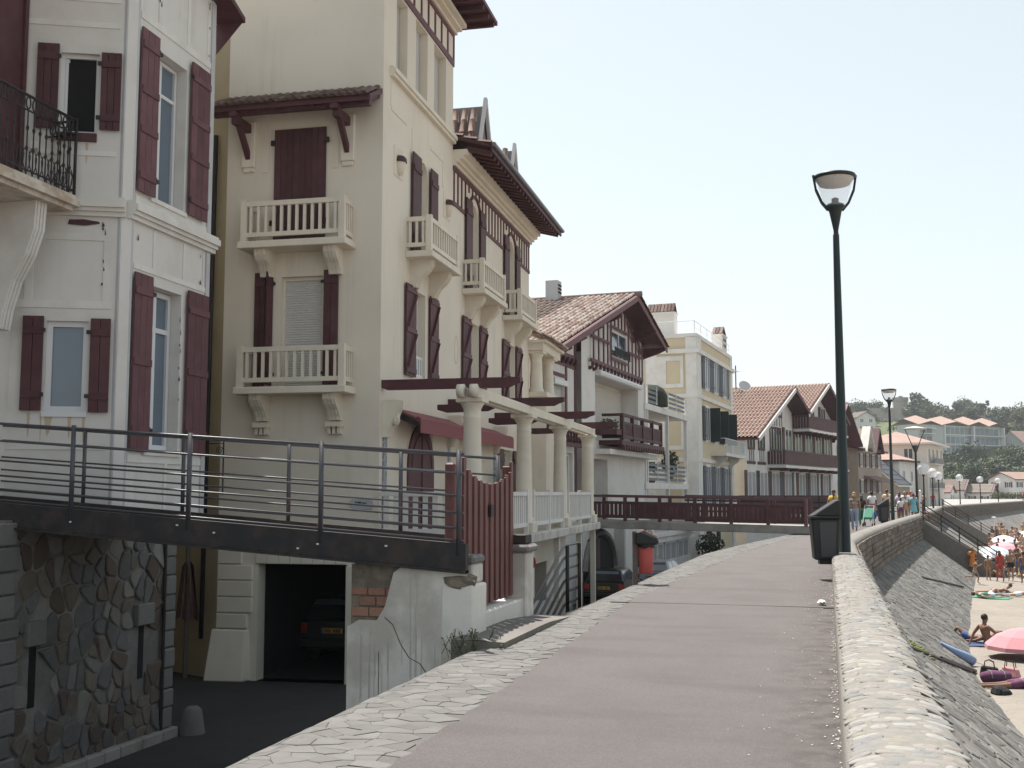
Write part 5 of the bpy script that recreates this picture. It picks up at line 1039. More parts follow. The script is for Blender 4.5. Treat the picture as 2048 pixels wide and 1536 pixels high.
t = house('pale_hotel', 'large pale building with broad pink hipped roof before the green hill', (12.9,159.5,0), 14, 13, 9.5, -2, 8.3, 10.1, mat('pale_pink_render', (.72,.665,.60), .9, .06, 1.5), TILEF, 'x', .9, 4, 3, None, TRIM, True, (1.3,1.8))
for z in (5.4, 2.1): obj('balcony_slab', M().box(-.05,.8,1.5,9,z,z+.15), TRIM, t); obj('balcony_rail', M().box(.74,.78,1.5,9,z+.15,z+.9), mat('rail_grey', (.2,.2,.21), .6, .1), t)
obj('red_balcony', M().box(-9.5,-6.5,-1.6,.0,1.2,5.0), OX, t); obj('white_lamp_column', M().box(-6.4,-6.3,-1.7,-1.6,-1,6.6), PVC, t)
house('timber_gable_cottage', 'half timbered white house with long pink roof beyond the far sea wall', (36,331,0), 20, 8, 16, -1.2, 2.6, 5.2, WHITE, TILE[1], 'x', .6, 2, 1, OX, OX, False, (1,1.1), timber=True)
house('low_tiled_cottage', 'small white cottage with pink roof left of the timbered gable cottage', (31.5,322,0), 20, 5, 9, -1.2, 1.9, 3.6, WHITE, TILEF, 'x', .5, 2, 1, None, OX)
house('second_gable_cottage', 'small cottage with dark timbered front between two larger roofs', (43,331,0), 20, 6.5, 10, -1.2, 1.9, 3.9, WHITE, TILE[1], 'x', .6, 3, 1, OX, OX, False, (.9,1.0), timber=True)
house('long_white_house', 'long white two storey house with pink roof at the right edge', (49.5,333,0), 48, 22, 9, -1.2, 5.4, 7.2, WHITE, TILEF, 'y', .7, 7, 2, OX, OX, False, (1.3,1.5))
house('pink_roof_behind', 'pink tiled roof half hidden behind the long white house', (40,352,0), 30, 9, 9, -1, 4.0, 6.0, WHITE, TILE[1], 'y', .5, 2, 1)
# hillside flats
hf = thing('hillside_flats', 'long blue grey hillside apartment block with wavy pink roof and glazed balconies', 'apartment building', (34.5,462,0), 42)
BLG = mat('blue_grey_render', (.50,.515,.525), .9, .05, 1.5)
m = M(); m.box(-10,0,0,30,13,28.2); m.box(-10,-1.2,30,55,12,28.6); obj('wall', m, BLG, hf); m = M()
for y0, y1, z0 in ((-1,14,28.0),(13,31,28.2),(30,43,28.6),(42,56,28.4)): m.add([(1.2,y0,z0),(1.2,(y0+y1)/2,z0+1.6),(1.2,y1,z0),(-6,y1,z0+2.6),(-6,(y0+y1)/2,z0+4.2),(-6,y0,z0+2.6),(-12,y0,z0),(-12,y1,z0)], [(0,1,4,5),(1,2,3,4),(5,4,3,7,6)])
obj('roof', m, TILEF, hf)
for z in (17,20.6,24.4): obj('balcony_slab', M().box(0,1.3,1,9,z,z+.35), PVC, hf); obj('balcony_slab', M().box(-1.2,.4,16,54,z,z+.35), PVC, hf)
for y in (15.5,34,54): obj('fin_wall', M().box(-1,.6,y,y+.7,12,28.4), PVC, hf)
for z in (13.6,17.5,21.1,24.9):
    for k in range(12): y = 17+3*k; obj('glazed_bay', M().box(-.1 if y < 30 else -1.2,.05 if y < 30 else -1.1,y,y+2.5,z,z+2.7), mat('hazy_glass', (.20,.24,.28), .3, .2, .6), hf)
    for k in range(2): obj('loggia', M().box(-.1,.05,1.5+3.6*k,4.6+3.6*k,z,z+2.5), GLASS, hf)
obj('awning', M().hexa([(0,1,27.2),(0,9,27.2),(2,9,26.5),(2,1,26.5)],[(0,1,27.4),(0,9,27.4),(2,9,26.7),(2,1,26.7)]), PVC, hf)
house('terraced_block', 'grey terraced block with pink roof beside the long hillside flats', (78,500,0), 42, 22, 10, 11, 22.5, 27, BLG, TILEF, 'y', 1, 6, 3, None, TRIM, False, (1.6,2))
house('gable_block', 'pale gabled block rising from the trees at the right edge', (74,468,0), 60, 20, 12, 4, 15.5, 20, mat('pale_grey_render', (.55,.56,.57), .9, .05), TILE[2], 'x', 1, 4, 3, None, OX, False, (2,2.2))
house('hillside_chalet', 'small white chalet with dark windows standing alone on the wooded slope', (13.5,519,0), 60, 9, 9, 28.5, 35, 37.6, WHITE, TILE[1], 'x', .7, 2, 2, None, OX, False, (1.8,1.6))
house('hillside_lodge', 'low tiled lodge adjoining the lone white chalet', (9,520,0), 60, 6, 7, 28.5, 31.5, 33.6, WHITE, TILE[1], 'x', .5, 2, 1)
house('hilltop_villa', 'wide hilltop villa with pink roof and teal shadowed walls', (85,681,0), 50, 17, 12, 41, 46.2, 49.3, BLG, TILEF, 'y', 1.2, 5, 1, None, TRIM, True, (1.8,2))
house('hilltop_house', 'pink roofed house on the skyline at the right edge', (108,690,0), 50, 14, 12, 38, 44.5, 47.5, WHITE, TILEF, 'y', 1, 3, 1, None, TRIM, True)
house('slope_house', 'flat pale house half hidden in trees below the hilltop house', (106,640,0), 50, 18, 12, 33, 36.5, 37.8, WHITE, TILE[1], 'y', .5, 3, 1)
tw = thing('stone_tower', 'round stone tower on the wooded skyline', 'tower', (39,637,0)); obj('shaft', M().lathe([(4.2,40),(3.9,50.2),(4.3,50.6),(4.3,52.6),(3.8,52.6)], (0,0,0), 14), mat('tower_stone', (.33,.29,.26), .9, .15, 1), tw); obj('curtain_wall', M().box(-16,0,-2,2,40,47), MATS['tower_stone'], tw)
obj('merlon', M().box(-1,1,-4.4,-3.6,52.6,53.2), MATS['tower_stone'], tw)
# hill and trees
def hz(x, y):
    b = interp([(300,-1.2),(345,0),(440,11),(470,14),(520,28),(600,37),(660,41),(760,46),(1200,20)], y - .25*min(60, max(-60, x-40))); return b + 2.5*noise.noise((x*.02,y*.02,1)) * min(1, max(0, (y-345)/80))
struct('hill', sheet([-400+25*k for k in range(45)], [300+20*k for k in range(46)], hz), HILL, True)
struct('town_ground', M().add([(-300,118,-.12),(7,118,-.12),(14,150,-.12),(24,190,-.12),(44,260,-.12),(80,345,-.12),(-300,345,-.12)], [(0,1,2,3,4,5,6)]), CONC)
def crown(n, rx, rz, sz, lob):
    m = M(); C_ = [(Vector((R.gauss(0,.42)*rx, R.gauss(0,.42)*rx, R.gauss(0,.38)*rz)), R.uniform(.3,.55)*rx) for _ in range(lob)]
    for c, r in C_: leaves(n//lob, c, (r,r,r*.85), sz, m)
    return m
TV = []
for i, (n, rx, rz, sz, lob, mt) in enumerate(((1500,5,4.4,.8,11,1),(1500,4.6,5,.8,10,0),(1500,5.2,4,.75,13,2),(1300,3,6.5,.7,9,0),(1400,6.5,3.2,.8,9,0))):
    cr_ = mesh('crown', crown(n, rx, rz, sz, lob), LEAF[mt]); tk = M(); tk.tube([(0,0,-rz-3),(.2,.1,-rz*.5),(0,.2,0)], [.5,.4,.2], 7)
    for k in range(5): a = 2*pi*k/5; tk.tube([(.1,.1,-rz*.5),(rx*.35*cos(a),rx*.35*sin(a),-rz*.05),(rx*.6*cos(a),rx*.6*sin(a),rz*.25)], [.25,.16,.06], 6)
    TV.append((cr_, mesh('trunk', tk, BARK), rx, rz))
ORD = lambda k: '%d%s' % (k, {1:'st',2:'nd',3:'rd'}.get(k % 10 if k not in (11,12,13) else 0, 'th'))
def tree(i, x, y, z, s_, label, rotz=None, zs=1):
    cr_, tk, rx, rz = TV[i]; t = thing('tree', label, 'tree', (x,y,z-(rz+2)*s_), 0, 'trees on the hillside'); a = R.uniform(0,6.28)
    link('crown', cr_, t, (0,0,(rz+2)*s_), (0,0,a), (s_,s_,s_*zs)); link('trunk', tk, t, (0,0,(rz+2)*s_), (0,0,a), (s_,s_,s_))
# wooded slope behind the far houses
for k in range(34):
    r_ = k % 3; y = 352 + 24*r_ + R.uniform(-8,8); f = y/340.; x = (33 + (k//3)*4.6 + R.uniform(-2,2))*f; z = hz(x,y)
    tree(R.choice((0,1,2,0)), x, y, max(1.5,z) + R.uniform(2.0,4.5), R.uniform(.75,1.15), 'broad tree, %s from left in the %s row of woods behind far houses' % (ORD(k//3+1), ('front','middle','back')[r_]))
mid = []
for k in range(46):
    y = R.uniform(430,640); f = y/500.; x = R.uniform(2,95)*f
    if 455 < y < 515 and 20 < x < 80: continue
    if 500 < y < 535 and x < 30: continue
    mid.append((x/y, x, y))
for k, (_, x, y) in enumerate(sorted(mid)):
    tree(R.choice((0,1,2,4)), x, y, hz(x,y) + R.uniform(2.5,5), R.uniform(.8,1.4), 'rounded tree on the middle slope of the green hill, %s from the left' % ORD(k+1))
for i, x, y, dz, s_, lb in ((4,16,640,7,1.5,'dark spreading pine on the skyline left of the tower'),(4,26,650,8,1.2,'flat topped pine on the skyline beside the second lamp'),(1,50,630,8,2.0,'tall dome shaped tree on the skyline right of the tower'),(0,44,600,5,1.7,'dark rounded tree below the stone tower'),(4,71,640,9,1.3,'wind swept pine with ragged top on the skyline'),(3,83,650,8,.9,'narrow upright tree on the skyline'),(1,64,625,4,1.6,'broad dark tree below the ragged pine'),(0,5,640,5,1.4,'bushy tree on the skyline behind the near lamp post'),(0,-6,640,4,1.3,'low bushy tree at the left end of the skyline'),(3,96,670,5,.9,'small pointed tree beside the hilltop villa'),(3,120,680,5,1.0,'dark cypress on the skyline at the right edge'),(3,24,470,4,1.3,'tall dark cypress standing behind the second lamp')): tree(i, x, y, hz(x,y)+dz, s_, lb)
stuff(tag(obj('hill_scrub', (lambda m: [leaves(60, (x, y, hz(x,y)+.8), (3,3,1.3), .9, m) for x, y in ((R.uniform(-20,110)*(yy/500.), yy) for yy in [R.uniform(345,680) for _ in range(230)])] and m)(M()), LEAF[2], None), 'low olive green scrub covering the hillside', 'scrub'))
stuff(tag(obj('hedge', (lambda m: [leaves(70, (39+1.0*k*.9, 296+.35*k, .9), (1.1,1.1,.9), .5, m) for k in range(14)] and m)(M()), LEAF[2], None), 'clipped olive hedge in front of the far cottages', 'hedge'))
# ------------------------------------------------------------------ second footbridge with red timber rails
b2 = thing('timber_rail_footbridge', 'concrete footbridge with dark red timber railings to the timbered house', 'footbridge', (-.9, 45.7, 0), 4.5)
def q2(x, y, z): return (-x, y, z + .018*x)
m = M(); m.hexa([q2(-.6,0,.02),q2(8.8,0,.02),q2(8.8,2.2,.02),q2(-.6,2.2,.02)], [q2(-.6,0,.34),q2(8.8,0,.34),q2(8.8,2.2,.34),q2(-.6,2.2,.34)]); obj('deck', m, CONC, b2, bev=.02)
for y in (.08, 2.1):
    obj('top_rail', M().bar(q2(0,y,1.36), q2(8.8,y,1.36), .14, .10), OXL if y < 1 else OX, b2); obj('mid_rail', M().bar(q2(0,y,1.08), q2(8.8,y,1.08), .07, .09), OX, b2); obj('bottom_rail', M().bar(q2(0,y,.5), q2(8.8,y,.5), .07, .09), OX, b2)
    for k in range(7): x = 8.75*k/6; obj('rail_post', M().bar(q2(x,y,.3), q2(x,y,1.36), .13, .13), OX, b2)
    pk = mesh('picket', M().box(-.065,.065,-.02,.02,.5,1.1), OX)
    for k in range(48): x = .12+.18*k; link('picket', pk, b2, (-x, y, .018*x))
obj('end_panel', M().box(-.02,.08,-.25,.1,.35,1.4), OXL, b2)
b3_ = thing('dark_rail_footbridge', 'farther footbridge with black railing bars beyond the red railed one', 'footbridge', (-.4, 63.5, 0), 5)
obj('deck', M().box(-7.5,.3,0,2,-.05,.3), GIRD, b3_); 
for h in (.5,.8,1.1,1.35): obj('rail', M().bar((-7.5,.05,h+.12),(.3,.05,h),.05,.1), IRON if h < 1.3 else STEEL, b3_)
for k in range(5): obj('post', M().bar((-.1-1.8*k,.05,.2),(-.1-1.8*k,.05,1.45),.08,.08), IRON, b3_)
b4_ = thing('red_board_fence', 'dark red board fence along the terrace before the twin gabled house', 'fence', (-5.9, 78.4, 0), 58)
pk = mesh('board', M().box(-.02,.02,-.14,.14,.2,1.45), OX)
for k in range(26): link('board', pk, b4_, (0,.15+.3*k,0))
obj('rail', M().bar((.03,0,1.2),(.03,7.8,1.2),.05,.1), OX, b4_)

# ------------------------------------------------------------------ street lamps, globe lamps, bins
LG = glassmat('lamp_glass', (.85,.86,.9), .22, .05)
def lamp(label, loc, sc=1):
    t = thing('street_lamp', label, 'street lamp', loc, 0, 'tall promenade lamps', (sc,)*3)
    obj('pole', M().lathe([(.14,0),(.14,.05),(.115,.08),(.062,6.62),(.062,6.7),(.048,6.72),(.048,6.82)], (0,0,0), 14), GREEN, t, True)
    obj('collar', M().lathe([(.05,6.8),(.12,7.16),(.135,7.2),(.2,7.26),(.17,7.32),(.06,7.36)], (0,0,0), 14), GREEN, t, True)
    h = obj('lamp_head', M().lathe([(.395,7.84),(.425,7.87),(.41,7.91),(.28,7.95),(0,7.97)], (0,0,0), 20), GREEN, t, True)
    obj('reflector', M().lathe([(.38,7.84),(.3,7.72),(.0,7.70)], (0,0,0), 18), mat('lamp_reflector', (.55,.50,.44), .5, .2, 8), h, True)
    obj('glass_bowl', M().lathe([(.2,7.28),(.37,7.84)], (0,0,0), 20), LG, h, True)
    for k in range(2):
        a = .27 + pi*k; c, s_ = cos(a), sin(a); obj('arm', M().bar((.14*c,.14*s_,7.2),(.27*c,.27*s_,7.36),.05,.05).bar((.27*c,.27*s_,7.36),(.38*c,.38*s_,7.62),.045,.045).bar((.38*c,.38*s_,7.62),(.43*c,.43*s_,7.92),.045,.045), GREEN, h)
    obj('burner', M().lathe([(.07,7.32),(.07,7.44),(.0,7.47)], (0,0,0), 10), GREYP, h, True)
    return t
lamp('tall dark green street lamp rising from the pebbled parapet', (.25, 22.95, .08))
lamp('second dark street lamp standing among the strolling people', (3.1, 60.0, 0), .87)
t = thing('disc_lamp', 'street lamp with flat pale disc on two slanting struts', 'street lamp', (5.6, 78.2, 0))
obj('pole', M().lathe([(.09,0),(.07,4.3),(.1,4.4)], (0,0,0), 10), GREEN, t); obj('disc', M().lathe([(0,6.0),(.5,5.92),(.75,5.84),(.72,5.8),(0,5.74)], (0,0,0), 22), mat('lamp_disc', (.66,.63,.55), .6, .05), t, True); obj('burner_cone', M().lathe([(.1,4.3),(.24,4.7),(.1,4.75)], (0,0,0), 10), GREYP, t)
for a in (-.62,.62): obj('strut', M().bar((.05*a,0,4.3),(a,0,5.82),.05,.05), GREEN, t)
GLB = glassmat('globe_glass', (.95,.95,.97), .38, .06)
gl_lab = ['nearest clear globe lamp on the sea wall parapet', 'second clear globe lamp along the sea wall', 'third clear globe lamp along the sea wall', 'fourth clear globe lamp along the sea wall', 'fifth clear globe lamp along the sea wall', 'sixth and smallest clear globe lamp in the sea wall row', 'clear globe lamp before the far timbered cottage', 'clear globe lamp beside the far hedge', 'clear globe lamp in front of the long white house']
for k, y in enumerate((77,93,109,124,140,157,200,208,222)):
    q, n = at(y, -.3); t = thing('globe_lamp', gl_lab[k], 'globe lamp', (q.x, q.y, .4), 0, 'globe lamps along the sea wall')
    obj('pole', M().lathe([(.06,0),(.045,2.3),(.09,2.32),(.09,2.42)], (0,0,0), 8), IRON, t); obj('globe', M().blob((0,0,2.76), (.38,.38,.38), 16, 10), GLB, t, True); obj('lantern', M().lathe([(.09,2.42),(.12,2.7),(.2,2.85),(.05,3.0)], (0,0,0), 10), PVC, t, True)
tag(obj('white_post', M().lathe([(.06,0),(.06,1.75),(0,1.8)], (5.0,67.6,0), 8), PVC, None), 'plain thin white post standing by the beach stairs', 'post')
def litter_bin(label, loc, rz=0, sc=1):
    t = thing('litter_bin', label, 'litter bin', loc, rz, 'dark litter bins on the lamps', (sc,)*3)
    obj('body', M().hexa([(-.22,-.2,.0),(.22,-.2,.0),(.22,.2,.0),(-.22,.2,.0)], [(-.27,-.25,.78),(.27,-.25,.78),(.27,.25,.78),(-.27,.25,.78)]), BLACKP, t, bev=.03)
    obj('front_panel', M().hexa([(-.1,-.235,.06),(.16,-.235,.06),(.16,-.22,.06),(-.1,-.22,.06)], [(-.13,-.268,.72),(.19,-.268,.72),(.19,-.24,.72),(-.13,-.24,.72)]), GREYP, t)
    obj('rim', M().box(-.29,.29,-.27,.27,.78,.83), BLACKP, t, bev=.01)
    obj('lid', M().prism([(-.27,.83),(.27,.83),(.27,1.13),(.2,1.13),(-.2,.87)], lambda x, z, q: (x,q,z), -.25, .25), BLACKP, t, bev=.015); obj('base_foot', M().box(-.12,.2,-.15,.15,-.08,.0), BLACKP, t); return t
litter_bin('dark litter bin with slanted lid hung on the near lamp post', (-.12,22.35,.38), -8); litter_bin('dark litter bin beside the second lamp post', (2.62,59.6,.2), -5)
t = thing('red_bin', 'red plastic litter bin with black liner bag on a wooden post', 'litter bin', (-3.45,20.38,-.05), -14)
obj('post', M().box(-.04,.05,-.04,.05,0,1.0), mat('grey_post', (.14,.11,.10), .8, .15), t); obj('body', M().lathe([(.0,.24),(.11,.24),(.12,.26),(.152,.8),(.13,.8)], (.2,-.02,0), 14), REDP, t, True); obj('hood', M().prism([(.0,.76),(.41,.76),(.43,.84),(.37,.90),(.1,1.02),(.0,1.0)], lambda x, z, q: (x,q-.02,z), -.165, .165), BLACKP, t, bev=.03); obj('hood_flap', M().prism([(.13,1.012),(.39,.90),(.4,.915),(.14,1.03)], lambda x, z, q: (x,q-.02,z), -.13, .1), mat('faded_red_plastic', (.42,.16,.13), .6, .08), t, bev=.005)
m = M(); m.lathe([(.155,.71),(.17,.74),(.175,.77)], (.2,-.02,0), 14); m.v = [(x+R.uniform(-.014,.014), y+R.uniform(-.014,.014), z+R.uniform(-.02,.02)) for x, y, z in m.v]; obj('liner_bag', m, BLACKP, t)
t = thing('no_parking_sign', 'round blue and red no parking sign half hidden under the villa terrace', 'road sign', (-6.35,23.9,0), 14); obj('disc', M().tube([(0,0,.14),(0,-.02,.14)], .16, 20), REDP, t); obj('face', M().tube([(0,-.021,.14),(0,-.026,.14)], .12, 20), mat('sign_blue', (.05,.07,.25), .5, .05), t); obj('bar', M().bar((-.085,-.03,.225),(.085,-.03,.055),.006,.03), REDP, t); obj('pole', M().tube([(0,.03,-2.1),(0,.03,.3)], .03, 8), GREYP, t)
t = thing('folded_parasol', 'folded dark red parasol on a grey post beside the garage', 'parasol', (-12.75,20.62,-2.1)); obj('pole', M().tube([(0,0,0),(0,0,2.7)], .05, 8), mat('weathered_pole', (.17,.145,.12), .8, .15), t)
for k in range(6): a = 2*pi*k/6; c, s_ = cos(a), sin(a); obj('fold', M().add([(.05*c,.05*s_,2.35),(.2*c-.09*s_,.2*s_+.09*c,1.25),(.26*c,.26*s_,1.15),(.2*c+.09*s_,.2*s_-.09*c,1.2),(.13*c,.13*s_,2.25)], [(0,1,2,4),(0,4,2,3)]), OX, t)

# ------------------------------------------------------------------ cars
def car(label, loc, rz, paint, plate='yellow', dark=False):
    t = thing('car', label, 'car', loc, rz, 'cars in the lower street')     # rear at y = 0, nose towards +y
    prof = [(0.05,.3),(0,.55),(.04,.92),(.2,.98),(1.0,1.0),(2.6,.95),(3.75,.82),(3.95,.6),(3.92,.3)]
    m = M(); n = len(prof)
    for x, k in ((-.78,.96),(-.82,1),(.82,1),(.78,.96)):
        for y, z in prof: m.v.append((x, 2+(y-2)*k, z if abs(x) > .8 or z < .9 else z+.02))
    for i in range(3):
        for j in range(n): m.f.append((i*n+j, i*n+(j+1)%n, (i+1)*n+(j+1)%n, (i+1)*n+j))
    m.f.append(tuple(range(n))[::-1]); m.f.append(tuple(3*n+j for j in range(n))); obj('body', m, paint, t, bev=.03)
    cab = M(); cab.hexa([(-.78,.08,.95),(.78,.08,.95),(.78,2.95,.95),(-.78,2.95,.95)], [(-.6,.42,1.4),(.6,.42,1.4),(.6,2.05,1.4),(-.6,2.05,1.4)]); obj('cabin', cab, paint, t, bev=.04)
    gg = mat('car_glass', (.10,.13,.16), .06, .05, spec=.9)
    obj('rear_window', M().add([(-.64,.135,1.0),(.64,.135,1.0),(.54,.375,1.35),(-.54,.375,1.35)], [(0,1,2,3)]), gg, t); obj('windscreen', M().add([(-.64,2.87,1.0),(.64,2.87,1.0),(.54,2.1,1.37),(-.54,2.1,1.37)], [(0,1,2,3)]), gg, t)
    for sx in (-1, 1):
        for y0, y1, y2, y3 in ((.35,1.2,1.2,.52),(1.28,2.55,1.98,1.28)): obj('side_window', M().add([(sx*.775,y0,1.0),(sx*.775,y1,1.0),(sx*.628,y2,1.35),(sx*.628,y3,1.35)], [(0,1,2,3)]), gg, t)
        obj('tail_light', M().box(min(sx*.6,sx*.79), max(sx*.6,sx*.79), -.03, .06, .66, .86), mat('tail_light_red', (.35,.03,.02), .3, .1), t, bev=.01)
        obj('mirror', M().box(min(sx*.8,sx*.96), max(sx*.8,sx*.96), 2.3, 2.42, .98, 1.1), BLACKP, t, bev=.02)
        for y in (.72, 3.2): wh = obj('wheel', M().tube([(sx*.66,y,.29),(sx*.84,y,.29)], .29, 18), BLACKP, t); obj('hub_cap', M().tube([(sx*.84,y,.29),(sx*.852,y,.29)], .17, 12), GREYT, wh)
    obj('bumper', M().box(-.8,.8,-.08,.1,.36,.52), BLACKP, t, bev=.03)
    p = obj('number_plate', M().box(-.26,.26,-.05,-.03,.66,.77), mat('plate_yellow', (.55,.33,.06), .5, .05), t)
    for k in range(7):
        if k == 3: continue
        x = -.17+.055*k; obj('plate_character', M().box(x, x+.034, -.054, -.0505, .68, .75), IRON, p)
    obj('plate_band', M().box(-.26,-.21,-.054,-.0505,.66,.77), mat('sign_blue', (.05,.07,.25)), p)
car('black hatchback seen from behind in the lower street', (-8.75,44.6,-2.86), 2, mat('black_car_paint', (.012,.012,.014), .2, .1, 4, spec=.7)); car('pale silver car parked ahead of the black hatchback', (-8.0,52.5,-2.96), 5, mat('silver_car_paint', (.36,.38,.40), .25, .05, 4, spec=.7, metal=.3))
car('dark car parked deep inside the garage', (-10.55,22.9,-2.07), -2.8, mat('dark_car_paint', (.02,.02,.022), .25, .1, 4, spec=.7))

# ------------------------------------------------------------------ people: one skinned body per pose, clothing as separate skins
SK = {  # joints: name: (x, y, z, rx, ry)   facing -y, height 1.70
 'stand': dict(pel=(0,0,.93),ch=(0,0,1.24),nk=(0,.01,1.44),hd=(0,-.01,1.57),tp=(0,0,1.66),sh=(.17,.01,1.38),el=(.23,.03,1.12),wr=(.25,-.03,.88),ha=(.25,-.05,.79),hp=(.09,0,.88),kn=(.10,-.01,.48),an=(.10,.03,.08),to=(.11,-.13,.03)),
 'walk': dict(pel=(0,0,.92),ch=(0,-.02,1.23),nk=(0,-.02,1.43),hd=(0,-.05,1.56),tp=(0,-.04,1.65),sh=(.17,-.01,1.37),el=(.22,.10,1.13),wr=(.22,.02,.90),ha=(.22,-.02,.82),hp=(.09,0,.87),kn=(.10,-.14,.49),an=(.10,-.16,.09),to=(.10,-.31,.05),el_=(-.23,-.10,1.13),wr_=(-.22,-.22,.93),ha_=(-.21,-.28,.87),kn_=(-.09,.05,.47),an_=(-.09,.30,.13),to_=(-.09,.22,.02)),
 'run': dict(pel=(0,0,.90),ch=(0,-.08,1.2),nk=(0,-.11,1.4),hd=(0,-.15,1.53),tp=(0,-.14,1.62),sh=(.17,-.09,1.34),el=(.25,.12,1.15),wr=(.22,-.08,1.05),ha=(.21,-.15,1.05),hp=(.09,0,.86),kn=(.10,-.22,.55),an=(.10,-.16,.13),to=(.10,-.32,.06),el_=(-.24,-.22,1.14),wr_=(-.18,-.40,1.25),ha_=(-.17,-.46,1.3),kn_=(-.09,.12,.48),an_=(-.09,.50,.52),to_=(-.09,.58,.42)),
 'sit': dict(pel=(0,0,.12),ch=(0,.10,.45),nk=(0,.10,.66),hd=(0,.06,.80),tp=(0,.07,.89),sh=(.18,.12,.60),el=(.27,.28,.35),wr=(.25,.40,.10),ha=(.26,.46,.04),hp=(.09,-.03,.12),kn=(.13,-.38,.42),an=(.14,-.62,.09),to=(.15,-.78,.05),el_=(-.28,-.06,.42),wr_=(-.17,-.28,.44),ha_=(-.15,-.36,.45)),
 'lieback': dict(pel=(0,0,.11),ch=(0,.32,.14),nk=(0,.52,.16),hd=(0,.66,.20),tp=(0,.76,.20),sh=(.17,.46,.13),el=(.34,.36,.08),wr=(.30,.12,.06),ha=(.28,.03,.06),hp=(.09,-.05,.11),kn=(.10,-.36,.40),an=(.11,-.60,.08),to=(.12,-.75,.05),kn_=(-.10,-.44,.16),an_=(-.11,-.85,.07),to_=(-.12,-.92,.15)),
 'prone': dict(pel=(0,0,.11),ch=(0,.33,.15),nk=(0,.53,.24),hd=(0,.66,.33),tp=(0,.74,.38),sh=(.18,.46,.17),el=(.27,.58,.05),wr=(.10,.78,.05),ha=(.02,.84,.05),hp=(.09,-.05,.1),kn=(.10,-.47,.07),an=(.10,-.88,.07),to=(.10,-1.0,.05)),
 'wall': dict(pel=(0,0,.11),ch=(0,.02,.43),nk=(0,0,.63),hd=(0,-.05,.77),tp=(0,-.04,.86),sh=(.17,0,.57),el=(.24,-.02,.30),wr=(.2,-.2,.16),ha=(.18,-.28,.14),hp=(.09,-.05,.1),kn=(.12,-.45,.06),an=(.12,-.48,-.36),to=(.12,-.63,-.40))}
RAD = dict(pel=(.135,.105),ch=(.150,.105),nk=(.052,.056),hd=(.082,.098),tp=(.05,.055),sh=(.062,.062),el=(.042,.042),wr=(.027,.03),ha=(.032,.02),hp=(.088,.09),kn=(.056,.058),an=(.036,.038),to=(.034,.028))
def skel(ps):
    J = {}
    d = SK[ps]
    for k in ('pel','ch','nk','hd','tp'): J[k] = d[k]
    for k in ('sh','el','wr','ha','hp','kn','an','to'):
        J[k+'L'] = d[k]; J[k+'R'] = d.get(k+'_', (-d[k][0], d[k][1], d[k][2]))
    return J
EDG = [('pel','ch'),('ch','nk'),('nk','hd'),('hd','tp')] + [e for s in 'LR' for e in (('ch','sh'+s),('sh'+s,'el'+s),('el'+s,'wr'+s),('wr'+s,'ha'+s),('pel','hp'+s),('hp'+s,'kn'+s),('kn'+s,'an'+s),('an'+s,'to'+s))]
TEMP = {}
def skinned(key, J, edges, grow=1., extra=0., sub=1):
    names = []
    for a, b in edges:
        for k in (a, b):
            if k not in names: names.append(k)
    me = bpy.data.meshes.new(key); me.from_pydata([J[k] for k in names], [(names.index(a), names.index(b)) for a, b in edges], [])
    o = bpy.data.objects.new(key, me); COL.objects.link(o); md = o.modifiers.new('skin', 'SKIN'); md.use_smooth_shade = True; sb = o.modifiers.new('sub', 'SUBSURF'); sb.levels = sub; sb.render_levels = sub
    if not me.skin_vertices: 
        bm = bmesh.new(); bm.from_mesh(me); bm.verts.layers.skin.verify(); bm.to_mesh(me); bm.free()
    sv = me.skin_vertices[0].data
    for i, k in enumerate(names):
        r = RAD[k] if k in RAD else RAD[k[:-1]]
        sv[i].radius = (r[0]*grow+extra, r[1]*grow+extra); sv[i].use_root = (i == 0)
    TEMP[key] = o
def lerpJ(J, a, b, t): return tuple(J[a][i] + (J[b][i]-J[a][i])*t for i in range(3))
for ps in SK:
    J = skel(ps)
    for s in 'LR':
        J['mid'+s] = lerpJ(J,'sh'+s,'el'+s,.7); J['thi'+s] = lerpJ(J,'hp'+s,'kn'+s,.55); J['ank'+s] = lerpJ(J,'kn'+s,'an'+s,.95)
    RAD['mid'] = (.05,.05); RAD['thi'] = (.078,.08); RAD['ank'] = (.046,.048); RAD['wst'] = (.125,.1); J['wst'] = lerpJ(J,'pel','ch',.35)
    skinned(ps+'_body', J, EDG, sub=2)
    skinned(ps+'_shirt', J, [('pel','ch'),('ch','shL'),('shL','midL'),('ch','shR'),('shR','midR')], 1.07, .012)
    skinned(ps+'_shorts', J, [('wst','pel'),('pel','hpL'),('hpL','thiL'),('pel','hpR'),('hpR','thiR')], 1.06, .012)
    skinned(ps+'_trousers', J, [('wst','pel'),('pel','hpL'),('hpL','knL'),('knL','ankL'),('pel','hpR'),('hpR','knR'),('knR','ankR')], 1.06, .014)
    J['bk'] = tuple(J['hd'][i] + (J['hd'][i]-J['nk'][i])*.12 + (0,.03,.012)[i]*(1 if ps not in ('lieback',) else 0) for i in range(3)); RAD['bk'] = (.092,.10); J['tq'] = tuple(J['tp'][i] + (0,.012,.012)[i] for i in range(3)); RAD['tq'] = (.07,.07)
    skinned(ps+'_hair', J, [('bk','tq')], 1.12, 0, 2)
    J['ln'] = tuple(J['nk'][i] + (0,.075,-.04)[i] for i in range(3)); RAD['ln'] = (.075,.05); skinned(ps+'_longhair', J, [('tq','bk'),('bk','ln')], 1.1, 0, 2)
    J['ba'] = lerpJ(J,'pel','ch',.78); RAD['ba'] = (.152,.112); J['bb'] = lerpJ(J,'pel','ch',.98); RAD['bb'] = (.152,.11); skinned(ps+'_top', J, [('ba','bb')], 1.25, .03, 2)
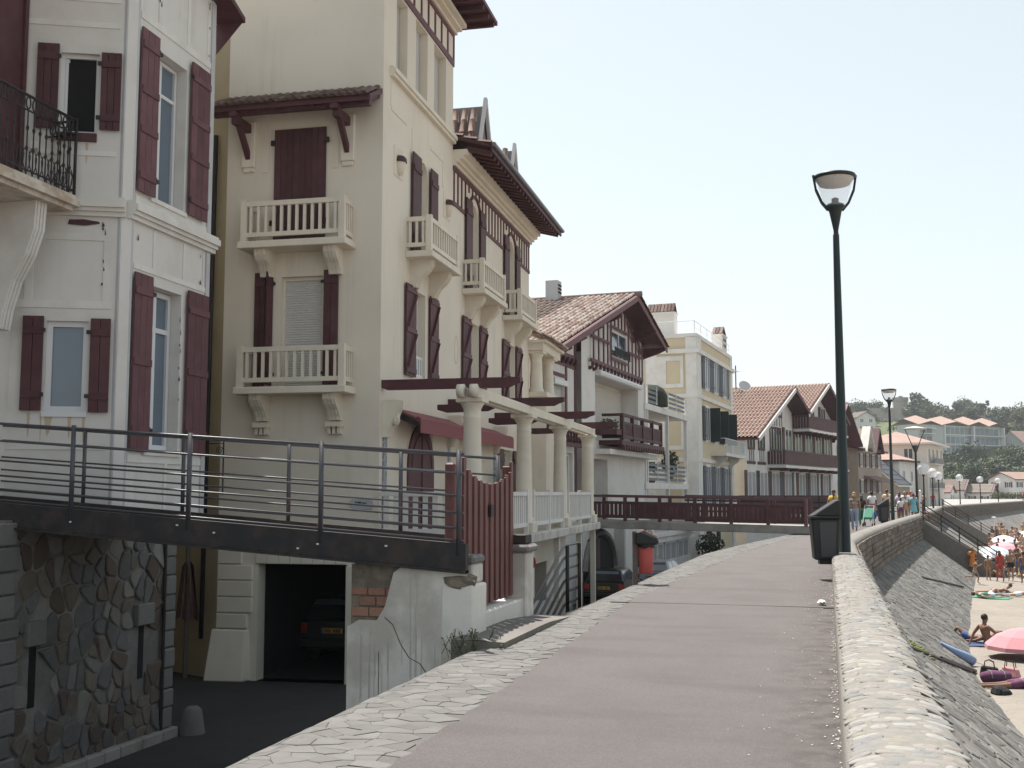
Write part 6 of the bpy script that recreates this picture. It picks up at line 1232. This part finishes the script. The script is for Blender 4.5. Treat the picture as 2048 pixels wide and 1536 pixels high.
bpy.context.view_layer.update(); dg = bpy.context.evaluated_depsgraph_get(); PM = {}
for k, o in TEMP.items():
    me = bpy.data.meshes.new_from_object(o.evaluated_get(dg)); me.polygons.foreach_set('use_smooth', [True]*len(me.polygons)); PM[k] = me
for o in TEMP.values(): me = o.data; bpy.data.objects.remove(o); bpy.data.meshes.remove(me)
PC = {}
def pmesh_(k, mt):
    if (k, mt.name) not in PC: me = PM[k].copy(); me.name = k.split('_')[1]; me.materials.clear(); me.materials.append(mt); PC[(k, mt.name)] = me
    return PC[(k, mt.name)]
HAIR = [mat('hair_dark', (.02,.015,.012), .6, .2), mat('hair_brown', (.07,.04,.025), .6, .2), mat('hair_blond', (.30,.2,.10), .6, .2)]
CLO = dict(white=(.7,.7,.7), yellow=(.62,.42,.10), peach=(.68,.50,.38), turq=(.20,.48,.56), pinkp=(.40,.12,.20), jeans=(.27,.32,.42), tan=(.36,.22,.14), lilac=(.55,.48,.6), black=(.02,.02,.022), red=(.38,.05,.045), blue=(.06,.12,.33), green=(.07,.22,.15), grey=(.25,.25,.27), pink=(.6,.3,.34), purple=(.13,.05,.1), orange=(.55,.2,.05))
HC = {}
def hairmesh(ps, mt, lg):
    if (ps, mt.name, lg) not in HC:
        d = SK[ps]; h_ = Vector(d['hd']); u = (Vector(d['tp']) - h_).normalized(); bk = Vector((0,1,0)) if ps not in ('lieback','prone') else Vector((0,0,-1 if ps == 'lieback' else 1)); c = h_ + u*.035 + bk*.028
        m = M().blob(c, (.088,.098,.098), 12, 8, .03)
        if lg: m.tube([c - u*.02 + bk*.05, c - u*.12 + bk*.07, c - u*.26 + bk*.06], [.085,.08,.045], 9)
        HC[(ps, mt.name, lg)] = mesh('hair', m, mt, True)
    return HC[(ps, mt.name, lg)]
def person(label, loc, face, ps='stand', h=1.7, skin=0, hair=0, top=None, bottom=None, bt='shorts', longhair=False, tt='shirt', skirt=False, group='people on the promenade'):
    t = thing('person', label, 'person', loc, face, group, (h/1.7,)*3)
    link('body', pmesh_(ps+'_body', SKIN[skin]), t); link('hair', hairmesh(ps, HAIR[hair], longhair), t)
    if top: link({'shirt':'shirt','top':'bikini_top'}[tt], pmesh_(ps+'_'+tt, cloth(top, CLO[top])), t)
    if bottom:
        if skirt: obj('skirt', M().lathe([(.145,1.04),(.17,.92),(.21,.55)], (0,0,0), 12), cloth(bottom, CLO[bottom]), t, True)
        else: link(bt, pmesh_(ps+'_'+bt, cloth(bottom, CLO[bottom])), t)
    return t
def sweepbag(): pass
person('woman seen from behind in a turquoise bandeau top and pale jeans', (1.05,50.8,.01), 186, 'walk', 1.68, 0, 2, 'turq', 'jeans', 'trousers', True, 'top')
person('person in a yellow shirt half hidden behind the near lamp post', (.22,52.2,.01), 10, 'walk', 1.78, 1, 0, 'yellow', 'grey')
person('woman in a white top and magenta trousers beside the second bin', (2.35,66.5,.01), 180, 'walk', 1.72, 1, 0, 'white', 'pinkp', 'trousers')
person('man in a peach shirt behind the second lamp post', (3.2,67.5,.01), 170, 'stand', 1.82, 0, 1, 'peach', 'tan')
person('child in a white shirt and dark purple shorts near the parapet', (4.05,69.5,.01), 175, 'walk', 1.35, 1, 0, 'white', 'purple')
person('woman in a pale lilac top walking just behind the child', (4.2,73.5,.01), 185, 'walk', 1.66, 0, 1, 'lilac', 'white', 'shorts', True)
person('woman in a white top and tan skirt with a shoulder bag', (4.45,72.2,.01), 5, 'stand', 1.72, 0, 2, 'white', 'tan', skirt=True)
person('woman in a turquoise dress by the end of the parapet', (4.75,69.2,.01), 190, 'stand', 1.6, 0, 1, 'turq', 'turq', skirt=True)
person('dark clothed person bending over the pushchair', (1.55,58.2,.01), 175, 'stand', 1.5, 1, 0, 'black', 'green', 'trousers', True)
person('boy with bare shoulders sitting on the parapet with legs over the edge', (5.05,68.3,.42), -80, 'wall', 1.6, 1, 0, None, 'tan', group='people on the promenade')
pc = ['white','black','red','lilac','blue','peach','grey','pink','yellow','white','red','grey']
where = ['in the strolling crowd before the pale hotel','at the back of the strolling crowd','beside the disc lamp','near the first globe lamp','far along the promenade beyond the globe lamps']
for k, (x, y) in enumerate(((5.2,82),(4.6,80),(5.9,88),(5.3,92),(6.3,95),(4.2,86),(6.8,101),(7.6,106),(8.3,112),(9.2,120),(10.6,126),(8.0,118))): person('person in a %s top %s' % (pc[k], where[min(4, k//3) if k < 9 else 4]) + (' walking away' if k % 2 else ' facing us'), (x,y,.01), R.uniform(150,210) if k % 2 else R.uniform(-30,30), 'walk', R.uniform(1.6,1.8), k % 3, k % 3, pc[k], R.choice(('black','blue','tan','white')), 'shorts', k % 4 == 0)
for k, (y, o, c) in enumerate(((205,-1.2,'white'),(210,-1.5,'white'),(196,-1.4,'red'),(214,-1.6,'orange'),(224,-1.2,'blue'))): q, n = at(y, o); person('tiny distant person in %s on the far promenade, %s' % (c, ('by the hedge','right of the hedge lamp','left of the hedge lamp','before the long white house','at the right edge')[k]), (q.x,q.y,.05), 30*k, 'stand', 1.75, k % 3, 0, c, 'black')
pc_ = thing('pushchair', 'dark folding pushchair loaded with bags on the promenade', 'pushchair', (1.85,57.6,0), 10)
obj('frame', M().tube([(-.22,.4,1.0),(-.22,-.1,.45),(-.22,-.4,.1)], .018, 6).tube([(.22,.4,1.0),(.22,-.1,.45),(.22,-.4,.1)], .018, 6).tube([(-.22,.4,1.0),(.22,.4,1.0)], .018, 6).tube([(-.22,.1,.6),(-.22,.35,.1)], .018, 6).tube([(.22,.1,.6),(.22,.35,.1)], .018, 6), GREYT, pc_); obj('seat', M().hexa([(-.2,-.25,.35),(.2,-.25,.35),(.2,.1,.4),(-.2,.1,.4)], [(-.2,-.25,.45),(.2,-.25,.45),(.2,.3,.9),(-.2,.3,.9)]), cloth('green', CLO['green']), pc_); obj('bag', M().blob((.2,.35,.55), (.16,.14,.2), 8, 6, .1), cloth('blue', CLO['blue']), pc_)
for x in (-.22,.22):
    for y in (-.4,.36): obj('wheel', M().tube([(x-.02,y,.1),(x+.02,y,.1)], .1, 12), BLACKP, pc_)
# ------------------------------------------------------------------ beach: stairs, bathers, parasols, bags
def stair(label, y0, ln, zb):
    q, n = at(y0, 0); az = math.degrees(atan2(n.x, n.y)) ; d = Vector((n.x, n.y)); e = Vector((-d.y, d.x))
    t = thing('beach_stairs', label, 'stairs', (q.x, q.y, 0), az)     # local y runs down to the sand
    N_ = 16; m = M(); z0 = -.1
    for k in range(N_): obj('step', M().box(0,1.6,.2+ln*k/N_,.2+ln*(k+1)/N_,-3.2,z0-(z0-zb)*(k+1)/N_), CONC, t)
    obj('side_wall', M().prism([(0,.1),(ln+.3,zb+.3),(ln+.5,-3.2),(0,-3.2)], lambda y, z, x: (x,y,z), 1.6, 1.95), mat('stair_wall', (.18,.165,.15), .95, .3, 6, .6, 30), t)
    obj('side_wall', M().prism([(0,.1),(ln+.3,zb+.3),(ln+.5,-3.2),(0,-3.2)], lambda y, z, x: (x,y,z), -.3, .0), CONC, t)
    sl = (zb-z0)/ln
    for h in (.35,.6,.85,1.1): obj('handrail', M().tube([(1.78,-.05,.0+h),(1.78,ln+.6,zb-.35+h)], .035 if h > 1 else .025, 6), IRON, t)
    for k in range(5): y = .1+(ln-.2)*k/4; obj('rail_post', M().tube([(1.78,y,.0+sl*y),(1.78,y,1.12+sl*y)], .035, 6), IRON, t)
    return t
stair('stone beach stairs with black pipe railing beside the sea wall', 68.9, 3.9, -2.8); stair('second beach stairs with thin railing farther along the sea wall', 106, 4.2, -2.8)
def parasol(label, loc, r, h, c1, c2, tilt=0, n=10, low=0):
    t = thing('beach_parasol', label, 'parasol', loc, 0, 'beach parasols'); t.rotation_euler = (tilt, tilt*.3, .3)
    obj('pole', M().tube([(0,0,0),(0,0,h)], .02, 6), PVC, t)
    for k in range(n):
        a0 = 2*pi*k/n; a1 = 2*pi*(k+1)/n; m = M(); pr_ = [(0,h+.02),(r*.35,h-.05*r),(r*.7,h-.2*r),(r,h-.45*r),(r*1.01,h-.55*r)]
        for rr, z in pr_:
            for a in (a0, a1): m.v.append((rr*cos(a), rr*sin(a), z))
        for i in range(4): m.f.append((2*i,2*i+1,2*i+3,2*i+2))
        obj('panel', m, cloth(c1 if k % 2 == 0 else c2, CLO[c1 if k % 2 == 0 else c2]), t)
    obj('finial', M().lathe([(.02,h),(.025,h+.05),(0,h+.08)], (0,0,0), 8), PVC, t); return t
CLO['rose'] = (.50,.235,.26); CLO['sky'] = (.35,.5,.62); CLO['navy'] = (.05,.08,.16)
parasol('large pink parasol standing low on the sand at the right edge', (5.1,34.1,-2.95), 1.06, .88, 'rose', 'rose', 0)
parasol('smaller pink parasol among the crowd on the beach', (10.2,74.1,-2.95), .95, 1.6, 'pink', 'pink'); parasol('white parasol farthest along the beach crowd', (12,87.2,-2.95), 1.0, 1.55, 'white', 'white'); parasol('pale blue and white parasol left of the smaller pink one', (9.3,72,-2.95), 1.0, 1.45, 'sky', 'white', .25); parasol('grey and white parasol in front of the pale blue one', (8.7,67.6,-2.95), .9, 1.3, 'white', 'grey', -.2)
for k, (y, o, r_, c1, c2, lb) in enumerate(((79,6.5,.95,'blue','white','blue and white parasol behind the smaller pink one'),(92,6,1.0,'red','white','red and white striped parasol farther down the beach'),(97,9,1.0,'yellow','white','yellow and white parasol near the right edge of the beach'),(84,8.6,.95,'pink','white','pink and white parasol at the right edge of the crowd'),(101,6.5,1.0,'sky','sky','plain pale blue parasol near the second stairs'))):
    q, n = at(y, o); parasol(lb, (q.x,q.y,-2.97), r_, 1.5, c1, c2, R.uniform(-.2,.2))
t = thing('furled_parasol', 'furled blue parasol lying against the stone revetment', 'parasol', (3.15,32.2,-2.72), 0); obj('cloth', M().tube([(-.42,-.15,.42),(-.1,-.05,.2),(.25,.05,.02),(.42,.1,-.08)], [.03,.1,.14,.1], 9), cloth('bluegrey', (.20,.27,.42)), t, True); obj('pole', M().tube([(.4,.1,-.06),(.75,.2,-.2)], .015, 6), PVC, t)
BP = 'bathers on the beach'
person('bare backed man sitting on the sand leaning on his arms', (4.42,36.3,-2.9), -115, 'sit', 1.78, 1, 0, None, 'black', group=BP); person('bather lying with an arm behind the head next to the sitting man', (4.05,37.4,-2.88), 130, 'lieback', 1.7, 1, 0, None, 'blue', group=BP)
person('person in dark purple clothes lying on the sand beside the bags', (4.15,28.9,-2.9), 75, 'prone', 1.75, 1, 0, 'purple', 'purple', group=BP)
person('woman in a green top lying with knees bent under a cap', (6.6,53.2,-2.9), -105, 'lieback', 1.65, 2, 1, 'green', 'white', group=BP); person('boy in blue trunks lying on his front on the sand', (7.2,55.6,-2.9), 80, 'prone', 1.6, 0, 1, None, 'blue', group=BP); person('pale bather lying behind the boy in blue trunks', (8.0,54.2,-2.9), 80, 'prone', 1.65, 2, 0, None, 'white', group=BP)
person('boy running along the foot of the revetment', (6.9,60.5,-2.9), -80, 'run', 1.35, 0, 1, None, 'grey', group=BP)
for k, (x, y, ps, h, c, f, lb) in enumerate(((7.9,63.4,'stand',1.3,'tan',200,'tanned child standing behind the running boy'),(8.35,62.6,'walk',1.6,'red',170,'woman in a red swimsuit walking on the sand'),(9.0,63.6,'stand',1.65,'black',20,'dark haired bather in black standing right of the red swimsuit'),(9.35,61.8,'stand',1.6,'navy',180,'bather in navy trunks at the right of the standing group'),(9.75,62.6,'stand',1.7,'black',170,'tall bather in black trunks nearest the right edge'),(7.5,66.5,'stand',1.6,'orange',190,'person wrapped in orange at the foot of the stairs'))): person(lb, (x,y,-2.9), f, ps, h, k % 2, k % 3, 'red' if c in ('red',) else ('orange' if c == 'orange' else None), c if c in CLO else 'black', skirt=(c == 'orange'), longhair=k in (1,2), group=BP)
kinds = ['sit','stand','lieback','sit','prone','stand']; cc = ['red','blue','black','white','green','pink','navy','yellow']
rows_ = ['in the nearest row of the beach crowd','in the second row of the beach crowd','in the middle of the beach crowd','towards the back of the beach crowd','at the far end of the beach crowd']
for k in range(96):
    y = 66 + 58*(k/96.)**1.1 + R.uniform(-1,1); q, n = at(y, 0); x = q.x + 3.3 + R.uniform(0, 1)*max(1.2, .152*y - q.x - 3.1); ps = kinds[k % 6]; vb = {'sit':'sitting','stand':'standing','lieback':'sunbathing','prone':'lying face down'}[ps]
    person('%s bather in %s trunks %s %s' % (('tanned','brown','fair')[k % 3], cc[k % 8], vb, rows_[k//20]), (x,y,-2.95), R.uniform(0,360), ps, R.uniform(1.5,1.75), k % 3, k % 3, None, cc[k % 8], group=BP)
for k, (x, y, c, lb) in enumerate(((6.6,53.2,'green','green beach towel under the woman with bent knees'),(7.2,55.6,'navy','navy beach towel under the boy in blue trunks'),(4.3,36.9,'navy','navy striped beach towel under the sitting man'),(4.3,28.9,'black','black beach towel under the person in purple clothes'),(9.0,70,'pink','pink beach towel near the pale blue parasol'),(10.6,78,'sky','pale blue beach towel behind the smaller pink parasol'))):
    m = sheet([-.9+.2*i for i in range(10)], [-.5+.2*i for i in range(6)], lambda a, b: .012+.012*noise.noise((a*3,b*3,k))); tag(obj('beach_towel', m, cloth(c, CLO[c]), None, loc=(x,y,-2.9), rot=(0,0,R.uniform(-.4,.4)+1.2*(k > 3))), lb, 'towel', 'towels on the sand')
def bag(label, loc, rz, kind, c):
    t = thing('beach_bag', label, 'bag', loc, rz, 'bags on the sand'); ct = cloth(c, CLO[c])
    if kind == 'hand':
        obj('body', M().hexa([(-.24,-.1,0),(.24,-.1,0),(.24,.1,0),(-.24,.1,0)], [(-.19,-.05,.25),(.2,-.04,.22),(.2,.05,.22),(-.19,.06,.25)]), ct, t, bev=.03)
        for y in (-.05,.06): obj('handle', M().tube([(-.12,y,.22),(-.1,y,.36),(0,y,.4),(.1,y,.35),(.12,y,.2)], .012, 5), BLACKP, t)
    elif kind == 'hold':
        obj('body', M().tube([(-.36,0,.12),(-.32,0,.14),(-.1,.02,.16),(.12,-.01,.15),(.32,0,.14),(.37,0,.11)], [.05,.13,.155,.15,.135,.05], 12), ct, t, True)
        for x in (-.16,.16): obj('strap', M().tube([(x,.16*cos(k*pi/6),.15+.165*sin(k*pi/6)) for k in range(7)], .014, 5), cloth('grey', CLO['grey']), t)
    else:
        obj('body', M().hexa([(-.25,-.18,0),(.24,-.16,0),(.26,.17,0),(-.22,.18,0)], [(-.17,-.12,.2),(.16,-.1,.14),(.15,.1,.16),(-.15,.12,.22)]), ct, t, bev=.05); obj('pocket', M().hexa([(-.12,-.22,.02),(.12,-.2,.02),(.12,-.15,.02),(-.12,-.16,.02)], [(-.1,-.17,.13),(.1,-.16,.12),(.1,-.11,.12),(-.1,-.12,.13)]), ct, t, bev=.02)
bag('black handbag with two handles on the sand near the slope', (3.72,30.6,-2.9), 10, 'hand', 'black'); bag('dark red holdall lying in front of the black handbag', (3.72,29.5,-2.9), -20, 'hold', 'purple'); bag('pink bag lying right of the black handbag', (4.2,30.6,-2.9), 30, 'hand', 'rose'); bag('black rucksack lying nearest on the sand at the slope foot', (3.62,27.9,-2.9), -30, 'ruck', 'black')
t = thing('beach_post', 'slim white volleyball post with a pale top on the beach', 'post', (13.6,104,-2.95)); obj('pole', M().tube([(0,0,0),(0,0,2.4)], .05, 8), PVC, t); obj('cap', M().lathe([(.2,2.4),(.22,2.5),(0,2.55)], (0,0,0), 8), PVC, t)
# ------------------------------------------------------------------ thin summer haze
hzb = obj('haze', M().box(-700, 700, -80, 1250, -4.4, 75), mat('haze_air', (1,1,1)), None); hzb['kind'] = 'stuff'; tag(hzb, 'thin pale summer haze filling the air over the bay', 'haze')
hm = bpy.data.materials.new('summer_haze'); hm.use_nodes = True; hm.node_tree.nodes.clear(); pv = hm.node_tree.nodes.new('ShaderNodeVolumePrincipled'); pv.inputs['Color'].default_value = (.92,.95,1,1); pv.inputs['Density'].default_value = .0002; pv.inputs['Anisotropy'].default_value = .3
ho = hm.node_tree.nodes.new('ShaderNodeOutputMaterial'); hm.node_tree.links.new(pv.outputs[0], ho.inputs['Volume']); hzb.data.materials.clear(); hzb.data.materials.append(hm)
